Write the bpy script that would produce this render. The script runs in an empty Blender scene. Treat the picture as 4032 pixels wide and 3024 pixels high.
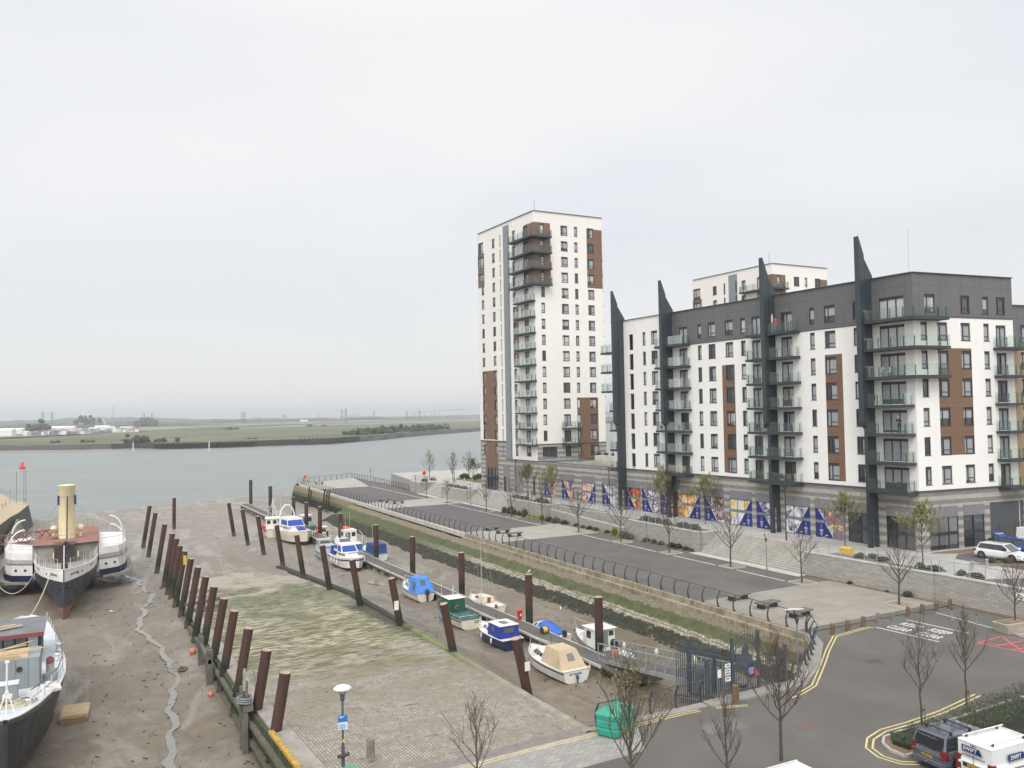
import bpy, bmesh, math, random
from mathutils import Vector, Matrix, noise as mnoise
rad = math.radians
SC = bpy.context.scene
COL = SC.collection
random.seed(7)
# ------------------------------------------------------------------ camera
# The site is laid out square: X = across the promenade, away from the basin; Y = along the quay, towards the river.
CAM = Vector((-47.3, -45.55, 16.5))
def make_camera():
 F = 3270.0; P = math.atan((1626-1512)/F); R = -0.0175; yaw = math.atan2(.4595, .8882)
 c, s = math.cos(R), math.sin(R)
 right = Vector((c, -s*math.sin(P), s*math.cos(P)))
 up = Vector((-s, -c*math.sin(P), c*math.cos(P)))
 fwd = Vector((0, math.cos(P), math.sin(P)))
 Rz = Matrix.Rotation(-yaw, 3, 'Z')
 right, up, fwd = Rz@right, Rz@up, Rz@fwd
 m = Matrix((right, up, -fwd)).transposed().to_4x4(); m.translation = CAM
 cd = bpy.data.cameras.new('camera'); cd.sensor_width = 36; cd.lens = F/4032*36
 cd.clip_start = .2; cd.clip_end = 30000
 o = bpy.data.objects.new('camera', cd); COL.objects.link(o); o.matrix_world = m; SC.camera = o
make_camera()
# ------------------------------------------------------------------ world: high overcast, thin and bright
SUN_EL, SUN_ROT = 48, 205       # degrees
W = bpy.data.worlds.new('World'); SC.world = W; W.use_nodes = True
def make_world():
 t = W.node_tree; t.nodes.clear(); n = t.nodes.new; L = t.links.new
 out = n('ShaderNodeOutputWorld'); bg = n('ShaderNodeBackground'); bg.inputs[1].default_value = .1
 sky = n('ShaderNodeTexSky'); sky.sky_type = 'NISHITA'; sky.sun_disc = False
 sky.sun_elevation = rad(SUN_EL); sky.sun_rotation = rad(SUN_ROT)
 geo = n('ShaderNodeTexCoord'); sep = n('ShaderNodeSeparateXYZ'); L(geo.outputs['Generated'], sep.inputs[0])
 # cloud deck: project the direction onto a high plane so that streaks flatten towards the horizon
 addz = n('ShaderNodeMath'); addz.operation = 'ADD'; addz.inputs[1].default_value = .12; L(sep.outputs[2], addz.inputs[0])
 mx = n('ShaderNodeMath'); mx.operation = 'MAXIMUM'; mx.inputs[1].default_value = .05; L(addz.outputs[0], mx.inputs[0])
 dv = n('ShaderNodeVectorMath'); dv.operation = 'DIVIDE'; L(geo.outputs['Generated'], dv.inputs[0]); L(mx.outputs[0], dv.inputs[1])
 ns = n('ShaderNodeTexNoise'); ns.inputs['Scale'].default_value = .55; ns.inputs['Detail'].default_value = 5; ns.inputs['Roughness'].default_value = .45; ns.inputs['Distortion'].default_value = .6
 L(dv.outputs[0], ns.inputs['Vector'])
 cr = n('ShaderNodeValToRGB'); e = cr.color_ramp.elements
 e[0].position = .32; e[0].color = (8.0, 8.35, 9.0, 1); e[1].position = .68; e[1].color = (9.7, 9.7, 9.7, 1)
 L(ns.outputs[0], cr.inputs[0])
 # towards the horizon the deck goes to a warmer, slightly darker murk
 hm = n('ShaderNodeMapRange'); hm.inputs[1].default_value = 0; hm.inputs[2].default_value = .26; L(sep.outputs[2], hm.inputs[0])
 m1 = n('ShaderNodeMix'); m1.data_type = 'RGBA'; L(hm.outputs[0], m1.inputs[0]); m1.inputs[6].default_value = (8.9, 8.9, 8.7, 1); L(cr.outputs[0], m1.inputs[7])
 # zenith and the side of the hidden sun are much brighter, as under any thin overcast
 zr = n('ShaderNodeMapRange'); zr.inputs[1].default_value = .42; zr.inputs[2].default_value = 1; zr.inputs[3].default_value = 1; zr.inputs[4].default_value = 1.7; L(sep.outputs[2], zr.inputs[0])
 sd = n('ShaderNodeVectorMath'); sd.operation = 'DOT_PRODUCT'; L(geo.outputs['Generated'], sd.inputs[0])
 sd.inputs[1].default_value = (-.55, -.75, .35)
 sr = n('ShaderNodeMapRange'); sr.inputs[1].default_value = .1; sr.inputs[2].default_value = .95; sr.inputs[3].default_value = 1; sr.inputs[4].default_value = 2.1; L(sd.outputs['Value'], sr.inputs[0])
 mm = n('ShaderNodeMath'); mm.operation = 'MULTIPLY'; L(zr.outputs[0], mm.inputs[0]); L(sr.outputs[0], mm.inputs[1])
 vm = n('ShaderNodeVectorMath'); vm.operation = 'SCALE'; L(m1.outputs[2], vm.inputs[0]); L(mm.outputs[0], vm.inputs['Scale'])
 m2 = n('ShaderNodeMix'); m2.data_type = 'RGBA'; m2.inputs[0].default_value = .93; L(sky.outputs[0], m2.inputs[6]); L(vm.outputs[0], m2.inputs[7])
 L(m2.outputs[2], bg.inputs[0]); L(bg.outputs[0], out.inputs[0])
 # sun behind cloud
 ld = bpy.data.lights.new('sun', 'SUN'); ld.energy = 1.3; ld.angle = rad(25); ld.color = (1, .96, .9)
 lo = bpy.data.objects.new('sun', ld); COL.objects.link(lo)
 d = Vector((-.6, -.8, 0)).normalized()*math.cos(rad(SUN_EL)) + Vector((0, 0, math.sin(rad(SUN_EL))))
 lo.rotation_euler = (d).to_track_quat('Z', 'Y').to_euler(); lo.location = (-60, -80, 90)
make_world()
SC.view_settings.view_transform = 'Standard'; SC.view_settings.look = 'None'
SC.view_settings.gamma = 1; SC.view_settings.exposure = 0; SC.view_settings.use_curve_mapping = False
# ------------------------------------------------------------------ materials
class NT:
 def __init__(s, name):
  s.m = bpy.data.materials.new(name); s.m.use_nodes = True; s.t = s.m.node_tree; s.t.nodes.clear()
  s.out = s.t.nodes.new('ShaderNodeOutputMaterial'); s.p = s.t.nodes.new('ShaderNodeBsdfPrincipled')
  s.t.links.new(s.p.outputs[0], s.out.inputs[0])
 def n(s, k, **kw):
  x = s.t.nodes.new(k)
  for a, b in kw.items(): setattr(x, a, b)
  return x
 def L(s, a, b): s.t.links.new(a, b)
 def pos(s): return s.n('ShaderNodeNewGeometry').outputs['Position']
 def objc(s): return s.n('ShaderNodeTexCoord').outputs['Object']
 def mapv(s, v, sc=(1, 1, 1), rot=(0, 0, 0), loc=(0, 0, 0)):
  x = s.n('ShaderNodeMapping'); x.inputs['Scale'].default_value = sc; x.inputs['Rotation'].default_value = rot; x.inputs['Location'].default_value = loc
  s.L(v, x.inputs[0]); return x.outputs[0]
 def noise(s, v, scale, detail=4, rough=.55, dist=0):
  x = s.n('ShaderNodeTexNoise'); x.inputs['Scale'].default_value = scale; x.inputs['Detail'].default_value = detail
  x.inputs['Roughness'].default_value = rough; x.inputs['Distortion'].default_value = dist; s.L(v, x.inputs['Vector']); return x.outputs[0]
 def ramp(s, f, stops, interp='LINEAR'):
  x = s.n('ShaderNodeValToRGB'); x.color_ramp.interpolation = interp; e = x.color_ramp.elements
  while len(e) < len(stops): e.new(.5)
  for i, (p, c) in enumerate(stops): e[i].position = p; e[i].color = (c[0], c[1], c[2], 1) if hasattr(c, '__len__') else (c, c, c, 1)
  s.L(f, x.inputs[0]); return x.outputs[0]
 def mix(s, f, a, b, mode='MIX'):
  x = s.n('ShaderNodeMix', data_type='RGBA', blend_type=mode)
  for v, i in ((f, 0), (a, 6), (b, 7)):
   if hasattr(v, 'is_linked') or hasattr(v, 'links'): s.L(v, x.inputs[i])
   elif i == 0: x.inputs[0].default_value = v
   else: x.inputs[i].default_value = (*v[:3], 1)
  return x.outputs[2]
 def math(s, op, a, b=None, c=None):
  x = s.n('ShaderNodeMath', operation=op)
  for v, i in ((a, 0), (b, 1), (c, 2)):
   if v is None: continue
   if hasattr(v, 'links'): s.L(v, x.inputs[i])
   else: x.inputs[i].default_value = v
  return x.outputs[0]
 def sep(s, v): x = s.n('ShaderNodeSeparateXYZ'); s.L(v, x.inputs[0]); return x.outputs
 def rng(s, v, a, b, c=0, d=1):
  x = s.n('ShaderNodeMapRange'); s.L(v, x.inputs[0])
  for i, q in enumerate((a, b, c, d)): x.inputs[i+1].default_value = q
  return x.outputs[0]
 def bump(s, h, strength=.3, dist=.05):
  x = s.n('ShaderNodeBump'); x.inputs['Strength'].default_value = strength; x.inputs['Distance'].default_value = dist
  s.L(h, x.inputs['Height']); s.L(x.outputs[0], s.p.inputs['Normal'])
 def col(s, v):
  if hasattr(v, 'links'): s.L(v, s.p.inputs['Base Color'])
  else: s.p.inputs['Base Color'].default_value = (*v, 1)
 def set(s, **kw):
  for k, v in kw.items():
   i = s.p.inputs[k.replace('_', ' ')]
   if hasattr(v, 'links'): s.L(v, i)
   else: i.default_value = v
  return s
_M = {}
def M(name, c=(.5, .5, .5), rough=.7, var=.12, scale=1.5, metal=0, coat=0, bump=0, obj=True, grime=None, spec=.5):
 """plain paint / stone / metal with uneven tone, and optionally grime patches of its own colour"""
 if name in _M: return _M[name]
 t = NT(name); v = t.objc() if obj else t.pos()
 a = t.noise(v, scale, 5, .6)
 col = t.mix(t.rng(a, .3, .7), [x*(1-var) for x in c], [min(1, x*(1+var)) for x in c])
 if grime: col = t.mix(t.rng(t.noise(v, scale*.6, 6, .7, .5), .52, .68, 0, grime[3] if len(grime) > 3 else .7), col, grime[:3])
 t.col(col); t.set(Roughness=t.rng(a, .3, .7, max(.02, rough-.08), min(1, rough+.08)), Metallic=metal, Coat_Weight=coat); t.p.inputs['Specular IOR Level'].default_value = spec
 if bump: t.bump(t.noise(v, scale*8, 4), bump, .03)
 _M[name] = t.m; return t.m
# ------------------------------------------------------------------ mesh building
class MB:
 def __init__(s): s.v = []; s.f = []; s.mi = []; s.m = []; s.uv = []; s.sm = []
 def _m(s, mat):
  if mat not in s.m: s.m.append(mat)
  return s.m.index(mat)
 def face(s, pts, mat, smooth=False, uv=None):
  b = len(s.v); s.v += [tuple(p) for p in pts]; s.f.append(tuple(range(b, b+len(pts)))); s.mi.append(s._m(mat)); s.sm.append(smooth)
  s.uv.append(uv)
 def mesh(s, vs, fs, mat, smooth=False):
  b = len(s.v); s.v += [tuple(p) for p in vs]; k = s._m(mat)
  for f in fs: s.f.append(tuple(b+i for i in f)); s.mi.append(k); s.sm.append(smooth); s.uv.append(None)
 def hexa(s, p, mat):     # p: 8 points, bottom ring 0-3, top ring 4-7
  s.mesh(p, [(3, 2, 1, 0), (4, 5, 6, 7), (0, 1, 5, 4), (1, 2, 6, 5), (2, 3, 7, 6), (3, 0, 4, 7)], mat)
 def box(s, x0, x1, y0, y1, z0, z1, mat, b=0):
  if b:
   P = [(x0+b, y0), (x1-b, y0), (x1, y0+b), (x1, y1-b), (x1-b, y1), (x0+b, y1), (x0, y1-b), (x0, y0+b)]
   cx, cy = (x0+x1)/2, (y0+y1)/2
   r = lambda k, z: [(cx+(x-cx)*(1-k*b/max(1e-6, abs(x1-x0))*2), cy+(y-cy)*(1-k*b/max(1e-6, abs(y1-y0))*2), z) for x, y in P]
   rings = [r(1, z0), r(0, z0+b), r(0, z1-b), r(1, z1)]
   s.loft(rings, mat, cap=True); return
  s.hexa([(x0, y0, z0), (x1, y0, z0), (x1, y1, z0), (x0, y1, z0), (x0, y0, z1), (x1, y0, z1), (x1, y1, z1), (x0, y1, z1)], mat)
 def bar(s, a, b, w, h, mat, up=(0, 0, 1)):      # rectangular bar between two points
  a, b = Vector(a), Vector(b); d = (b-a);
  if d.length < 1e-6: return
  d.normalize(); up = Vector(up)
  if abs(d.dot(up)) > .98: up = Vector((0, 1, 0))
  x = d.cross(up).normalized()*w/2; y = x.cross(d).normalized()*h/2
  s.hexa([a-x-y, a+x-y, b+x-y, b-x-y, a-x+y, a+x+y, b+x+y, b-x+y], mat)
 def tube(s, pts, r, mat, seg=6, cap=True, smooth=True):
  pts = [Vector(p) for p in pts]; n = len(pts); rr = r if hasattr(r, '__len__') else [r]*n
  vs = []; prev = None
  for i, p in enumerate(pts):
   d = (pts[min(i+1, n-1)]-pts[max(i-1, 0)])
   d = d.normalized() if d.length > 1e-9 else Vector((0, 0, 1))
   if prev is None:
    u = d.orthogonal().normalized()
   else:
    u = prev-d*prev.dot(d)
    u = u.normalized() if u.length > 1e-6 else d.orthogonal().normalized()
   prev = u; w = d.cross(u)
   vs += [p+(u*math.cos(2*math.pi*k/seg)+w*math.sin(2*math.pi*k/seg))*rr[i] for k in range(seg)]
  fs = [(i*seg+k, i*seg+(k+1) % seg, (i+1)*seg+(k+1) % seg, (i+1)*seg+k) for i in range(n-1) for k in range(seg)]
  s.mesh(vs, fs, mat, smooth)
  if cap: s.mesh(vs[:seg], [tuple(range(seg))[::-1]], mat); s.mesh(vs[-seg:], [tuple(range(seg))], mat)
 def lathe(s, prof, mat, c=(0, 0, 0), seg=16, smooth=True, sx=1, sy=1):
  vs = [(c[0]+r*math.cos(2*math.pi*k/seg)*sx, c[1]+r*math.sin(2*math.pi*k/seg)*sy, c[2]+z) for r, z in prof for k in range(seg)]
  fs = [(i*seg+k, i*seg+(k+1) % seg, (i+1)*seg+(k+1) % seg, (i+1)*seg+k) for i in range(len(prof)-1) for k in range(seg)]
  s.mesh(vs, fs, mat, smooth)
 def loft(s, rings, mat, cap=False, closed=True, smooth=False, mats=None):
  n = len(rings[0]); vs = [p for r in rings for p in r]
  q = n if closed else n-1
  for i in range(len(rings)-1):
   for k in range(q):
    a, b = i*n+k, i*n+(k+1) % n
    pass
  if mats is None:
   s.mesh(vs, [(i*n+k, i*n+(k+1) % n, (i+1)*n+(k+1) % n, (i+1)*n+k) for i in range(len(rings)-1) for k in range(q)], mat, smooth)
  else:       # one material per column of the loft
   for k in range(q):
    col = [(rings[i][k], rings[i][(k+1) % n]) for i in range(len(rings))]
    s.mesh([p for ab in col for p in ab], [(2*i, 2*i+1, 2*i+3, 2*i+2) for i in range(len(rings)-1)], mats[k], smooth)
  if cap: s.mesh(rings[0], [tuple(range(n))[::-1]], mat); s.mesh(rings[-1], [tuple(range(n))], mat)
 def prism(s, poly, z0, z1, mat, side=None):
  n = len(poly); s.mesh([(x, y, z1) for x, y in poly], [tuple(range(n))], mat); s.mesh([(x, y, z0) for x, y in poly], [tuple(range(n))[::-1]], mat)
  s.mesh([(x, y, z) for z in (z0, z1) for x, y in poly], [(k, (k+1) % n, n+(k+1) % n, n+k) for k in range(n)], side or mat)
 def extr(s, poly, d, mat, side=None):        # extrude a 3-D polygon along d
  n = len(poly); A = [Vector(p) for p in poly]; B = [p+Vector(d) for p in A]
  s.mesh(A, [tuple(range(n))[::-1]], mat); s.mesh(B, [tuple(range(n))], mat)
  s.mesh(A+B, [(k, (k+1) % n, n+(k+1) % n, n+k) for k in range(n)], side or mat)
 def grid(s, fn, nu, nv, mat, smooth=True, uvf=None):
  vs = [fn(i/nu, j/nv) for j in range(nv+1) for i in range(nu+1)]; b = len(s.v); s.v += [tuple(p) for p in vs]; k = s._m(mat); w = nu+1
  for j in range(nv):
   for i in range(nu):
    s.f.append((b+j*w+i, b+j*w+i+1, b+(j+1)*w+i+1, b+(j+1)*w+i)); s.mi.append(k); s.sm.append(smooth)
    s.uv.append([uvf(i/nu, j/nv), uvf((i+1)/nu, j/nv), uvf((i+1)/nu, (j+1)/nv), uvf(i/nu, (j+1)/nv)] if uvf else None)
 def ball(s, c, r, mat, seg=10, rings=6, sx=1, sy=1, sz=1):
  s.lathe([(r*math.sin(math.pi*i/rings)+1e-4, -r*math.cos(math.pi*i/rings)*sz) for i in range(rings+1)], mat, c, seg, True, sx, sy)
 def build(s, name, parent=None, org=(0, 0, 0), fixn=False):
  me = bpy.data.meshes.new(name); o3 = Vector(org)
  me.from_pydata([(x-o3.x, y-o3.y, z-o3.z) for x, y, z in s.v], [], s.f)
  for m in s.m: me.materials.append(m)
  me.polygons.foreach_set('material_index', s.mi); me.polygons.foreach_set('use_smooth', s.sm)
  if any(u is not None for u in s.uv):
   ul = me.uv_layers.new(name='UVMap'); k = 0
   for p, u in zip(me.polygons, s.uv):
    for j in range(p.loop_total): ul.data[p.loop_start+j].uv = u[j] if u else (0, 0)
  if fixn:
   bm = bmesh.new(); bm.from_mesh(me); bmesh.ops.remove_doubles(bm, verts=bm.verts, dist=1e-4); bmesh.ops.recalc_face_normals(bm, faces=bm.faces); bm.to_mesh(me); bm.free()
  me.update(); return link(name, me, parent)
def link(name, data, parent=None, loc=None, mat=None):
 o = bpy.data.objects.new(name, data); COL.objects.link(o)
 if parent is not None: o.parent = parent
 if mat is not None: o.matrix_local = mat
 elif loc is not None: o.location = loc
 return o
def tag(o, label=None, cat=None, group=None, kind=None):
 if label: o['label'] = label
 if cat: o['category'] = cat
 if group: o['group'] = group
 if kind: o['kind'] = kind
 return o
def thing(name, label, cat, loc=(0, 0, 0), rz=0, group=None):
 o = bpy.data.objects.new(name, None); COL.objects.link(o); o.location = loc; o.rotation_euler = (0, 0, rz); o.empty_display_size = .2
 return tag(o, label, cat, group)
def struct(o): return tag(o, kind='structure')
KIDS = {}
def copy_tree(o, loc=None, rz=None, scale=None, label=None, parent=None, kids=None):
 c = o.copy(); COL.objects.link(c); c.parent = parent
 for ch in kidsof(o): copy_tree(ch, parent=c)
 if loc is not None: c.location = loc
 if rz is not None: c.rotation_euler = (0, 0, rz)
 if scale is not None: c.scale = scale if hasattr(scale, '__len__') else (scale,)*3
 if label: c['label'] = label
 return c
def kidsof(o): return [x for x in COL.objects if x.parent == o] if o.name not in KIDS else KIDS[o.name]
def freeze(o):       # remember the children of a prototype, so that copying stays quick
 ks = [x for x in COL.objects if x.parent == o]; KIDS[o.name] = ks
 for k in ks: freeze(k)
 return o
def text_mesh(s, size, mat, ext=.004, font_w=1.0, shear=0):
 cu = bpy.data.curves.new('lettering', 'FONT'); cu.body = s; cu.size = size; cu.extrude = ext; cu.align_x = 'CENTER'; cu.align_y = 'CENTER'; cu.space_character = 1.05; cu.shear = shear; cu.offset = size*.012
 o = bpy.data.objects.new('lettering', cu); COL.objects.link(o); dg = bpy.context.evaluated_depsgraph_get(); dg.update()
 me = bpy.data.meshes.new_from_object(o.evaluated_get(dg)); COL.objects.unlink(o); bpy.data.objects.remove(o)
 me.transform(Matrix.Diagonal((font_w, 1, 1, 1))); me.materials.clear(); me.materials.append(mat); return me
def text_obj(name, s, size, mat, parent, org, right, up, font_w=1.0, shear=0):
 r = Vector(right).normalized(); u = Vector(up); u = (u-r*u.dot(r)).normalized(); n = r.cross(u)
 m = Matrix((r, u, n)).transposed().to_4x4(); m.translation = Vector(org)
 return link(name, text_mesh(s, size, mat, font_w=font_w, shear=shear), parent, mat=m)
def lerp(a, b, t): return a+(b-a)*t
def interp(x, xs, ys):
 if x <= xs[0]: return ys[0]
 for i in range(1, len(xs)):
  if x <= xs[i]: return lerp(ys[i-1], ys[i], (x-xs[i-1])/(xs[i]-xs[i-1]))
 return ys[-1]
def sstep(a, b, x): t = min(1, max(0, (x-a)/(b-a))); return t*t*(3-2*t)
# ------------------------------------------------------------------ ground: mud, slipway, embankment, promenade, road, river, far shore
def kerbz(Y): return interp(Y, [-8.7, 13.5, 43.6, 68], [-.02, -1.7, -2.8, -3.5])
def slipR(Y): return interp(Y, [-8.7, 13.5, 43.6, 68], [-23.9, -22.0, -21.2, -23.6])
SHORE = [(-120, 120), (-57, 155), (-51, 161), (-39, 165.5), (-23, 172.5), (-9, 177.3), (4, 182.6), (32, 198), (60, 212), (200, 330)]
def shoreY(X): return interp(X, [p[0] for p in SHORE], [p[1] for p in SHORE])
STREAM = [(-44.9, 92), (-44.2, 81.3), (-42.7, 77.2), (-41.4, 71.4), (-40.6, 65.3), (-40.3, 58.4), (-42.4, 46.5), (-41.8, 38.5), (-40.7, 32.3), (-40.9, 24.5), (-41.6, 18.5), (-42.4, 12.6), (-42.4, 7.3), (-42.9, 0), (-42.5, -8), (-43, -20)]
def streamd(X, Y):
 sx = interp(-Y, [-p[1] for p in STREAM], [p[0] for p in STREAM])+.22*math.sin(Y*.55)+.16*math.sin(Y*1.25+1)+.07*math.sin(Y*2.7)
 return abs(X-sx)
def fbm(x, y, o=4, h=.5): return mnoise.fractal(Vector((x, y, 3.7)), h, 2.1, o)
def mudz(X, Y, n=True):
 z = -3.75
 if X > -25.5 and Y < 75:         # the basin between slipway and embankment
  kz = kerbz(Y)-.28
  deep = -3.35
  t = sstep(slipR(Y)+.1, slipR(Y)+4.2, X)
  z = lerp(kz, deep, t)
  z = max(z, lerp(-.9, -3.35, sstep(-8.2, 1.5, Y)))      # rises to the road bank
  z = lerp(z, -3.6, sstep(58, 75, Y))
 else:
  if X < -38:
   z = -3.8+.45*sstep(-41.5, -37.8, X)*sstep(105, 40, Y)
   z -= .18*sstep(2.6, .2, streamd(X, Y))*(Y < 92)
  else: z = -3.6
 sy = shoreY(X)
 if Y > sy-60: z = lerp(z, -3.80, sstep(sy-60, sy-12, Y)); z = lerp(z, -4.10, sstep(sy-8, sy+8, Y))
 if X > -12.5 and -2 < Y < 130: z = max(z, lerp(-3.5, -3.3, sstep(-9, -4, X)))
 if n:
  amp = (.10+.10*sstep(20, 60, Y))*(1-.93*sstep(sy-55, sy-15, Y))
  k = 1-.9*sstep(sy-40, sy-12, Y); z += amp*fbm(X*.22, Y*.22)*.9+k*(.05*fbm(X*.9+7, Y*.9, 3)+.035*abs(fbm(X*2.6, Y*.7+9, 3)))
 return z
m_mud = NT('mud')
def _mud():
 t = m_mud; v = t.pos(); a = t.noise(v, .07, 6, .6, .8); b = t.noise(v, .9, 6, .65); c = t.noise(t.mapv(v, (1.1, .35, 1), (0, 0, .4)), .22, 6, .62, 1.0); d = t.noise(v, .45, 5, .7, .6)
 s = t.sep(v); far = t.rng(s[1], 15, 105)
 col = t.mix(t.rng(b, .3, .7), (.135, .108, .074), (.205, .170, .122))
 col = t.mix(t.rng(a, .38, .52, .55, 0), col, (.105, .083, .054))
 wet_sheen = t.rng(c, .50, .62); col = t.mix(t.math('MULTIPLY', wet_sheen, .5), col, (.26, .232, .195))  # pale sheen of wet patches painted into the colour; mask also lowers roughness
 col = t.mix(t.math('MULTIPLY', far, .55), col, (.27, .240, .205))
 col = t.mix(t.rng(d, .60, .68, 0, .55), col, (.075, .058, .04))
 t.col(col); t.L(t.mix(wet_sheen, (.6,)*3, (.26,)*3), t.p.inputs['Roughness'])
 h = t.math('ADD', t.math('MULTIPLY', b, .7), t.math('MULTIPLY', t.noise(v, 3.5, 5, .65), .3)); h = t.math('ADD', h, t.math('MULTIPLY', d, 1.1)); t.bump(h, .75, .16)
_mud()
def build_mud():
 mb = MB()
 xs = []; x = -75.0
 while x < -1.0: xs.append(x); x += .42 if x > -56 else 1.5
 xs += [-1.0, 30, 75]
 ys = []; y = -30.0
 while y < 215: ys.append(y); y += .42 if y < 60 else (.8 if y < 120 else 1.6)
 xs2 = sorted(xs)
 rows = []
 base = 0
 for y in ys: rows.append([(x, y, mudz(x, y) if y < shoreY(x)+40 else -4.6) for x in xs2])
 vs = [p for r in rows for p in r]; w = len(xs2)
 fs = [(j*w+i, j*w+i+1, (j+1)*w+i+1, (j+1)*w+i) for j in range(len(rows)-1) for i in range(w-1)]
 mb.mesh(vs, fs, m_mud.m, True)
 struct(mb.build('mud'))
 # trickle of water down the dock
 t = NT('wet_mud_water'); v = t.pos(); t.col((.20, .19, .16)); t.set(Roughness=t.rng(t.noise(v, 2, 3), .3, .7, .08, .3)); t.bump(t.noise(v, 3, 3), .2, .03)
 mb = MB(); pts = []
 for k in range(260):
  Y = lerp(92, -18, k/259); sx = interp(-Y, [-p[1] for p in STREAM], [p[0] for p in STREAM])+.22*math.sin(Y*.55)+.16*math.sin(Y*1.25+1)+.07*math.sin(Y*2.7)
  wd = .24+.17*mnoise.noise(Vector((Y*.4, 1, 1)))
  pts.append((sx, Y, wd))
 L = [(x-w-.07*mnoise.noise(Vector((y*2, 9, 0))), y, -3.89) for x, y, w in pts]; R = [(x+w+.07*mnoise.noise(Vector((y*2, 3, 0))), y, -3.89) for x, y, w in pts]
 for i in range(len(L)):
  zz = max(mudz(L[i][0]+pts[i][2], L[i][1])+.05, -3.93); L[i] = (*L[i][:2], zz); R[i] = (*R[i][:2], zz)
 mb.loft([L, R], t.m, closed=False, smooth=True); struct(mb.build('stream_water'))
 mb = MB()    # puddle by the pontoon
 mb.mesh([(-15.6+1.5*math.cos(a)*(1+.2*math.sin(3*a)), 50.2+2.2*math.sin(a), mudz(-15.6, 50.2)+.03) for a in [k*.3307 for k in range(19)]], [tuple(range(19))], t.m); struct(mb.build('puddle'))
build_mud()
# river
def build_river():
 t = NT('river_water'); v = t.pos()
 n1 = t.noise(t.mapv(v, (.5, 1.4, 1), (0, 0, -.5)), .9, 6, .65); n2 = t.noise(t.mapv(v, (.02, .05, 1), (0, 0, -.5)), 1, 4)
 t.col(t.mix(t.rng(n2, .35, .65), (.175, .195, .18), (.215, .235, .215))); t.set(Roughness=.38, IOR=1.33); t.bump(n1, .6, .10)
 mb = MB(); mb.mesh([(-9000, 60, -3.95), (9000, 60, -3.95), (9000, 9000, -3.95), (-9000, 9000, -3.95)], [(0, 1, 2, 3)], t.m)
 struct(mb.build('river'))
 # the river bed closes the scene below
 mb = MB(); mb.mesh([(-9000, -600, -4.9), (9000, -600, -4.9), (9000, 9000, -4.9), (-9000, 9000, -4.9)], [(0, 1, 2, 3)], M('bed_silt', (.2, .17, .13), .9)); struct(mb.build('river_bed'))
build_river()
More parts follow.
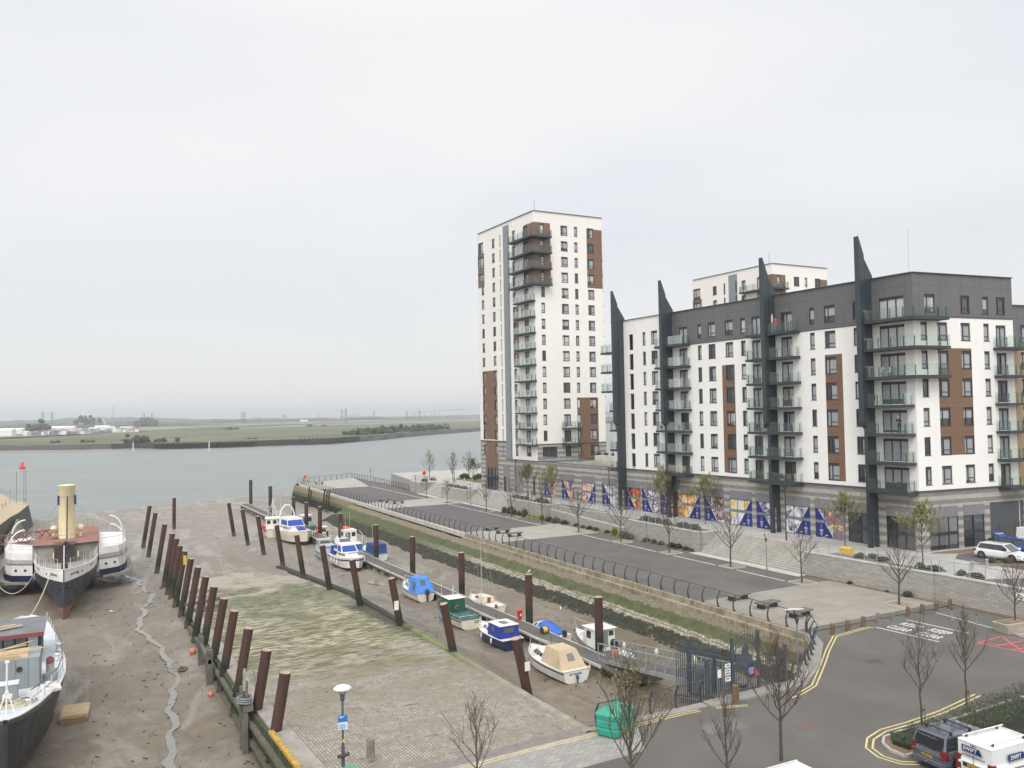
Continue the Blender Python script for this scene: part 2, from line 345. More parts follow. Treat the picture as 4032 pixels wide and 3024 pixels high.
# far shore
FS = [(-900, 900), (-420, 800), (-97.9, 626), (-51, 590), (-12.3, 584), (0, 565), (42, 555), (60, 558), (114, 559), (141, 586), (170, 610), (213, 668), (259, 720), (359, 822), (485, 930), (900, 1250), (1700, 1700), (2600, 2100)]
def fsY(X): return interp(X, [p[0] for p in FS], [p[1] for p in FS])
LB = [(-900, 900), (-117, 875), (-93, 946), (-11, 1150), (83, 1328), (191, 1340), (367, 1504), (507, 1540), (784, 1742), (1700, 2300), (2600, 2800)]
def build_far():
 t = NT('marsh_grass'); v = t.pos(); a = t.noise(v, .012, 6, .65, .5); b = t.noise(v, .12, 5, .7)
 col = t.mix(t.rng(a, .35, .65), (.085, .098, .045), (.175, .165, .09)); col = t.mix(t.rng(b, .4, .7, 0, .6), col, (.09, .10, .05)); t.col(col); t.set(Roughness=.95)
 t2 = NT('shore_revetment'); v = t2.pos(); t2.col(t2.mix(t2.rng(t2.noise(v, .5, 5, .7), .35, .65), (.035, .034, .032), (.10, .095, .085))); t2.set(Roughness=.95)
 mb = MB(); xs = [-900+i*12 for i in range(290)]
 def lift(X): return -.4+1.1*abs(mnoise.noise(Vector((X*.01, 5, 1))))
 r0 = [(x, fsY(x)+3*mnoise.noise(Vector((x*.05, 1, 1))), -4.2) for x in xs]
 r1 = [(x, fsY(x)+7+5*mnoise.noise(Vector((x*.08, 2, 1))), .1+.5*mnoise.noise(Vector((x*.1, 4, 1)))) for x in xs]
 mb.loft([r0, r1], t2.m, closed=False)
 rows = [r1]
 for k in range(1, 16):
  f = (k/15)**1.5
  rows.append([(x, lerp(fsY(x)+8, max(interp(x, [p[0] for p in LB], [p[1] for p in LB]), fsY(x)+30), f), lerp(.1, -.3, f)+.9*fbm(x*.01, k*.9, 3)+1.1*math.sin(f*3.1)) for x in xs])
 mb.loft(rows, t.m, closed=False)
 mb.loft([rows[-1], [(x, y+12, -4.2) for x, y, z in rows[-1]]], t.m, closed=False)
 struct(mb.build('far_shore_marsh'))
 # mud flat in front of the far bank, left
 mb = MB(); X = [-420+i*12 for i in range(38)]
 mb.loft([[(x, fsY(x)-lerp(45, 0, sstep(-60, 12, x)), -4.0) for x in X], [(x, fsY(x)+4, -3.3) for x in X]], m_mud.m, closed=False); struct(mb.build('far_mudflat'))
 # misty land beyond the next creek, ridge behind ridge
 th = NT('far_woodland'); v = th.pos(); th.col(th.mix(th.rng(th.noise(v, .02, 5, .7), .4, .6), (.030, .045, .022), (.085, .095, .045))); th.set(Roughness=1)
 tf = NT('far_fields'); v = tf.pos(); tf.col(tf.mix(tf.rng(tf.noise(v, .004, 4, .6), .4, .6), (.10, .13, .05), (.26, .24, .13))); tf.set(Roughness=1)
 mb = MB(); mb.mesh([(-7000, 1300, -2.5), (-900, 1000, -2.5), (-150, 1080, -2.5), (60, 1500, -2.5), (400, 2000, -2.5), (1600, 2900, -2.5), (8000, 4200, -2.5), (8000, 8500, 4), (-7000, 8500, 4)], [tuple(range(9))], tf.m); struct(mb.build('far_fields'))
 random.seed(3)
 for (y0, x0, x1, hb, hv, th_, seed) in ((1900, -1400, 300, 6, 6, 60, 1), (2500, -2000, 1500, 8, 7, 90, 2), (3300, -2500, 4200, 9, 7, 140, 3), (4600, -3500, 900, 26, 9, 900, 4), (4200, 900, 6500, 5, 8, 160, 5)):
  mb = MB(); n = 260; r = [[] for _ in range(5)]
  for i in range(n+1):
   x = lerp(x0, x1, i/n); yy = y0+(x-x0)*.18*(1 if seed != 4 else .1)
   e = min(1, 6*min(i, n-i)/n)
   h = (hb+hv*mnoise.fractal(Vector((x*.006, seed*9.1, 0)), .6, 2.2, 5)+2.2*mnoise.noise(Vector((x*.05, seed, 2)))); h = max(1.0, h)*e
   for k, (dy, f) in enumerate(((-.5, 0), (-.35, .7), (0, 1), (.35, .7), (.5, 0))): r[k].append((x, yy+dy*th_, -2.6+(h+2.6)*f if f else -3))
  mb.loft(r, th.m, closed=False); struct(mb.build('far_wooded_ridge'))
build_far()
# slipway -------------------------------------------------------------
def build_slip():
 t = NT('slipway_setts'); v = t.pos(); s = t.sep(v)
 br = t.n('ShaderNodeTexBrick'); br.inputs['Scale'].default_value = 1; br.inputs['Brick Width'].default_value = .30; br.inputs['Row Height'].default_value = .17; br.inputs['Mortar Size'].default_value = .022
 br.inputs['Color1'].default_value = (.40, .365, .31, 1); br.inputs['Color2'].default_value = (.24, .215, .175, 1); br.inputs['Mortar'].default_value = (.15, .12, .09, 1); br.inputs['Bias'].default_value = -.2
 t.L(t.mapv(v, (1, 1, 1), (0, 0, rad(90))), br.inputs['Vector'])
 fine = t.noise(v, 2.3, 6, .7); big = t.noise(v, .22, 5, .6, .6); str_ = t.noise(t.mapv(v, (.5, 1.7, 1)), 1.4, 5, .7, .4)
 sand = t.mix(t.rng(fine, .3, .7), (.27, .23, .165), (.185, .155, .11))
 mid = t.mix(t.rng(big, .42, .58), br.outputs[0], sand)
 patch = t.noise(v, .75, 6, .72, .8); col0 = t.mix(t.rng(patch, .46, .58, 0, .8), br.outputs[0], sand); col0 = t.mix(t.rng(t.noise(v, 1.9, 5, .75), .55, .66, 0, .65), col0, (.12, .10, .075))
 mid = t.mix(t.rng(t.noise(v, 1.9, 5, .75), .52, .64, 0, .7), mid, (.13, .11, .08)); col = t.mix(t.rng(s[1], 0, 10), col0, mid)
 # algae and weed lower down, with ragged yellow-green patches
 ag = t.mix(t.rng(str_, .43, .57), (.085, .078, .045), (.40, .365, .235)); ag = t.mix(t.rng(big, .46, .66, 0, .75), ag, (.12, .115, .05))
 yy = t.math('ADD', s[1], t.math('MULTIPLY', t.math('SUBTRACT', big, .5), 28))
 col = t.mix(t.rng(yy, 9, 20), col, ag)
 grn = t.mix(t.rng(t.noise(v, 1.5, 5, .7), .4, .6), (.05, .062, .028), (.19, .185, .105))
 col = t.mix(t.math('MULTIPLY', t.rng(yy, 36, 44), .8), col, grn)
 mud = t.mix(t.rng(fine, .3, .7), (.30, .26, .2), (.38, .34, .28))
 col = t.mix(t.rng(t.math('ADD', s[1], t.math('MULTIPLY', t.math('SUBTRACT', big, .5), 60)), 50, 57), col, mud)
 col = t.mix(t.rng(str_, .64, .68, 0, .8), col, (.05, .04, .028))
 # dark weed along the lower right kerb
 rk = t.math('ADD', t.math('MULTIPLY', s[1], .09), t.math('ADD', s[0], t.math('MULTIPLY', t.math('SUBTRACT', fine, .5), 4)))
 wk = t.math('MULTIPLY', t.rng(rk, -21.2, -20.2), t.math('MULTIPLY', t.rng(s[1], 16, 19), t.rng(s[1], 40, 36)))
 col = t.mix(t.math('MULTIPLY', wk, .9), col, (.035, .033, .02))
 t.col(col); t.set(Roughness=.8); t.bump(t.math('ADD', t.math('MULTIPLY', br.outputs['Fac'], -.5), t.noise(v, 5, 5, .7)), .6, .05)
 def P(u, w):
  Y = lerp(-8.7, 70, w); xl = -37.05; xr = slipR(Y)-.45; X = lerp(xl, xr, u)
  z = kerbz(Y)-.05+.05*fbm(X*.3, Y*.3, 3)*sstep(0, 12, Y)
  if Y > 55: z -= .5*sstep(55, 70, Y)*.3
  return (X, Y, z)
 mb = MB(); mb.grid(P, 30, 110, t.m); struct(mb.build('slipway'))
 # kerbs
 tk = NT('slip_kerb_stone'); v = tk.pos(); s = tk.sep(v)
 c = tk.mix(tk.rng(tk.noise(v, 1.2, 5, .7), .35, .65), (.34, .31, .25), (.22, .195, .15))
 g = tk.mix(tk.rng(tk.noise(v, .8, 5, .7), .4, .6), (.10, .125, .04), (.20, .21, .09))
 c = tk.mix(tk.rng(s[1], 3, 14), c, g); c = tk.mix(tk.rng(tk.math('ADD', s[1], tk.math('MULTIPLY', tk.noise(v, .5), 8)), 26, 30), c, (.035, .033, .025)); tk.col(c); tk.set(Roughness=.9); tk.bump(tk.noise(v, 6, 5), .6, .05)
 mb = MB(); A = []
 for i in range(60):
  Y = lerp(-8.7, 68, i/59); x = slipR(Y)+.06*mnoise.noise(Vector((Y, 0, 0))); z = kerbz(Y); h = .10+.12*sstep(15, 35, Y); wd = .42+.35*sstep(30, 60, Y)
  A.append([(x-wd-.25, Y, z-.35), (x-wd, Y, z+h*.9+.02*mnoise.noise(Vector((Y*3, 1, 0)))), (x, Y, z+h+.02*mnoise.noise(Vector((Y*3, 2, 0)))), (x+.18, Y, z-.45)])
 mb.loft(A, tk.m, closed=False); tag(mb.build('slipway_kerb'), 'low stone kerb running down the right side of the slipway, weedy at its foot', 'kerb')
 # lichen-edged kerb at the near left
 ty = M('lichen_stone', (.42, .27, .05), .9, .35, 3, obj=False, grime=(.12, .10, .07, .9))
 tc = M('quay_cope', (.30, .27, .23), .85, .2, 1.2, obj=False, bump=.3, grime=(.14, .14, .08, .6))
 mb = MB()
 for Y0, Y1 in ((-9.5, 13), (13, 46), (46, 68)):
  z0, z1 = kerbz(Y0), kerbz(Y1)
  mb.hexa([(-38.0, Y0, z0-.4), (-37.0, Y0, z0-.4), (-37.0, Y1, z1-.4), (-38.0, Y1, z1-.4), (-38.0, Y0, z0+.06), (-37.0, Y0, z0+.06), (-37.0, Y1, z1+.06), (-38.0, Y1, z1+.06)], tc)
 tag(mb.build('slipway_coping'), 'worn concrete coping along the left edge of the slipway behind the rusty piles', 'kerb')
 mb = MB(); mb.hexa([(-38.30, -9.5, .02), (-38.02, -9.5, .02), (-38.02, 1.5, -.75), (-38.30, 1.5, -.75), (-38.3, -9.5, .17), (-38.02, -9.5, .17), (-38.02, 1.5, -.58), (-38.3, 1.5, -.58)], ty)
 tag(mb.build('fender_beam'), 'orange lichen-covered fender beam at the top of the timber dock wall', 'beam')
 # timber sheet wall between slipway and dock
 tw = NT('weedy_timber'); v = tw.pos(); s = tw.sep(v); sl = tw.noise(tw.mapv(v, (1, 5, .4)), 1.6, 4, .6)
 c = tw.mix(tw.rng(sl, .35, .65), (.03, .032, .016), (.085, .095, .04)); c = tw.mix(tw.rng(tw.math('ADD', s[2], tw.noise(v, .9)), -3.3, -2.6, .8, 0), c, (.16, .13, .09)); tw.col(c); tw.set(Roughness=.85); tw.bump(sl, .5, .08)
 root = thing('timber_wall', 'weedy green timber wall holding the left side of the slipway above the dock mud', 'wall', (-38.1, 30, -3.8))
 mb = MB(); Y = -12
 while Y < 60:
  z = min(kerbz(Y)-.12, -.14); j = random.uniform(-.04, .04)
  mb.box(-38.22+j, -38.02+j, Y, Y+.27, -4.3, z, tw.m); Y += .285
 mb.build('planking', root, root.location)
 mb = MB()
 for dz in (.55, 1.6):
  for Y0, Y1 in ((-12, 13), (13, 44)):
   mb.bar((-38.36, Y0, kerbz(Y0)-dz), (-38.36, Y1, kerbz(Y1)-dz), .26, .26, M('waler_timber', (.13, .12, .085), .9, .3, 2, obj=False, grime=(.06, .08, .03, .8)))
 mb.build('waler', root, root.location)
build_slip()
# embankment ----------------------------------------------------------
def build_bank():
 t = NT('embankment'); uv = t.n('ShaderNodeTexCoord').outputs['UV']; s = t.sep(uv); v = t.pos()
 n1 = t.noise(v, .9, 5, .7); n2 = t.noise(v, 3.5, 4, .7); ps = t.sep(v)
 w = t.math('ADD', s[1], t.math('MULTIPLY', t.math('SUBTRACT', n1, .5), .22))
 earth = t.mix(t.rng(n2, .3, .7), (.14, .11, .07), (.26, .22, .15))
 grass = t.mix(t.rng(n1, .35, .65), (.045, .062, .018), (.095, .108, .038)); grass = t.mix(t.rng(n2, .48, .66, 0, .75), grass, (.135, .112, .066))
 br = t.n('ShaderNodeTexBrick'); br.inputs['Scale'].default_value = 1; br.inputs['Brick Width'].default_value = .45; br.inputs['Row Height'].default_value = .26; br.inputs['Mortar Size'].default_value = .03
 br.inputs['Color1'].default_value = (.42, .38, .29, 1); br.inputs['Color2'].default_value = (.28, .25, .18, 1); br.inputs['Mortar'].default_value = (.10, .08, .05, 1)
 t.L(t.mapv(v, (1, 1, 1), (0, 0, rad(90))), br.inputs['Vector'])
 stone = t.mix(t.rng(n1, .5, .6, 0, .7), br.outputs[0], grass)
 weed = t.mix(t.rng(n2, .35, .65), (.012, .013, .008), (.05, .052, .03)); weed = t.mix(t.rng(n1, .60, .66, 0, .7), weed, (.16, .14, .10))
 c = t.mix(t.rng(w, .14, .17), earth, grass)
 c2 = t.mix(t.rng(w, .36, .40), c, stone)
 c = t.mix(t.rng(ps[1], 50, 75, 0, 1), c2, c)
 c = t.mix(t.rng(w, .52, .55), c, weed)
 # greener tufts at the foot close to the shore
 gt = t.mix(t.rng(t.noise(v, 1.6, 5, .75), .50, .58), weed, (.10, .11, .04)); gt = t.mix(t.rng(t.noise(v, 2.2, 3), .56, .6), gt, (.26, .22, .16))
 c = t.mix(t.math('MULTIPLY', t.rng(w, .80, .86), t.rng(ps[1], 45, 25)), c, gt)
 t.col(c); t.set(Roughness=.92); t.bump(t.math('ADD', n2, t.noise(v, 9, 4)), .8, .10)
 mb = MB(); YS = [-1.8+i*.55 for i in range(209)]
 def P(u, w):
  Y = lerp(-2.5, 113, u); toe = interp(Y, [-2.5, 3, 10, 25, 40, 60, 84, 113], [-2.6, -3.1, -3.2, -3.4, -4.3, -4.7, -5.1, -6.6])
  X = lerp(-.85, toe-.9, w); k = w**.9
  z = lerp(-.68, -3.62, k)+.09*fbm(X*1.1, Y*.7, 4)+.06*fbm(X*3, Y*3, 3)
  return (X+.25*mnoise.noise(Vector((Y*.7, 3, 2)))*w, Y, z)
 mb.grid(P, 420, 26, t.m, True, lambda u, w: (u*115, w)); struct(mb.build('embankment'))
 # the bank below the road, between slipway and gate
 t2 = NT('road_bank'); v = t2.pos(); n1 = t2.noise(v, 1.3, 5, .7)
 c = t2.mix(t2.rng(n1, .42, .58), (.085, .11, .03), (.25, .205, .145)); t2.col(c); t2.set(Roughness=.95); t2.bump(t2.noise(v, 7, 5), .8, .08)
 top = [(-24.3, -8.55), (-20, -8.4), (-16, -8.4), (-12, -8.4), (-9, -8.3), (-6.8, -6.9), (-4.3, -5.2), (-1.8, -3.4), (-.5, -2.2)]
 toe = [(-24.1, -7.6), (-20, -5.2), (-16, -4.6), (-12, -4.4), (-8.6, -4.3), (-6, -3.4), (-4.2, -2.2), (-3.0, -1.6), (-2.4, -1.2)]
 mb = MB(); n = 80; R = [[] for _ in range(12)]
 for i in range(n+1):
  q = i/n*(len(top)-1); k = min(int(q), len(top)-2); f = q-k
  a = (lerp(top[k][0], top[k+1][0], f), lerp(top[k][1], top[k+1][1], f)); b = (lerp(toe[k][0], toe[k+1][0], f), lerp(toe[k][1], toe[k+1][1], f))
  for j in range(12):
   w = j/11; x = lerp(a[0], b[0], w); y = lerp(a[1], b[1], w); zt = mudz(b[0], b[1])-.15
   R[j].append((x, y, lerp(-.12, zt, w**.8)+.06*fbm(x*1.4, y*1.4, 4)*(j > 0)))
 mb.loft(R, t2.m, closed=False, smooth=True); struct(mb.build('road_bank'))
build_bank()
def quay_walls():
 t = NT('quay_stone'); v = t.pos(); s = t.sep(v); n1 = t.noise(v, .8, 5, .7)
 c = t.mix(t.rng(n1, .35, .65), (.36, .31, .22), (.22, .185, .12)); sk = t.noise(t.mapv(v, (1, 2.2, .3)), 1.2, 4, .6); c = t.mix(t.rng(sk, .5, .65, 0, .7), c, (.10, .085, .055))
 t.col(c); t.set(Roughness=.9); t.bump(t.noise(v, 3, 6, .7), .7, .08)
 tp = NT('pale_concrete'); v = tp.pos(); tp.col(tp.mix(tp.rng(tp.noise(v, 1, 6, .7), .35, .65), (.56, .53, .46), (.42, .39, .33))); tp.set(Roughness=.85)
 tw = NT('tidal_wall'); v = tw.pos(); s = tw.sep(v); z = tw.math('ADD', s[2], tw.math('MULTIPLY', tw.noise(v, .7, 4), .9))
 c = tw.mix(tw.rng(tw.noise(v, 1.4, 5, .7), .35, .65), (.27, .22, .14), (.17, .14, .085)); c = tw.mix(tw.rng(z, -1.05, -.8, 1, 0), c, (.09, .11, .03)); c = tw.mix(tw.rng(z, -1.75, -1.5, 1, 0), c, (.014, .014, .011)); tw.col(c); tw.set(Roughness=.9); tw.bump(tw.noise(v, 4, 5), .6, .08)
 mb = MB(); mb.box(-.45, -.05, -1.2, 60, -1.3, -.004, t.m); mb.box(-.95, -.45, -1.5, 60, -1.3, -.42, t.m); mb.bar((-2.35, -3.25, -.80), (-.3, -.75, -.80), .3, 1.5, t.m); mb.bar((-9.0, -8.2, -.6), (-2.3, -3.2, -.6), .25, 1.1, t.m)
 tag(mb.build('quay_wall'), 'stained stone quay wall with a ledge, under the near half of the promenade railing', 'wall')
 mb = MB(); mb.box(-.45, -.05, 60, 158.6, -.62, .02, tp.m); mb.box(-.75, -.45, 60, 113, -1.6, -.9, t.m)
 tag(mb.build('quay_coping'), 'pale new concrete edge beam along the far half of the promenade', 'wall')
 mb = MB(); mb.hexa([(-1.9, 111.5, -4.4), (-.05, 111.5, -4.4), (-.05, 161.5, -4.4), (-1.9, 161.5, -4.4), (-1.0, 111.5, -.35), (-.05, 111.5, -.35), (-.05, 160.6, -.35), (-1.3, 160.6, -.35)], tw.m)
 # river frontage
 mb.mesh([(-1.9, 161.5, -4.4), (17.5, 173.5, -4.4), (17.2, 172.3, -.02), (-.6, 161.6, -.02)], [(0, 1, 2, 3)], tw.m)
 mb.mesh([(17.5, 173.5, -4.4), (18.6, 126, -4.4), (16.8, 126, -.02), (17.2, 172.3, -.02)], [(0, 1, 2, 3)], tw.m)
 tag(mb.build('tidal_wall'), 'tall dock wall at the promenade end, black with weed below and green above', 'wall')
quay_walls()
# promenade and road --------------------------------------------------
def paving():
 ta = NT('purple_asphalt'); v = ta.pos(); a = ta.noise(v, .25, 5, .6); f = ta.noise(v, 18, 3, .8)
 c = ta.mix(ta.rng(a, .35, .65), (.092, .080, .077), (.120, .106, .101)); c = ta.mix(ta.rng(f, .3, .7, 0, .35), c, (.155, .142, .132)); c = ta.mix(ta.rng(ta.sep(v)[1], 85, 40, 0, .8), c, ta.mix(ta.rng(a, .35, .65), (.105, .096, .084), (.145, .134, .118))); ta.col(c); ta.set(Roughness=.88); ta.bump(f, .15, .01)
 tn = NT('worn_asphalt'); v = tn.pos(); s = tn.sep(v); a = tn.noise(v, .18, 6, .6, .4); f = tn.noise(v, 16, 3, .8)
 c = tn.mix(tn.rng(a, .35, .65), (.088, .079, .069), (.122, .112, .098)); c = tn.mix(tn.rng(f, .3, .7, 0, .3), c, (.16, .148, .132)); c = tn.mix(tn.rng(tn.noise(v, .6, 3), .62, .66, 0, .25), c, (.10, .095, .09)); tn.col(c); tn.set(Roughness=.9); tn.bump(f, .15, .01)
 tc = NT('pale_paving'); v = tc.pos(); s = tc.sep(v); a = tc.noise(v, .3, 6, .7)
 c = tc.mix(tc.rng(a, .35, .65), (.40, .375, .335), (.31, .285, .245)); c = tc.mix(tc.rng(tc.noise(v, 1.4, 5, .7), .55, .7, 0, .5), c, (.27, .25, .22))
 j = tc.math('PINGPONG', tc.math('ADD', s[1], 1.0), 2.5); c = tc.mix(tc.rng(j, .03, .05, .7, 0), c, (.16, .15, .14)); tc.col(c); tc.set(Roughness=.8)
 near = NT('stone_flag'); v = near.pos(); a = near.noise(v, .3, 6, .7); c = near.mix(near.rng(a, .3, .7), (.33, .30, .252), (.235, .21, .172))
 s = near.sep(v); j = near.math('PINGPONG', near.math('ADD', s[1], .5), 1.9); c = near.mix(near.rng(j, .03, .05, .6, 0), c, (.15, .14, .13)); near.col(c); near.set(Roughness=.85)
 mb = MB(); z = 0
 mb.mesh([(-.05, -.6, z), (17.2, -.6, z), (17.2, 172.3, z), (-.6, 161.6, z), (-.05, 158, z)], [tuple(range(5))], ta.m); struct(mb.build('promenade'))
 mb = MB()
 for y0, y1, x1, m in ((.2, 11.2, 16.6, near.m), (50.1, 60.7, 16.6, tc.m), (95.9, 107, 16.2, tc.m)):
  mb.mesh([(.05, y0, .004), (x1, y0+.2, .004), (x1, y1+.5, .004), (.05, y1, .004)], [(0, 1, 2, 3)], m)
 mb.mesh([(-.1, 142, .004), (11.9, 142.3, .004), (16.9, 171.6, .004), (-.4, 161, .004)], [(0, 1, 2, 3)], tc.m)
 struct(mb.build('paving_bands'))
 mb = MB(); kl = M('kerb_white', (.5, .48, .43), .8, .15, 1, obj=False)
 for y0, y1 in ((13.6, 20.2), (23.4, 30.4), (33.6, 40.3), (43.4, 49.9), (61, 61.0), (63.4, 70.3), (73.4, 79.6), (82.4, 95.8), (109.8, 126), (127, 142)):
  if y1 > y0: mb.box(12.15, 12.35, y0, y1, -.05, .03, kl)
 mb.box(14.9, 16.2, 14.5, 31, -.05, .02, kl); mb.box(14.9, 15.9, 79.7, 96.6, -.05, .02, kl); mb.box(14.6, 15.7, 108, 118.6, -.05, .02, kl)
 struct(mb.build('kerb_line'))
 # road and car park
 mb = MB(); mb.mesh([(-60, -70, -.008), (80, -70, -.008), (80, -8.9, -.008), (80, 10, -.008), (17.3, 10, -.008), (17.2, -.7, -.008), (0, -.7, -.008), (-1.6, -2.8, -.008), (-8.9, -8.7, -.008), (-23.9, -8.8, -.008), (-38.2, -9.4, -.008), (-60, -9.6, -.008)], [tuple(range(12))], tn.m); struct(mb.build('road'))
 tf = NT('brick_paving'); v = tf.pos(); br = tf.n('ShaderNodeTexBrick'); br.inputs['Scale'].default_value = 1; br.inputs['Brick Width'].default_value = .42; br.inputs['Row Height'].default_value = .21; br.inputs['Mortar Size'].default_value = .012
 br.inputs['Color1'].default_value = (.36, .335, .30, 1); br.inputs['Color2'].default_value = (.27, .25, .23, 1); br.inputs['Mortar'].default_value = (.15, .14, .12, 1); tf.L(v, br.inputs['Vector']); tf.col(br.outputs[0]); tf.set(Roughness=.85)
 mb = MB(); mb.mesh([(-37.8, -12.6, -.004), (-23.0, -12.0, -.004), (-21.5, -9.3, -.004), (-24, -8.75, -.004), (-37.8, -9.3, -.004)], [tuple(range(5))], tf.m)
 mb.mesh([(-37.8, -9.3, -.003), (-24, -8.75, -.003), (-24.2, -8.0, -.003), (-37.2, -8.4, -.003)], [tuple(range(4))], M('setts_grey', (.2, .18, .16), .85, .2, 2, obj=False)); struct(mb.build('pavement'))
 # pavement strip with raised kerb round the corner by the gate
 mb = MB(); pv = M('pavement_grey', (.27, .25, .22), .88, .18, .8, obj=False, grime=(.15, .14, .11, .5))
 mb.prism([(-16.4, -9.1), (-9.2, -9.15), (-5.6, -6.9), (-1.5, -3.5), (.25, -1.0), (-.45, -.85), (-2.2, -3.1), (-4.6, -5.0), (-9.0, -8.1), (-16.3, -8.3)], -.4, .11, pv)
 mb.prism([(-24.0, -8.75), (-16.42, -8.95), (-16.42, -8.3), (-24.0, -8.3)], -.4, .06, pv); struct(mb.build('kerbed_pavement'))
paving()
# ------------------------------------------------------------------ buildings
def render_mat(name, c):
 t = NT(name); v = t.pos(); a = t.noise(v, .35, 5, .6); sk = t.noise(t.mapv(v, (1.5, 1.5, .12)), 1.1, 4, .6)
 col = t.mix(t.rng(a, .3, .7), [x*.96 for x in c], c); col = t.mix(t.rng(sk, .55, .75, 0, .35), col, [c[0]*.86, c[1]*.85, c[2]*.82]); t.col(col); t.set(Roughness=.85); return t.m
m_white = render_mat('white_render', (.80, .775, .725))
m_white2 = render_mat('cream_render', (.77, .735, .68))
m_win = M('window_frame', (.035, .038, .045), .45, .1, 2)
m_steel = M('dark_steel', (.034, .042, .049), .42, .12, .8, obj=False)
m_steel_u = M('dark_soffit', (.035, .04, .047), .6, .12, .8, obj=False)
def panel_mat(name, c, pw, ph, seam=.5, zoff=0, rough=.5):
 t = NT(name); v = t.pos(); s = t.sep(v); a = t.noise(v, .5, 4)
 u = t.math('ADD', s[1], t.math('MULTIPLY', s[0], .93))
 j = t.math('PINGPONG', u, pw); k = t.math('PINGPONG', t.math('ADD', s[2], zoff), ph)
 q = t.math('MAXIMUM', t.rng(j, .012, .03, 1, 0), t.rng(k, .012, .03, 1, 0))
 col = t.mix(t.rng(a, .3, .7), [x*.93 for x in c], [x*1.07 for x in c]); col = t.mix(t.math('MULTIPLY', q, seam), col, [x*.35 for x in c]); t.col(col); t.set(Roughness=rough); return t.m
m_grey = panel_mat('grey_cladding', (.125, .120, .121), 1.15, 1.5, .7, 1.6)
m_grey2 = panel_mat('light_grey_panel', (.19, .19, .20), .55, 5, .5)
m_brown = panel_mat('brown_cladding', (.175, .098, .058), 1.3, .30, .45)
m_slot = M('slate_strip', (.21, .22, .235), .6, .06, .5, obj=False)
def stone_mat():
 t = NT('banded_stone'); v = t.pos(); s = t.sep(v); u = t.math('ADD', s[1], t.math('MULTIPLY', s[0], .97))
 cv = t.n('ShaderNodeCombineXYZ'); t.L(u, cv.inputs[0]); t.L(s[2], cv.inputs[1])
 br = t.n('ShaderNodeTexBrick'); br.inputs['Scale'].default_value = 1; br.inputs['Brick Width'].default_value = .44; br.inputs['Row Height'].default_value = .21; br.inputs['Mortar Size'].default_value = .012
 br.inputs['Color1'].default_value = (1, 1, 1, 1); br.inputs['Color2'].default_value = (.82, .81, .79, 1); br.inputs['Mortar'].default_value = (.72, .7, .68, 1); t.L(cv.outputs[0], br.inputs['Vector'])
 b = t.math('PINGPONG', t.math('SUBTRACT', s[2], .26), .42); band = t.rng(b, .20, .22)
 col = t.mix(band, (.225, .205, .185), (.43, .41, .375)); col = t.mix(1, col, br.outputs[0], 'MULTIPLY')
 col = t.mix(t.rng(t.noise(v, 1.2, 4), .3, .7, 0, .3), col, (.30, .28, .25)); t.col(col); t.set(Roughness=.9); return t.m
m_stone = stone_mat()
m_cope = M('dark_coping', (.07, .072, .078), .6, .1, 1, obj=False)
m_tan = panel_mat('tan_brick', (.42, .29, .16), .22, .075, .35)
m_roof = M('roof_felt', (.16, .16, .165), .9, .2, .4, obj=False)
def pane_mat(name, dark, cur, fold=True, p=.5, blind=.5):
 """glass with what stands behind it: net curtain, blind or a dark room, differing from window to window"""
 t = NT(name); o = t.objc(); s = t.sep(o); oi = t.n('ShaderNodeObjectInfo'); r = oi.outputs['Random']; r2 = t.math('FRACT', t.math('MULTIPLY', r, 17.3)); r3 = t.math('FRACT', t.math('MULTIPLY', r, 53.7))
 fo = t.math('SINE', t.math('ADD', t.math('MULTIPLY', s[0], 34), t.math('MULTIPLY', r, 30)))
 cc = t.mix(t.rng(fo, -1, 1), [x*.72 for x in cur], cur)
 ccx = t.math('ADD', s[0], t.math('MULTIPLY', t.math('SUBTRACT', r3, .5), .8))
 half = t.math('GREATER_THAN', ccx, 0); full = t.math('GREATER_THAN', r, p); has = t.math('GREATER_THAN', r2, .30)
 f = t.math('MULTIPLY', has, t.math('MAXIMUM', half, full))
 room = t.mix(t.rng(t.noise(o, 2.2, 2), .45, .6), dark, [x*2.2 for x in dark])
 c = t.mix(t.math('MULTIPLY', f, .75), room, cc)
 bl = t.math('GREATER_THAN', s[2], t.math('SUBTRACT', .75, t.math('MULTIPLY', r2, .9))); c = t.mix(t.math('MULTIPLY', t.math('MULTIPLY', bl, t.math('LESS_THAN', r3, .35)), blind), c, (.62, .62, .60))
 t.col(c); t.set(Roughness=.35, Coat_Weight=1.0, Coat_Roughness=.03, Coat_IOR=1.6); return t.m
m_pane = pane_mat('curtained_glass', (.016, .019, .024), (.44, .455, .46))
m_shopglass = pane_mat('shop_glass', (.012, .014, .016), (.10, .11, .12), p=.92, blind=.2)
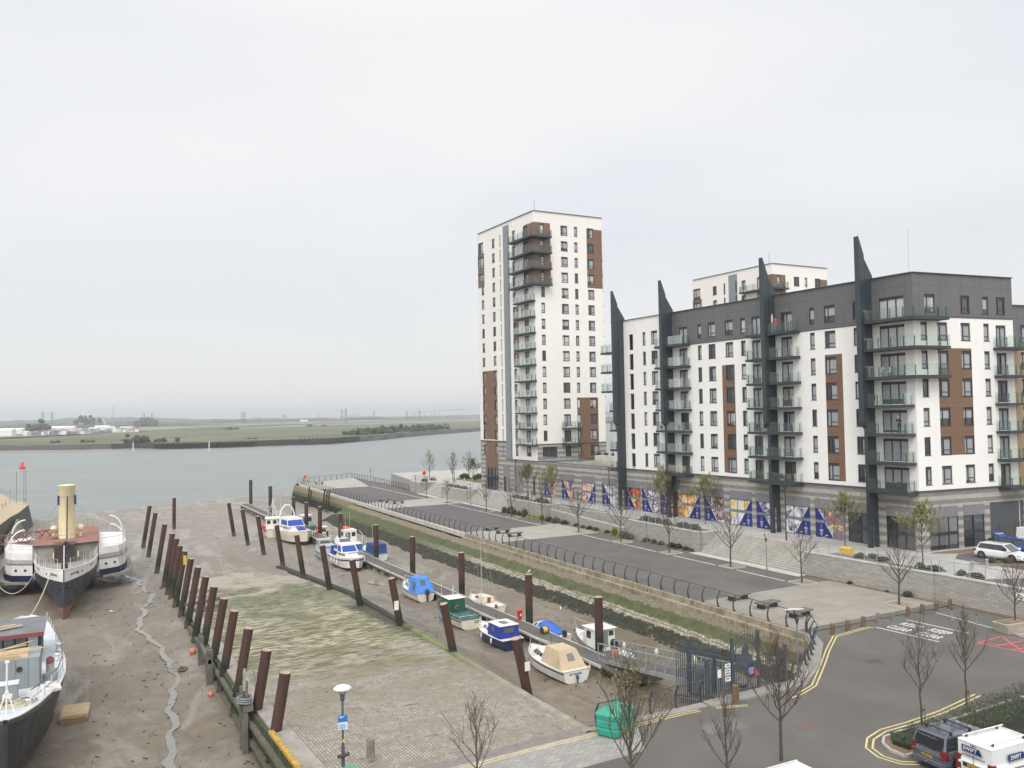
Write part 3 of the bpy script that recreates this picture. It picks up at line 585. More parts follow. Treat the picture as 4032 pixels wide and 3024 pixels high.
def glass_mat(name, tint=(.80, .93, .88), k=.16, col=(.55, .72, .66)):
 m = bpy.data.materials.new(name); m.use_nodes = True; t = m.node_tree; t.nodes.clear(); n = t.nodes.new
 o = n('ShaderNodeOutputMaterial'); tr = n('ShaderNodeBsdfTransparent'); tr.inputs[0].default_value = (*tint, 1)
 gl = n('ShaderNodeBsdfGlossy'); gl.inputs['Roughness'].default_value = .05; df = n('ShaderNodeBsdfDiffuse'); df.inputs[0].default_value = (*col, 1)
 fr = n('ShaderNodeLayerWeight'); fr.inputs[0].default_value = .28; fk = n('ShaderNodeMath'); fk.operation = 'MULTIPLY'; fk.inputs[1].default_value = .38; t.links.new(fr.outputs['Fresnel'], fk.inputs[0])
 a = n('ShaderNodeMixShader'); a.inputs[0].default_value = k; t.links.new(tr.outputs[0], a.inputs[1]); t.links.new(df.outputs[0], a.inputs[2])
 b = n('ShaderNodeMixShader'); t.links.new(fk.outputs[0], b.inputs[0]); t.links.new(a.outputs[0], b.inputs[1]); t.links.new(gl.outputs[0], b.inputs[2]); t.links.new(b.outputs[0], o.inputs[0]); return m
m_glass = glass_mat('balustrade_glass', (.80, .87, .84), .05, (.5, .6, .56))
class Fac:
 """one facade: origin a, direction e along it, outward normal n; s runs along, z up"""
 def __init__(s, a, b, out):
  s.a = Vector(a); e = Vector(b)-s.a; s.len = e.length; s.e = e/s.len; n = Vector((s.e.y, -s.e.x)); s.n = n if n.dot(Vector(out)) > 0 else -n
 def p(s, u, z, o=0): q = s.a+s.e*u+s.n*o; return (q.x, q.y, z)
 def mat(s, u, z, o=0):    # local frame: x along, -y outward, z up
  up = Vector((0, 0, 1)); yv = Vector((-s.n.x, -s.n.y, 0)); xv = yv.cross(up); m = Matrix((xv, yv, up)).transposed().to_4x4(); m.translation = Vector(s.p(u, z, o)); return m
KNAME = {'w': 'rendered_wall', 'g': 'grey_cladding', 'b': 'brown_cladding', 's': 'stone_base', 'p': 'shopfront_panel', 't': 'brick_wall'}
def getb(B, k):
 if k not in B: B[k] = (MB(), B[k[0]][1])
 return B[k]
def facade(F, s0, s1, z0, z1, holes, zone, B, depth=.16, off=0):
 """wall surface with real openings; zone(s,z) names the cladding, B maps it to a builder and a material"""
 S = sorted({s0, s1} | {x for h in holes for x in h[:2]} | set(zone.s)); Z = sorted({z0, z1} | {x for h in holes for x in h[2:4]} | set(zone.z))
 S = [x for x in S if s0-1e-6 <= x <= s1+1e-6]; Z = [x for x in Z if z0-1e-6 <= x <= z1+1e-6]
 flip = F.e.cross(F.n) > 0 if hasattr(F.e, 'cross') and not isinstance(F.e.cross(F.n), Vector) else (F.e.x*F.n.y-F.e.y*F.n.x) > 0
 for i in range(len(S)-1):
  for j in range(len(Z)-1):
   a, b, c, d = S[i], S[i+1], Z[j], Z[j+1]; ms, mz = (a+b)/2, (c+d)/2
   if b-a < 1e-5 or d-c < 1e-5 or any(h[0] < ms < h[1] and h[2] < mz < h[3] for h in holes): continue
   k = zone(ms, mz); mb, m = getb(B, k); mb.face([F.p(a, c, off), F.p(b, c, off), F.p(b, d, off), F.p(a, d, off)], m)
 for h in holes:
  a, b, c, d = h[:4]; k = zone((a+b)/2, c-.01 if c-.01 > z0 else c); mb, m = getb(B, k)
  for P, Q in (((a, c), (a, d)), ((b, c), (b, d)), ((a, c), (b, c)), ((a, d), (b, d))):
   mb.face([F.p(*P, off), F.p(*Q, off), F.p(*Q, off-depth), F.p(*P, off-depth)], m)
class Zone:
 def __init__(s, default, rects): s.d = default; s.r = rects; s.s = [x for r in rects for x in r[1:3]]; s.z = [x for r in rects for x in r[3:5]]
 def __call__(s, u, z):
  k = s.d
  for r in s.r:
   if r[1] < u < r[2] and r[3] < z < r[4]: k = r[0]
  return k
_wc = {}
def window(parent, F, s0, s1, z0, z1, kind='case', off=-.16, base=None, pane=None, tilt=False):
 """window part (frame) with its glass as sub-part; equal sizes share mesh data"""
 w, h = round(s1-s0, 2), round(z1-z0, 2); key = (w, h, kind, pane)
 if key not in _wc:
  mb = MB(); f = .07; t = .07; X = w/2; head = .30 if kind in ('case', 'narrow') else (.28 if kind in ('door', 'slide') else .05)
  def b(x0, x1, zz0, zz1, d=t): mb.box(x0, x1, -d, 0, zz0, zz1, m_win)
  b(-X, -X+f, 0, h); b(X-f, X, 0, h); b(-X+f, X-f, 0, f); b(-X+f, X-f, h-head, h)
  if kind == 'case':
   b(-.18*w-.05, -.18*w+.05, f, h-head); b(-.18*w+.05, X-f, .42, .50); mb.box(-X-.04, X+.04, -.2, 0, -.05, -.002, m_win)
  elif kind == 'narrow': b(-X+f, X-f, .42, .5); mb.box(-X-.04, X+.04, -.2, 0, -.05, -.002, m_win)
  elif kind == 'door': b(-.06, .06, f, h-head)
  elif kind == 'slide': b(-w*.17-.06, -w*.17+.06, f, h-head); b(w*.17-.06, w*.17+.06, f, h-head)
  elif kind == 'shop':
   n = max(2, round(w/1.25))
   for k in range(1, n): b(-X+w*k/n-.04, -X+w*k/n+.04, f, h-head, .1)
   zb = h*.44; b(-X+f, X-f, zb, zb+.32, .06)
  f1 = mb.build('window'); me1 = f1.data; bpy.data.objects.remove(f1)
  mb = MB(); mb.box(-X+.03, X-.03, -.025, .0, .03, h-.05, pane or m_pane); f2 = mb.build('pane'); me2 = f2.data; bpy.data.objects.remove(f2)
  _wc[key] = (me1, me2)
 me1, me2 = _wc[key]; m = F.mat((s0+s1)/2, z0, off)
 if base: m.translation -= Vector(base)
 nm = 'door' if kind in ('door', 'slide') else ('shop_window' if kind == 'shop' else 'window')
 o = link(nm, me1, parent, mat=m); link('pane', me2, o, mat=Matrix.Translation((0, .012, 0))); return o
_post = None
def balcony(parent, F, s0, s1, z, base, depth=1.55, off0=0, ret=None, wrap=None, posts=None):
 """slab with upstand, glass sheets clamped to short posts"""
 global _post
 if _post is None:
  mb = MB(); mb.box(-.03, .03, -.03, .03, 0, .95, m_steel); mb.box(-.03, .16, -.02, .02, .78, .82, m_steel); mb.box(-.03, .16, -.02, .02, .18, .22, m_steel); o = mb.build('post'); _post = o.data; bpy.data.objects.remove(o)
 pts = [(s0, off0), (s0, depth), (s1, depth), (s1, off0)]
 path = [Vector(F.p(s, 0, o)) for s, o in pts]
 if wrap:   # (other facade, its s, depth) : the slab turns the corner
  F2, u2, d2 = wrap
  # corner of both offset lines
  p1, e1 = Vector(F.p(0, 0, depth)), F.e; p2, e2 = Vector(F2.p(0, 0, d2)), F2.e
  den = e1.x*e2.y-e1.y*e2.x; tt = ((p2.x-p1.x)*e2.y-(p2.y-p1.y)*e2.x)/den; c = Vector((p1.x+e1.x*tt, p1.y+e1.y*tt, 0))
  path = [Vector(F.p(s1, 0, off0)), Vector(F.p(s1, 0, depth)), c, Vector(F2.p(u2, 0, d2)), Vector(F2.p(u2, 0, 0))]
  inner = [Vector(F.p(0, 0, 0))]
 else: inner = []
 poly = [(p.x, p.y) for p in path]+[(p.x, p.y) for p in inner]
 mb = MB(); mb.prism(poly, z-.30, z-.02, m_steel_u, m_steel); b = mb.build('balcony', parent, base);
 gl = MB(); P = path[1:-1] if False else path
 cen = sum((p for p in path), Vector())/len(path)
 for a, c in zip(P[:-1], P[1:]):
  d = (c-a).normalized(); n = Vector((d.y, -d.x, 0));
  if (a+c)/2-cen != 0 and ((a+c)/2-cen).dot(n) < 0: n = -n
  L_ = (c-a).length; k = max(1, round(L_/1.5)); g = .03
  for i in range(k):
   q0 = a+d*(L_*i/k+g)-n*.05; q1 = a+d*(L_*(i+1)/k-g)-n*.05
   gl.mesh([(q0.x, q0.y, z+.02), (q1.x, q1.y, z+.02), (q1.x, q1.y, z+1.12), (q0.x, q0.y, z+1.12)], [(0, 1, 2, 3)], m_glass)
   for f in ((.18, .82) if k < 3 else (.12,)):
    q = a+d*(L_*(i+f)/k)-n*.16; m = Matrix.Translation(Vector((q.x, q.y, z))-Vector(base)) @ Matrix.Rotation(math.atan2(d.y, d.x), 4, 'Z'); link('post', _post, b, mat=m)
 gl.build('glass_balustrade', b, base)
 return b
_lamp = None
def wall_lamp(parent, F, s, z, base, out=.0):
 global _lamp
 if _lamp is None:
  mb = MB(); mb.lathe([(.001, -.10), (.19, -.10), (.20, 0)], m_win, seg=14); mb.lathe([(.17, -.105), (.12, -.14), (.001, -.15)], M('lamp_glass', (.7, .68, .6), .4), seg=14)
  me = mb.build('wall_lamp'); me.data.transform(Matrix.Rotation(rad(-90), 4, 'X')); _lamp = me.data; bpy.data.objects.remove(me)
 m = F.mat(s, z, out); m.translation -= Vector(base); m = m @ Matrix.Rotation(rad(180), 4, 'Z'); link('wall_lamp', _lamp, parent, mat=m)
m_fin = panel_mat('fin_steel', (.034, .043, .050), 30, 1.42, .6, .4, .4)
# ---- the long block -------------------------------------------------
C0 = (24.9, 8.32); K0 = (21.4, 78.2)
FW = Fac(C0, K0, (-1, 0)); FS_ = Fac(C0, (36.03, 7.15), (0, -1))
ZF = [8.14+2.84*k for k in range(8)]
BL = thing('apartment_block', 'long white seven-storey apartment block with grey top floor, brown panels and four dark steel fins', 'apartment block', (C0[0], C0[1], 2.25)); bb = BL.location.copy()
WZ = [8.71, 11.60, 14.47, 17.34, 20.13, 22.96, 25.72]
COLW = [(40.80, 41.45, 'narrow', 0), (38.29, 39.60, 'case', 0), (29.64, 30.35, 'narrow', 0), (27.14, 28.42, 'case', 0), (24.09, 25.42, 'case', 0), (22.05, 22.80, 'narrow', 0), (11.83, 12.50, 'narrow', 0), (9.12, 10.52, 'case', 0), (5.5, 6.84, 'case', 0),
  (32.30, 33.90, 'door', 0), (14.92, 16.57, 'door', 0), (.98, 3.78, 'slide', 0), (19.7, 21.0, 'door', 0), (35.9, 37.2, 'door', 0), (43.6, 44.5, 'door', 0)]
def block():
 holes = []; wins = []
 for z in range(7):
  for s0, s1, k, _ in COLW:
   if k in ('door', 'slide'): r = (s0, s1, ZF[z]+.05, ZF[z]+2.30)
   else: r = (s0, s1, WZ[z], WZ[z]+1.82)
   holes.append(r); wins.append((*r, k))
 shops = [(46.23, 42.63), (42.42, 38.95), (38.42, 34.65), (34.25, 30.58), (29.97, 26.36), (25.36, 21.72), (21.08, 17.47), (16.69, 13.17), (12.52, 8.87), (8.24, 5.2), (3.71, .56)]
 pods = [(68.04, 64.54), (62.81, 59.17), (57.14, 53.49), (51.86, 48.1)]
 END = 48.6
 B = {'w': (MB(), m_white), 'g': (MB(), m_grey), 'b': (MB(), m_brown), 's': (MB(), m_stone), 'p': (MB(), m_grey2)}
 zw = Zone('w', [('s', -1, 80, 0, 8.14), ('g', -1, 35.3, 25.05, 40), ('b1', 23.95, 26.08, 8.66, 21.98), ('b2', 8.35, 10.56, 8.62, 22.2)])
 sh = [(b, a, 2.35, 5.5) for a, b in shops]
 facade(FW, 0, END, 2.25, 29.6, holes+sh, zw, B)
 zp = Zone('s', [])
 facade(FW, END, 69.96, 2.25, 8.2, [(b, a, 2.35, 5.5) for a, b in pods], zp, B)
 for a, b in shops+pods:     # grey panel over each shopfront, proud of the stone
  q = [FW.p(b, 5.5, .03), FW.p(a, 5.5, .03), FW.p(a, 6.55, .03), FW.p(b, 6.55, .03)]; getb(B, 'p%d' % int(a*10))[0].extr(q, Vector((-FW.n.x, -FW.n.y, 0))*.05, m_grey2)
 # south face
 COLS = [(.91, 1.75, 'narrow'), (3.08, 4.47, 'case'), (6.26, 7.59, 'case'), (9.43, 10.22, 'narrow'), (11.16, 12.61, 'door')]
 hs = []; ws = []
 for z in range(7):
  for i, (s0, s1, k) in enumerate(COLS):
   if z == 6:
    if i == 0: continue
    if i == 1: s0, s1, k = 1.5, 2.9, 'case'
    if i == 4: s0, s1, k = 11.3, 12.6, 'case'
   if z == 5 and i == 0: pass
   r = (s0, s1, ZF[z]+.05, ZF[z]+2.30) if k == 'door' else (s0, s1, WZ[z]+.03, WZ[z]+1.82)
   hs.append(r); ws.append((*r, k))
 zs = Zone('w', [('s', -1, 80, 0, 8.14), ('g', -1, 80, 25.3, 40), ('b3', 3.04, 7.62, 11.56, 22.2)])
 facade(FS_, 0, 13.67, 2.25, 29.6, hs+[(1.23, 5.03, 2.35, 5.5), (5.71, 8.6, 2.35, 5.5), (9.41, 14.2, 2.25, 6.6)], zs, B)
 for a, b in ((1.23, 5.03), (5.71, 8.6)): getb(B, 'pS%d' % int(a))[0].extr([FS_.p(a, 5.5, .03), FS_.p(b, 5.5, .03), FS_.p(b, 6.55, .03), FS_.p(a, 6.55, .03)], Vector((-FS_.n.x, -FS_.n.y, 0))*.05, m_grey2)
 # other sides, roof and parapets
 N = 14.5
 nb = FW.p(END, 0, -N); sb = FS_.p(13.67, 0, 0); back = Vector(FW.p(0, 0, -14.2))
 m = B['w'][0]; A = FW.p(END, 8.2);
 for P, Q, z0, z1 in ((FW.p(END, 0), nb, 8.2, 29.6), (nb, sb, 2.25, 29.6)): m.face([(P[0], P[1], z0), (Q[0], Q[1], z0), (Q[0], Q[1], z1), (P[0], P[1], z1)], m_white)
 for k in B:
  if B[k][0].v: B[k][0].build(KNAME[k[0]], BL, bb)
 mb = MB(); q = [FW.p(0, 0), FW.p(END, 0), nb, sb]; mb.mesh([(x, y, 28.9) for x, y, _ in q], [(0, 1, 2, 3)], m_roof)
 for i in range(4): mb.bar((*q[i][:2], 29.62), (*q[(i+1) % 4][:2], 29.62), .34, .08, m_cope)
 mb.bar(Vector(FW.p(-.05, 8.14, .04)), Vector(FW.p(END, 8.14, .04)), .12, .16, m_cope); mb.bar(Vector(FS_.p(-.05, 8.14, .04)), Vector(FS_.p(13.6, 8.14, .04)), .12, .16, m_cope)
 mb.bar(Vector(FW.p(-.02, 25.05, .02)), Vector(FW.p(35.3, 25.05, .02)), .06, .10, m_cope); mb.bar(Vector(FS_.p(-.02, 25.3, .02)), Vector(FS_.p(13.6, 25.3, .02)), .06, .10, m_cope)
 mb.build('roof', BL, bb)
 mb = MB(); r = FW.p(1.9, 29.6, -2.4); mb.tube([r, (r[0], r[1], 34.6)], .035, M('mast_paint', (.55, .52, .5), .5)); mb.build('mast', BL, bb)
 # windows, largest in the picture first so that the smallest fall into one remainder
 allw = [(FW, *w) for w in wins]+[(FS_, *w) for w in ws]
 vis = [w for w in allw if not (w[0] is FW and w[5] == 'door' and w[1] > 43)]
 def dist(w): p = Vector(w[0].p(w[1], w[3])); return (p-CAM).length/((w[2]-w[1])**.5)
 vis.sort(key=dist)
 dn = 0
 rest = MB()
 nwin = 0
 for F, s0, s1, z0, z1, k in vis:
  isd = k in ('door', 'slide')
  if not isd: nwin += 1
  if isd or nwin <= 100: window(BL, F, s0, s1, z0, z1, k, base=bb)
  else:
   rest.mesh([F.p(s0, z0, -.12), F.p(s1, z0, -.12), F.p(s1, z1, -.12), F.p(s0, z1, -.12)], [(0, 1, 2, 3)], m_win)
   u = s0+.07 if k == 'narrow' else s0+.07
   rest.mesh([F.p(s0+.1, z0+.5, -.1), F.p(s1-.1, z0+.5, -.1), F.p(s1-.1, z1-.3, -.1), F.p(s0+.1, z1-.3, -.1)], [(0, 1, 2, 3)], m_pane)
   rest.mesh([F.p(s0+.1, z0+.1, -.1), F.p(s1-.1, z0+.1, -.1), F.p(s1-.1, z0+.42, -.1), F.p(s0+.1, z0+.42, -.1)], [(0, 1, 2, 3)], m_pane)
 if rest.v: tag(rest.build('window_rows', BL, bb), kind='stuff')
 # fins: a slab square to the wall, its outer blade taller and slipped forward
 for s in (4.75, 17.55, 35.35, 45.9):
  mb = MB(); z0 = 2.25; o0, o1 = 1.35, -.25; t = .34; fin_top = 33.75
  def sl(oa, ob, za, zb, zta, ztb, ss, tt):      # slab piece between offsets oa>ob, sloping top
   A = [FW.p(ss-tt/2, za, oa), FW.p(ss-tt/2, zb, ob), FW.p(ss-tt/2, ztb, ob), FW.p(ss-tt/2, zta, oa)]
   mb.extr(A, Vector((FW.e.x, FW.e.y, 0))*tt, m_fin)
  sl(.95, o1, 5.1, 5.1, 31.6, 29.9, s, t)
  sl(1.85, 1.05, 14.9, 14.1, 33.9, 32.0, s+.06, t+.22)
  for o in (1.1, .05):
   A = [FW.p(s-.2, z0, o+.22), FW.p(s-.2, z0, o-.22), FW.p(s+.2, z0, o-.22), FW.p(s+.2, z0, o+.22)]; mb.extr(A, (0, 0, 2.9 if o < .5 else 13), m_fin)
  mb.bar(FW.p(s, 31.7, 1.0), FW.p(s, 5.2, 1.0), .12, .1, m_steel_u)
  mb.build('fin', BL, bb)
 # balconies
 for k in range(7):
  z = ZF[k]
  if k >= 4: balcony(BL, FW, 0, 4.55, z, bb, ret=None, wrap=(FS_, 3.35 if k < 6 else 3.3, 1.3))
  else: balcony(BL, FW, .15, 4.55, z, bb)
  balcony(BL, FW, 13.85, 17.35, z, bb); balcony(BL, FW, 17.75, 20.9, z, bb, 1.3)
  balcony(BL, FW, 31.7, 35.15, z, bb, 1.4); balcony(BL, FW, 35.6, 37.6, z, bb, 1.2)
  balcony(BL, FW, 46.2, 47.7 if k < 4 else 49.6, z, bb, 1.4)
  if k < 6: balcony(BL, FS_, 10.7, 14.4, z, bb, 1.45)
  for s in (.6, 14.5, 21.4, 31.9, 38.0): wall_lamp(BL, FW, s, z+2.0, bb)
  if k < 6: wall_lamp(BL, FS_, 10.75, z+1.9, bb)
 return shops+pods
SHOPS = block()
# ------------------------------------------------------------------ towers
def tower():
 K = Vector(K0); TW = Fac(K0, (20.6, 98.9), (-1, 0)); TS = Fac(K0, (35.4, 78.3), (0, -1))
 base = (21.4, 78.2, 2.25)
 T = thing('tower_block', 'tall fifteen-storey white residential tower with brown panels and a grey strip, beside the river', 'tower block', base)
 R = 51.15; zr = [47.37-2.747*k for k in range(15)]      # sill heights, top row first
 H = 1.72
 B = {'w': (MB(), m_white2), 'b': (MB(), m_brown), 's': (MB(), m_stone), 'g': (MB(), m_slot), 'p': (MB(), m_grey2)}
 hs = []; ws = []
 def add(L, W_, F, a, b, z, k, h=H): r = (a, b, z, z+h); L.append(r); W_.append((F, *r, k))
 for i, z in enumerate(zr):
  if i < 14:
   add(hs, ws, TS, 5.39, 6.79, z-(.35 if i in (12, 13) else 0), 'door' if i in (12, 13) else 'case', H+(.35 if i in (12, 13) else 0))
   add(hs, ws, TS, 8.15, 8.84, z, 'narrow'); add(hs, ws, TS, 10.85, 12.19, z, 'case'); add(hs, ws, TS, 1.27, 2.02, z, 'narrow')
  else: add(hs, ws, TS, 1.0, 3.9, z-.4, 'slide', 2.1); add(hs, ws, TS, 5.6, 6.7, z, 'case'); add(hs, ws, TS, 8.15, 8.84, z, 'narrow'); add(hs, ws, TS, 10.7, 12.5, z, 'case')
 ht = []; wt = []
 for i, z in enumerate(zr):
  if i == 0: pass
  add(ht, wt, TW, 6.46, 7.56, z, 'case'); add(ht, wt, TW, 2.06, 3.62, z-.3 if i < 14 else z, 'door', H+.3 if i < 14 else H)
  add(ht, wt, TW, 8.72, 9.15, z-.3, 'slot', 2.2)
  add(ht, wt, TW, 11.78, 12.26, z-.3 if i < 14 else z, 'slot', 2.2 if i < 14 else 1.7); add(ht, wt, TW, 14.12, 15.21, z, 'case')
  if i < 3: add(ht, wt, TW, 18.7, 20.75, z-.3 if i < 2 else z, 'case', 2.2 if i < 2 else 1.4)
  else: add(ht, wt, TW, 18.57, 19.62, z, 'case')
 zs = Zone('w', [('b1', -.01, 3.3, 38.45, 49.25), ('b2', 10.75, 14.0, 38.4, 48.95), ('s', -1, 14, 0, 11.05), ('b3', 8.1, 12.5, 8.2, 19.0)])
 facade(TS, 0, 14.0, 8.2, R, hs, zs, B)
 zt = Zone('w', [('b1', -.01, 3.3, 38.45, 49.25), ('b4', 5.6, 7.6, 24.6, 35.4), ('g', 8.6, 10.9, 8.2, 50.6), ('s', -1, 30, 0, 8.2), ('s2', 10.9, 21, 8.2, 11.3), ('b5', 18.35, 20.95, 40.6, 47.1), ('b6', 13.95, 19.75, 11.6, 24.5), ('b7', 14.0, 19.0, 2.2, 11.2), ('p1', 9.6, 12.2, 2.2, 7.0), ('p2', 5.0, 8.4, 2.2, 7.3)])
 gf = [(14.1, 18.3, 2.3, 6.3), (11.2, 12.1, 2.3, 4.9), (1.0, 1.75, 2.3, 5.1)]
 facade(TW, 0, 20.95, 2.25, R, ht+gf, zt, B)
 far = TW.p(20.95, 0); e = (36.0, 99.0, 0); s_ = TS.p(14.0, 0)
 for P, Q in ((s_, e), (e, far)): B['w'][0].face([(P[0], P[1], 2.25), (Q[0], Q[1], 2.25), (Q[0], Q[1], R), (P[0], P[1], R)], m_white2)
 for k in B:
  if B[k][0].v: B[k][0].build({'g': 'grey_strip', 'p': 'grey_panel'}.get(k[0], KNAME[k[0]]), T, base)
 mb = MB(); q = [K0, (20.6, 98.9), (36.0, 99.0), (35.4, 78.3)]; mb.mesh([(x, y, R-.7) for x, y in q], [(0, 1, 2, 3)], m_roof)
 for i in range(4): mb.bar((*q[i], R+.03), (*q[(i+1) % 4], R+.03), .34, .09, m_cope)
 mb.build('roof', T, base)
 mb = MB(); mb.tube([(22.6, 80, R), (22.6, 80, R+2.3)], .04, m_cope); mb.build('mast', T, base)
 mb = MB()
 for z in (8.2, 11.05): mb.bar(TS.p(0 if z > 9 else 0, z, .04), TS.p(14.0, z, .04), .1, .14, m_cope)
 mb.bar(TW.p(0, 8.2, .04), TW.p(10.9, 8.2, .04), .1, .14, m_cope); mb.bar(TW.p(10.9, 11.35, .04), TW.p(20.95, 11.35, .04), .12, .14, m_cope); mb.build('string_course', T, base)
 allw = ws+wt
 allw.sort(key=lambda w: -(w[2]-w[1])*(w[4]-w[3])*(.75 if w[0] is TW else 1))
 rest = MB(); nw = 0
 for F, s0, s1, z0, z1, k in allw:
  door = k in ('door', 'slide')
  if not door: nw += 1
  if door or nw <= 100: window(T, F, s0, s1, z0, z1, 'narrow' if k == 'slot' else k, base=base)
  else:
   rest.mesh([F.p(s0, z0, -.1), F.p(s1, z0, -.1), F.p(s1, z1, -.1), F.p(s0, z1, -.1)], [(0, 1, 2, 3)], m_win)
   rest.mesh([F.p(s0+.09, z0+.09, -.08), F.p(s1-.09, z0+.09, -.08), F.p(s1-.09, z1-.25, -.08), F.p(s0+.09, z1-.25, -.08)], [(0, 1, 2, 3)], m_pane)
 if rest.v: tag(rest.build('narrow_windows', T, base), kind='stuff')
 for a, b, z0, z1 in gf: window(T, TW, a, b, z0, z1, 'shop' if b-a > 2 else 'door', base=base, pane=m_shopglass)
 mb = MB(); mb.extr([TW.p(13.8, 4.75, 0), TW.p(18.6, 4.75, 0), TW.p(18.6, 4.75, 1.3), TW.p(13.8, 4.75, 1.3)], (0, 0, .12), m_steel); mb.build('canopy', T, base)
 mb = MB(); mb.extr([TW.p(12.9, 3.0, .02), TW.p(13.3, 3.0, .02), TW.p(13.3, 3.9, .02), TW.p(12.9, 3.9, .02)], (-.06, 0, 0), M('red_paint', (.5, .03, .03), .4)); mb.build('post_box', T, base)
 for i in range(14):
  z = zr[i]-.62
  if i < 4: balcony(T, TW, 0, 6.95, z, base, 1.3, wrap=(TS, 2.95, 1.2))
  else: balcony(T, TW, -.2, 6.85 if False else 5.6, z, base, 1.15)
  if i in (12, 13): balcony(T, TS, 4.9, 8.3, z, base, 1.2)
  F = Fac((35.4, 78.3), (36.0, 99.0), (1, 0));
  if i > 0: balcony(T, F, 2.0, 5.6, z, base, 1.35)
  wall_lamp(T, TW, 1.3, z+1.9, base)
  if i in (12, 13): wall_lamp(T, TS, 7.5, z+1.8, base)
 return T
TOWER = freeze(tower())
copy_tree(TOWER, loc=(62.9, 64.9, -6.3), label='second white tower seen over the roof of the long block, between its steel fins')
# neighbour block at the right edge
def neighbour():
 b = (39.5, 6.6, 2.25); N = thing('brick_block', 'tan brick block with grey top floor, cut off at the right edge behind cars', 'apartment block', b)
 F = Fac(FS_.p(13.72, 0, -.2)[:2], FS_.p(26, 0, -.2)[:2], (0, -1)); B = {'t': (MB(), m_tan), 'g': (MB(), m_grey), 's': (MB(), m_stone)}
 holes = []
 for k in range(6):
  for s in (1.2, 4.2, 7.2): holes.append((s, s+1.3, WZ[k], WZ[k]+1.8))
 facade(F, 0, 12, 2.25, 26.8, holes, Zone('t', [('s', -1, 80, 0, 8.14), ('g', -1, 80, 22.4, 40)]), B)
 P, Q = F.p(0, 0), F.p(0, 0, -14)
 B['g'][0].face([(P[0], P[1], 22), (Q[0], Q[1], 22), (Q[0], Q[1], 26.8), (P[0], P[1], 26.8)], m_grey)
 R_, S = F.p(12, 0), F.p(12, 0, -14)
 for X, Y in ((R_, S), (S, Q)): B['t'][0].face([(X[0], X[1], 2.25), (Y[0], Y[1], 2.25), (Y[0], Y[1], 26.8), (X[0], X[1], 26.8)], m_tan)
 for k in B: B[k][0].build(KNAME[k[0]], N, b)
 mb = MB(); mb.mesh([(*P[:2], 26.5), (*R_[:2], 26.5), (*S[:2], 26.5), (*Q[:2], 26.5)], [(0, 1, 2, 3)], m_roof); mb.bar((*P[:2], 26.82), (*R_[:2], 26.82), .3, .08, m_cope); mb.bar((*P[:2], 26.82), (*Q[:2], 26.82), .3, .08, m_cope); mb.build('roof', N, b)
 for h in holes: window(N, F, *h, 'case', base=b)
neighbour()
# ground-floor glazing, posters and service shutter of the block --------
m_blue = M('poster_blue', (.016, .022, .16), .35, .05, 1)
m_pw = M('poster_white', (.72, .74, .78), .4, .03, 1)
def photo_mat(i, cols):
 t = NT('poster_photo'); v = t.mapv(t.objc(), (1, 1, 1), (.3*i, .2*i, .7*i), (i*3.1, i*1.7, i)); n = t.noise(v, .8, 2, .5, .5); m = t.noise(v, 2.6, 3, .6, .6)
 f = t.math('ADD', t.math('MULTIPLY', n, .75), t.math('MULTIPLY', m, .25)); k = len(cols)
 t.col(t.ramp(f, [(.34+.32*j/(k-1), c) for j, c in enumerate(cols)], 'EASE')); t.set(Roughness=.25); return t.m
PHOTO = [photo_mat(0, [(.62, .62, .6), (.10, .07, .05), (.55, .30, .16), (.75, .68, .6), (.2, .3, .12)]), photo_mat(1, [(.04, .2, .22), (.65, .35, .2), (.75, .55, .35), (.05, .1, .28), (.5, .08, .05)]),
         photo_mat(2, [(.30, .10, .06), (.62, .42, .33), (.70, .55, .45), (.25, .12, .08), (.72, .62, .55)]), photo_mat(3, [(.06, .07, .09), (.42, .45, .5), (.75, .75, .74), (.12, .13, .17), (.6, .62, .66)]),
         photo_mat(4, [(.55, .38, .05), (.75, .6, .2), (.12, .03, .03), (.62, .15, .08), (.05, .04, .05)]), photo_mat(5, [(.75, .76, .78), (.6, .58, .62), (.12, .08, .14), (.7, .68, .7), (.68, .45, .38)]),
         photo_mat(6, [(.45, .16, .04), (.65, .35, .10), (.78, .55, .3), (.72, .65, .5), (.10, .05, .02)]), photo_mat(7, [(.10, .18, .3), (.74, .75, .76), (.05, .04, .05), (.6, .35, .25), (.15, .4, .6)]),
         photo_mat(8, [(.68, .12, .08), (.75, .6, .15), (.55, .65, .75), (.70, .62, .68), (.25, .08, .3)]), photo_mat(9, [(.74, .72, .66), (.05, .12, .14), (.55, .35, .22), (.08, .06, .05), (.6, .65, .66)]),
         photo_mat(10, [(.55, .22, .10), (.65, .45, .22), (.06, .20, .32), (.45, .10, .05), (.70, .62, .45)])]
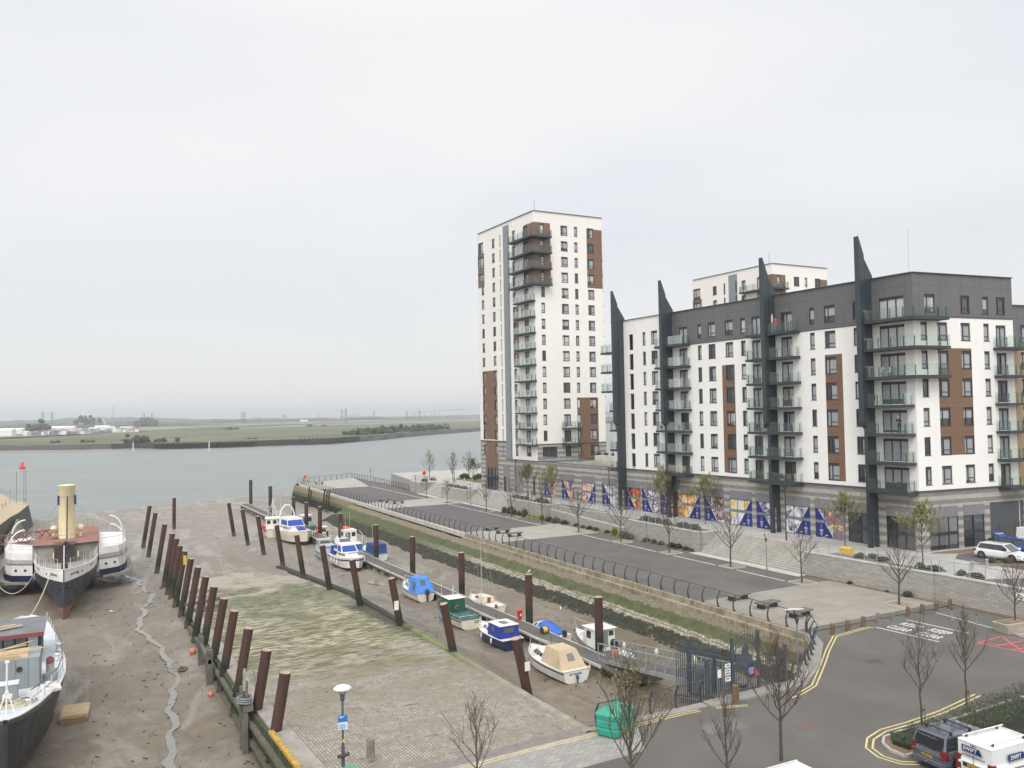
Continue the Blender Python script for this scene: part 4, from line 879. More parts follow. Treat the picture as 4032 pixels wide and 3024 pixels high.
def posters():
 order = sorted(SHOPS, key=lambda t: -t[0]); lab = ['with a smiling kitchen scene', 'of food in a bowl', 'in rust and skin tones', 'in black and white', 'of golden light and a red top', 'of papers on a white desk', 'in golden bottles', 'of orange shop fittings and sunglasses', 'of a seated figure at a bright window', 'of coloured flowers and fruit', 'of a laptop seen from above', 'of an arched window with clothes', 'of bread and salad bowls']
 which = [9, 1, 2, 3, 4, 5, 4, 6, 7, 8, 5, 3, 10]
 def near(j): return ['first', 'second', 'third', 'fourth', 'fifth', 'sixth', 'seventh', 'eighth', 'ninth', 'tenth', 'eleventh', 'twelfth', 'thirteenth'][j]
 for j, (a, b) in enumerate(order):
  s0, s1 = b, a; z0, z1 = 2.35, 5.5
  if j >= 13:
   window(BL, FW, s0, s1, z0, z1, 'shop', base=bb, pane=m_shopglass, off=-.12); continue
  c = FW.p((s0+s1)/2, z0, .0); root = thing('window_poster', f'{near(j)} blue window poster from the tower end, {lab[j]}', 'poster', c, group='blue posters along the empty shopfronts')
  w = s1-s0; m = PHOTO[which[j]]; left = j not in (2, 7, 9, 11)      # blue text panel on the viewer's left, or right
  def q(u0, zz0, u1, zz1, o): return [FW.p(u0, zz0, o), FW.p(u1, zz0, o), FW.p(u1, zz1, o), FW.p(u0, zz1, o)]
  mb = MB(); mb.extr(q(s0, z0, s1, z1, -.14), Vector((FW.n.x, FW.n.y, 0))*.03, m_win)
  n = 3
  for k in range(1, n): mb.bar(FW.p(s0+w*k/n, z0, -.09), FW.p(s0+w*k/n, z1, -.09), .05, .05, m_win)
  mb.build('frame', root, c)
  mb = MB(); mb.extr(q(s0+.04, 3.92, s1-.04, 4.22, -.11), Vector((FW.n.x, FW.n.y, 0))*.03, m_grey2); mb.build('mid_rail', root, c)
  # viewer's left is the larger s
  L = lambda f: s1-.05-(w-.1)*f if left else s0+.05+(w-.1)*f
  for (za, zb, f0, f1) in ((4.24, 5.42, .10, .34), (2.40, 3.90, .36, .66)):
   mb = MB(); mb.mesh([FW.p(L(f0 if za > 4 else f0), zb, -.105), FW.p(L(1), zb, -.105), FW.p(L(1), za, -.105), FW.p(L(f1), za, -.105)], [(0, 1, 2, 3)], m); mb.build('photo_print', root, c)
   mb = MB(); mb.mesh([FW.p(L(0), zb, -.104), FW.p(L(f0-.02), zb, -.104), FW.p(L(f1-.02), za, -.104), FW.p(L(0), za, -.104)], [(0, 1, 2, 3)], m_blue)
   mb.mesh([FW.p(L(f0-.02), zb, -.103), FW.p(L(f0), zb, -.103), FW.p(L(f1), za, -.103), FW.p(L(f1-.02), za, -.103)], [(0, 1, 2, 3)], m_pw); mb.build('blue_print', root, c)
  mb = MB()
  cx = L(.19); r3 = lambda z: Vector(FW.p(cx, z, -.098))
  ex = Vector((FW.e.x, FW.e.y, 0))
  for a2, b2 in (((-.10, 3.70), (0, 3.50)), ((.10, 3.70), (0, 3.50)), ((-.02, 3.75), (0, 3.52)), ((-.2, 3.44), (.2, 3.40)), ((-.13, 3.36), (.13, 3.36))): mb.bar(r3(a2[1])+ex*a2[0], r3(b2[1])+ex*b2[0], .035, .004, m_pw)
  for z, hw in ((3.20, .2), (3.12, .22), (3.04, .2), (2.96, .12), (2.80, .18), (2.73, .16)): mb.bar(r3(z)-ex*hw, r3(z)+ex*hw, .004, .035, m_pw)
  mb.bar(r3(2.56)-ex*.05, r3(2.56)+ex*.05, .004, .09, m_pw); cx = L(.38); mb.bar(r3(2.62)-ex*.17, r3(2.62)+ex*.17, .004, .08, m_pw); mb.build('print_lettering', root, c)
 for a, b in ((1.23, 5.03), (5.71, 8.6)): window(BL, FS_, a, b, 2.35, 5.5, 'shop', base=bb, pane=m_shopglass, off=-.12)
 ts = NT('shutter'); s = ts.sep(ts.pos()); j = ts.math('SINE', ts.math('MULTIPLY', s[2], 55)); ts.col(ts.mix(ts.rng(j, -1, 1), (.045, .048, .052), (.10, .104, .11))); ts.set(Roughness=.5)
 mb = MB(); mb.extr([FS_.p(9.41, 2.25, -.1), FS_.p(14.2, 2.25, -.1), FS_.p(14.2, 6.6, -.1), FS_.p(9.41, 6.6, -.1)], (0, .05, 0), ts.m); mb.build('service_shutter', BL, bb)
 for s in (10.7, 12.9):
  mb = MB(); mb.extr([FS_.p(s, 2.25, -.06), FS_.p(s+.95, 2.25, -.06), FS_.p(s+.95, 4.4, -.06), FS_.p(s, 4.4, -.06)], (0, .05, 0), M('service_door', (.06, .068, .075), .5)); mb.build('service_door', BL, bb)
posters()
# ------------------------------------------------------------------ terrace, its walls, ramps and steps
def blockwall_mat():
 t = NT('block_walling'); v = t.pos(); s = t.sep(v); u = t.math('ADD', s[1], t.math('MULTIPLY', s[0], .93)); cv = t.n('ShaderNodeCombineXYZ'); t.L(u, cv.inputs[0]); t.L(s[2], cv.inputs[1])
 br = t.n('ShaderNodeTexBrick'); br.inputs['Scale'].default_value = 1; br.inputs['Brick Width'].default_value = .62; br.inputs['Row Height'].default_value = .205; br.inputs['Mortar Size'].default_value = .014
 br.inputs['Color1'].default_value = (.40, .38, .335, 1); br.inputs['Color2'].default_value = (.31, .29, .255, 1); br.inputs['Mortar'].default_value = (.20, .185, .16, 1); t.L(cv.outputs[0], br.inputs['Vector'])
 c = t.mix(t.rng(t.noise(v, .8, 5, .7), .5, .7, 0, .5), br.outputs[0], (.30, .285, .25)); t.col(c); t.set(Roughness=.9); t.bump(br.outputs['Fac'], -.3, .02); return t.m
m_blockw = blockwall_mat(); m_capst = M('pale_capstone', (.50, .48, .43), .85, .15, 1, obj=False)
m_deck = M('terrace_paving', (.40, .38, .345), .85, .12, .5, obj=False); m_stepst = M('step_stone', (.40, .375, .325), .85, .15, .8, obj=False)
m_soil = M('planting_soil', (.20, .135, .085), .95, .35, 2, obj=False)
m_galv = M('galvanised_steel', (.42, .44, .45), .45, .12, 3, metal=.35)
def terrace():
 TZ = 2.25
 mb = MB(); mb.mesh([(17.0, -70, TZ), (90, -70, TZ), (90, 150, TZ), (20, 150, TZ), (15.7, 122, TZ), (15.8, 118.5, TZ), (19, 118.4, TZ), (19, 108, TZ), (15.9, 107.8, TZ), (16.4, 96.6, TZ), (18.9, 96.5, TZ), (18.9, 79.9, TZ), (16.3, 79.7, TZ), (16.4, 66.6, TZ), (18.5, 66.2, TZ), (18.5, 45.2, TZ), (16.4, 45, TZ), (16.6, 30.8, TZ), (19.2, 30.6, TZ), (19.2, 15.2, TZ), (16.4, 15, TZ), (17.0, 1.3, TZ)], [tuple(range(22))], m_deck)
 mb.mesh([(20, 150, TZ), (90, 150, TZ), (90, 150, -5), (20, 150, -5)], [(3, 2, 1, 0)], m_blockw); mb.mesh([(15.7, 122, TZ), (20, 150, TZ), (20, 150, -5), (15.7, 122, -5)], [(0, 1, 2, 3)], m_blockw)
 struct(mb.build('terrace'))
 mb = MB(); mb.mesh([(24.5, -3, TZ+.004), (60, -14, TZ+.004), (60, 6.5, TZ+.004), (27.0, 6.0, TZ+.004), (24.6, 4.6, TZ+.004)], [tuple(range(5))], M('carpark_tarmac', (.115, .107, .105), .9, .15, .8, obj=False))
 mb.mesh([(17.2, -2, TZ+.004), (22.8, -4.6, TZ+.004), (40, -12, TZ+.004), (40, -60, TZ+.004), (17.2, -60, TZ+.004)], [tuple(range(5))], _M['carpark_tarmac']); struct(mb.build('car_park'))
 def wall(name, label, a, b, z0, z1, th=.42, cap=True, z1b=None):
  a, b = Vector((*a, 0)), Vector((*b, 0)); d = (b-a).normalized(); n = Vector((d.y, -d.x, 0))*th/2; zb = z1 if z1b is None else z1b
  r = thing(name, label, 'wall', (*a[:2], z0)); mb = MB()
  mb.hexa([(*(a-n)[:2], z0), (*(a+n)[:2], z0), (*(b+n)[:2], z0), (*(b-n)[:2], z0), (*(a-n)[:2], z1), (*(a+n)[:2], z1), (*(b+n)[:2], zb), (*(b-n)[:2], zb)], m_blockw); mb.build('blockwork', r, r.location)
  mb = MB(); n *= 1.2; e = d*.03
  mb.hexa([(*(a-n-e)[:2], z1), (*(a+n-e)[:2], z1), (*(b+n+e)[:2], zb), (*(b-n+e)[:2], zb), (*(a-n-e)[:2], z1+.1), (*(a+n-e)[:2], z1+.1), (*(b+n+e)[:2], zb+.1), (*(b-n+e)[:2], zb+.1)], m_capst); mb.build('capstone', r, r.location)
 wall('retaining_wall', 'long pale block retaining wall below the car park at the right edge', (17.2, -70), (17.2, 1.3), -.05, 2.2)
 wall('retaining_wall', 'pale block retaining wall between the wide near steps and the wall corner, below the yellow grit bin', (17.0, 1.3), (16.5, 15), -.05, 2.2)
 wall('retaining_wall', 'short return wall at the right-hand end of the near steps', (16.75, 15.0), (19.4, 15.05), -.05, 2.2)
 wall('retaining_wall', 'block planter wall between the near steps and the ramp, with a hedge above', (16.5, 31), (16.45, 44.8), -.05, 2.2)
 wall('retaining_wall', 'return wall at the left-hand end of the near steps', (16.75, 30.8), (19.4, 30.75), -.05, 2.2)
 wall('retaining_wall', 'return wall where the lower ramp meets the planter', (16.7, 45.0), (18.6, 45.0), -.05, 2.2)
 wall('ramp_wall', 'lower ramp wall with a white capstone sloping beside the shrubs', (16.75, 65.9), (16.6, 46.2), -.05, 1.55, .3, True, .95)
 wall('ramp_wall', 'upper ramp wall with a white capstone behind the lower one', (18.35, 66.2), (18.35, 45.2), -.05, 1.95, .3, True, 2.2)
 wall('retaining_wall', 'pale wall right of the middle steps, green and yellow shrubs at its foot', (16.35, 66.8), (16.25, 79.6), -.05, 2.2)
 wall('retaining_wall', 'short return wall where the upper ramp begins', (16.4, 66.5), (18.6, 66.5), -.05, 2.2)
 wall('retaining_wall', 'return wall at the right-hand end of the middle steps', (16.5, 79.75), (19, 79.75), -.05, 2.2)
 wall('retaining_wall', 'plain pale wall between the middle and the far steps', (16.35, 96.6), (15.95, 107.8), -.05, 2.2)
 wall('retaining_wall', 'return wall at the far side of the middle steps', (16.5, 96.5), (19, 96.5), -.05, 2.2)
 wall('retaining_wall', 'return wall beside the far steps, left of a lamp post', (15.95, 118.4), (19.2, 118.4), -.05, 2.2)
 wall('retaining_wall', 'end block of the terrace wall nearest the river, below the life ring', (15.75, 118.6), (15.5, 123.6), -.05, 2.2)
 # ramps
 mb = MB(); mb.hexa([(16.9, 46, -.1), (18.2, 46, -.1), (18.2, 66, -.1), (16.9, 66, -.1), (16.9, 46, .05), (18.2, 46, .05), (18.2, 66, 1.1), (16.9, 66, 1.1)], m_deck); struct(mb.build('ramp'))
 # flights of steps
 for lab, x0, x1, y0, y1, n in (('wide flight of pale stone steps nearest the road', 16.3, 19.2, 15.25, 30.6, 12), ('middle flight of pale stone steps up to the terrace', 16.2, 18.9, 79.95, 96.3, 12), ('far flight of pale steps beside the river end wall', 15.9, 18.9, 108.0, 118.2, 12)):
  mb = MB()
  for k in range(n):
   xa = lerp(x0, x1, k/n); z = TZ*(k+1)/n; mb.box(xa, x1+.1, y0, y1, 0 if k == 0 else TZ*k/n, z-(.003 if k == n-1 else 0), m_stepst)
   mb.box(xa-.02, xa+.05, y0, y1, z-.03, z+.002, m_capst)
  tag(mb.build('stone_steps'), lab, 'steps')
  for fy in ((y0+y1)/2,)+((y1-.1,) if y1 > 90 else ()):
   mb = MB(); a, b = (x0-.1, fy, .95), (x1+.2, fy, TZ+.95); mb.tube([(x0-.1, fy, .05), a, b, (x1+.2, fy, TZ)], .03, m_galv)
   mb.tube([(lerp(x0, x1, .5), fy, TZ*.5), (lerp(x0, x1, .5), fy, TZ*.5+.95)], .025, m_galv)
   tag(mb.build('handrail'), 'steel handrail in the middle of the '+lab.replace('pale ', '').replace('stone ', '') if fy != y1-.1 else 'steel handrail on the left side of the '+lab.split(' ')[0]+' flight of steps', 'handrail', 'handrails on the steps')
 # planting strip at the wall foot
 mb = MB()
 for y0, y1, xa, xb in ((-.5, 14.6, 16.0, 16.8), (31.2, 45.6, 15.3, 16.4), (45.6, 66.5, 15.2, 16.6), (66.5, 79, 15.3, 16.4), (-60, -1.2, 16.4, 17.05)): mb.mesh([(xa, y0, .03), (xb, y0, .03), (xb, y1, .03), (xa, y1, .03)], [(0, 1, 2, 3)], m_soil)
 for p in ([(17.2, 1.6), (18.2, 1.8), (18.2, 12.6), (17.3, 12.9)], [(25.2, 7.6), (27.5, 6.2), (37, 5.3), (37, 6.5), (26, 7.9)], [(23.2, 2.6), (24.9, 1.8), (29.9, -2.2), (27.6, -1.9), (23.8, .8)], [(16.8, 31.2), (18.6, 31.2), (18.6, 44.6), (16.8, 44.6)], [(16.8, 67), (18.4, 67), (18.4, 79), (16.8, 79)], [(16.2, 97), (18, 97), (18, 107), (16.2, 107)]):
  mb.mesh([(x, y, 2.25+.008) for x, y in p], [tuple(range(len(p)))], m_soil)
 struct(mb.build('planting_bed'))
 # railings on the walls
 def railing(label, pts, z, zb=None, step=1.35, cat='railing'):
  r = thing('steel_railing', label, cat, (pts[0][0], pts[0][1], z)); mb = MB(); tot = 0; L_ = sum((Vector(b)-Vector(a)).length for a, b in zip(pts[:-1], pts[1:]))
  P = []
  for a, b in zip(pts[:-1], pts[1:]):
   a, b = Vector(a), Vector(b); l = (b-a).length; n = max(1, round(l/step)); z0 = z if zb is None else lerp(z, zb, tot/L_); z1 = z if zb is None else lerp(z, zb, (tot+l)/L_)
   for h in (1.1, .9, .72, .54, .36, .18): mb.bar((*a, z0+h), (*b, z1+h), .05 if h > 1 else .018, .05 if h > 1 else .018, m_galv)
   for k in range(n+1): q = a+(b-a)*k/n; P.append((q.x, q.y, lerp(z0, z1, k/n)))
   tot += l
  mb.build('rails', r, r.location)
  for x, y, zz in P[:100]:
   if 'x' not in _rp: m2 = MB(); m2.box(-.025, .025, -.025, .025, -.02, 1.1, m_galv); o = m2.build('post'); _rp['x'] = o.data; bpy.data.objects.remove(o)
   link('post', _rp['x'], r, loc=Vector((x, y, zz))-r.location)
 _rp = {}
 railing('railing along the car park wall at the right edge', [(17.2, -34), (17.2, .9)], 2.3)
 railing('railing round the bed with the yellow grit bin, turning at the near steps', [(17.0, 1.5), (16.5, 14.8), (19.6, 15.2)], 2.3)
 railing('railing round the long hedge planter above the tree with the pale bed', [(19.3, 30.9), (16.5, 31.1), (16.45, 44.7), (18.6, 44.9)], 2.3)
 railing('railing along the top of the upper ramp below the posters', [(18.5, 45.4), (18.5, 66.0)], 2.3, 2.05)
 railing('low railing inside the lower ramp', [(16.7, 46.4), (16.75, 65.6)], .95, 1.5)
 railing('railing over the wall with yellow shrubs right of the middle steps', [(16.4, 67), (16.3, 79.5)], 2.3)
 railing('railing over the plain wall left of the middle steps', [(18.9, 96.7), (16.4, 96.8), (16.0, 107.6)], 2.3)
 railing('railing on the end block by the river life ring', [(18.9, 118.6), (15.8, 118.8), (15.6, 123.4), (20, 127)], 2.3)
 # podium garden rim with glass and planting
 mb = MB(); mb.mesh([FW.p(48.6, 7.9, -.1), FW.p(69.9, 7.9, -.1), FW.p(69.9, 7.9, -24), FW.p(48.6, 7.9, -24)], [(0, 1, 2, 3)], m_deck); mb.bar(FW.p(48.6, 8.2, -.12), FW.p(69.96, 8.2, -.12), .3, .08, m_cope)
 for u0, u1, o0, o1, z in ((50, 66, -9, -12, 9.0), (49, 68, -14, -17, 9.6)): mb.extr([FW.p(u0, 7.9, o0), FW.p(u1, 7.9, o0), FW.p(u1, 7.9, o1), FW.p(u0, 7.9, o1)], (0, 0, z-7.9), m_capst)
 mb.build('podium_deck', BL, bb)
 mb = MB()
 for k in range(14): mb.mesh([FW.p(48.9+k*1.5, 8.25, -.3), FW.p(50.35+k*1.5, 8.25, -.3), FW.p(50.35+k*1.5, 9.1, -.3), FW.p(48.9+k*1.5, 9.1, -.3)], [(0, 1, 2, 3)], m_glass)
 mb.build('podium_glass', BL, bb)
terrace()
# ------------------------------------------------------------------ piles
def pile_mat():
 t = NT('rusty_pile'); v = t.pos(); s = t.sep(v); z = t.math('ADD', s[2], t.math('MULTIPLY', t.noise(v, 1.2, 4), .7)); st = t.noise(t.mapv(v, (5, 5, .35)), 1.0, 4, .6); g = t.noise(v, 2.2, 4, .7)
 c = t.mix(t.rng(st, .35, .65), (.046, .021, .015), (.072, .033, .023)); weed = t.mix(t.rng(g, .4, .6), (.009, .011, .006), (.028, .033, .014))
 c = t.mix(t.rng(z, -.75, -.45, 1, 0), c, (.03, .026, .02)); c = t.mix(t.rng(z, -1.1, -.85, 1, 0), c, weed); c = t.mix(t.rng(z, -2.7, -2.3, .75, 0), c, (.085, .068, .047))
 t.col(c); t.set(Roughness=.75); t.bump(st, .3, .03); return t.m
m_pile = pile_mat(); m_ptop = M('pile_cap_rust', (.42, .29, .20), .8, .2, 3)
def pile(x, y, lean, ztop, label, group, r=.31, mat=None, base=None):
 zb = (mudz(x, y) if base is None else base); root = thing('mooring_pile', label, 'pile', (x, y, zb), group=group)
 mb = MB(); mb.tube([(x-lean*.12, y, zb-.8), (x+lean, y, ztop)], r, mat or m_pile, 18, cap=False); mb.build('shaft', root, root.location)
 mb = MB(); d = (Vector((x+lean, y, ztop))-Vector((x-lean*.12, y, zb-.8))).normalized()*.03; mb.tube([Vector((x+lean, y, ztop))-d, Vector((x+lean, y, ztop))+d], [r, r*.97], m_ptop, 18); mb.build('top_plate', root, root.location)
 return root
ORD = ['nearest', 'second', 'third', 'fourth', 'fifth', 'sixth', 'seventh', 'eighth', 'ninth', 'tenth', 'eleventh', 'twelfth', 'thirteenth', 'fourteenth', 'fifteenth', 'sixteenth', 'seventeenth']
def piles():
 yl = [1.8, 6.9, 12.9, 18.7, 23.5, 28.8, 33.9, 39.3, 44.8, 50.3, 54.7, 58.3, 63.0, 73.2, 88.5, 99.9]
 for i, y in enumerate(yl):
  p = pile(-38.3-.03*i, y, 1.0, 2.3 if i < 11 else 2.65, f'leaning rusty pile, {ORD[i]} from the viewer in the row beside the dock', 'piles leaning along the dock')
  if i == 9:
   mb = MB(); mb.box(-37.75, -37.45, y-.36, y-.30, .9, 1.9, M('yellow_sign', (.65, .45, .03), .5)); mb.build('yellow_board', p, p.location)
 pile(-32.5, 118.1, .05, 2.1, 'lone upright rusty pile on the open mud between the two leaning rows', 'piles leaning along the dock')
 yr = [1.4, 13.7, 25.3, 36.6, 47.5, 57.4, 68.2, 80, 90.8, 102.6]; xr = [-22.2, -22.0, -22.15, -22.4, -22.6, -23.2, -23.4, -23.7, -24.1, -24.4]
 for i, (x, y) in enumerate(zip(xr, yr)):
  p = pile(x, y, -.85, 2.05+(.25 if i == 0 else 0), f'rusty pile leaning left, {ORD[i]} from the viewer in the row beside the moored boats', 'piles leaning over the slipway kerb')
  if i in (0, 2):
   mb = MB(); mb.box(x-.75 if i == 2 else x-.45, x-.35 if i == 2 else x-.1, y-.42, y-.36, -.7 if i == 2 else .3, .1 if i == 2 else .85, M('notice_white', (.72, .70, .64), .5)); mb.build('notice', p, p.location)
 yp = [10.5, 21.6, 35.9, 49.7, 62.7, 78.6, 89.7, 98]
 for i, y in enumerate(yp):
  pile(-13.0-(y-9)*.026+2.12, y, 0, 1.78, f'upright rusty pile on the right edge of the pontoon, {ORD[i]} from the gangway', 'upright piles holding the pontoon', r=.33)
 pile(-11.0, 117.5, 0, .95, 'upright rusty pile standing off the far pontoon near the quay corner', 'upright piles holding the pontoon', r=.33)
 blk = M('black_pile', (.035, .036, .038), .6, .2, 2)
 for i, y in enumerate((125.2, 144.8)): pile(-13.9-.4*i, y, 0, 2.7, f'black pile at the far end of the pontoon, {"nearer" if i == 0 else "farther"} of the two', 'black piles at the pontoon end', r=.36, mat=blk)
 # broken piles against the tidal wall
 for i, (y, h) in enumerate(((141.5, .8), (139.8, .2), (128.2, 1.2), (126.3, .9), (124.4, 1.3))): pile(-2.6, y, .5, h, f'slender weathered fender pile against the tidal wall, {ORD[4-i]} from the viewer', 'fender piles on the tidal wall', r=.17, mat=m_pile)
piles()
def dock_bits():
 mt = M('old_timber', (.14, .13, .11), .9, .3, 2, obj=False, grime=(.05, .07, .03, .8))
 r = thing('timber_dolphin', 'weedy timber fender frame with grey rails and rope, between the nearest two dock piles', 'fender', (-38.6, 7.5, -3.6)); mb = MB()
 for x, y in ((-38.75, 6.2), (-38.75, 7.0), (-38.45, 7.9)): mb.box(x-.15, x+.15, y-.15, y+.15, -4.2, .35, mt)
 mb.box(-38.9, -38.3, 6.0, 8.2, -.9, -.55, mt); mb.build('timber_frame', r, r.location)
 mg = M('weathered_rail', (.33, .32, .29), .8, .2, 3, obj=False); mb = MB()
 for x, y in ((-38.8, 6.1), (-38.7, 6.5)): mb.bar((x, y, -.6), (x, y, 1.5), .12, .1, mg)
 mb.tube([(-38.8, 6.1, 1.35), (-38.2, 6.4, 1.35), (-38.0, 6.6, .6)], .05, mg); mb.build('rail', r, r.location)
 mb = MB()
 for k in range(3): mb.tube([(-38.75+.42*math.cos(a), 6.4+.42*math.sin(a), -.15-.13*k+.05*math.sin(2*a)) for a in [j*.42 for j in range(16)]], .055, M('grey_rope', (.22, .23, .24), .9, .2, 6), 6)
 mb.build('rope', r, r.location)
 r = thing('timber_dolphin', 'old black timber fender posts beside the fifth dock pile', 'fender', (-38.9, 22, -3.6)); mb = MB()
 for y in (20.9, 21.5, 26.3): mb.box(-39.0, -38.6, y, y+.35, -4.2, -.9-.2*(y > 25), mt)
 mb.box(-38.95, -38.7, 20.9, 26.6, -1.9, -1.6, mt); mb.build('timber_frame', r, r.location)
 mb = MB()
 for z in (-1.9, -2.6): mb.bar((-38.3, 43, z), (-34.9, 43.4, z+.2), .3, .3, mt)
 mb.bar((-36.5, 43.2, -3.8), (-36.5, 43.2, -1.6), .3, .3, mt); tag(mb.build('timber_baulk'), 'weedy timber baulks lying across the slipway edge beside the middle dock piles', 'timber')
 mo = M('orange_buoy', (.62, .19, .10), .5, .25, 4, grime=(.3, .2, .14, .5))
 for i, (x, y, rr) in enumerate(((-39.0, 30.4, .30), (-39.1, 18.3, .2))):
  mb = MB(); zz = mudz(x, y)+rr*.7; mb.ball((x, y, zz), rr, mo, 14, 9); mb.tube([(x, y, zz+rr), (x+.05, y, zz+rr+.08)], .05, mo); tag(mb.build('buoy'), ['round faded orange buoy lying on the dock mud', 'smaller orange buoy tied to a dock pile foot'][i], 'buoy')
 x, y = -40.1, 27.0; mb = MB(); n = 24
 mb.loft([[(x+(.33+.11*math.cos(q))*math.cos(a), y+(.33+.11*math.cos(q))*math.sin(a)*1.2, mudz(x, y)+.08+.1*math.sin(q)) for q in [k*math.pi/4 for k in range(8)]] for a in [j*2*math.pi/n for j in range(n+1)]], M('muddy_rubber', (.10, .085, .06), .8), smooth=True); tag(mb.build('tyre'), 'muddy tyre half sunk in the dock mud near the orange buoy', 'tyre')
 mb = MB(); x, y = -38.9, -1.2; z = mudz(x, y)+.05; mb.hexa([(x-.45, y-.35, z), (x+.35, y-.45, z), (x+.5, y+.35, z+.06), (x-.3, y+.4, z+.05), (x-.45, y-.35, z+.06), (x+.35, y-.45, z+.06), (x+.5, y+.35, z+.12), (x-.3, y+.4, z+.11)], M('white_board', (.75, .75, .74), .5)); tag(mb.build('white_board'), 'white board dropped on the mud at the foot of the nearest pile', 'board')
 mb = MB(); rnd = random.Random(5)      # drift sticks and seaweed scraps
 mk = M('drift_wood', (.06, .045, .03), .9, .3, 3)
 for _ in range(420):
  y = rnd.uniform(-6, 95); x = rnd.uniform(-47, -38.5) if rnd.random() < .55 else rnd.uniform(-21.5, -4); a = rnd.uniform(0, 6.3); l = rnd.uniform(.08, .35); z = mudz(x, y)+.02
  mb.bar((x, y, z), (x+l*math.cos(a), y+l*math.sin(a), z+.03), .05, .04, mk)
 tag(mb.build('driftwood'), 'scraps of driftwood and weed strewn over the mud', 'driftwood', kind='stuff')
dock_bits()
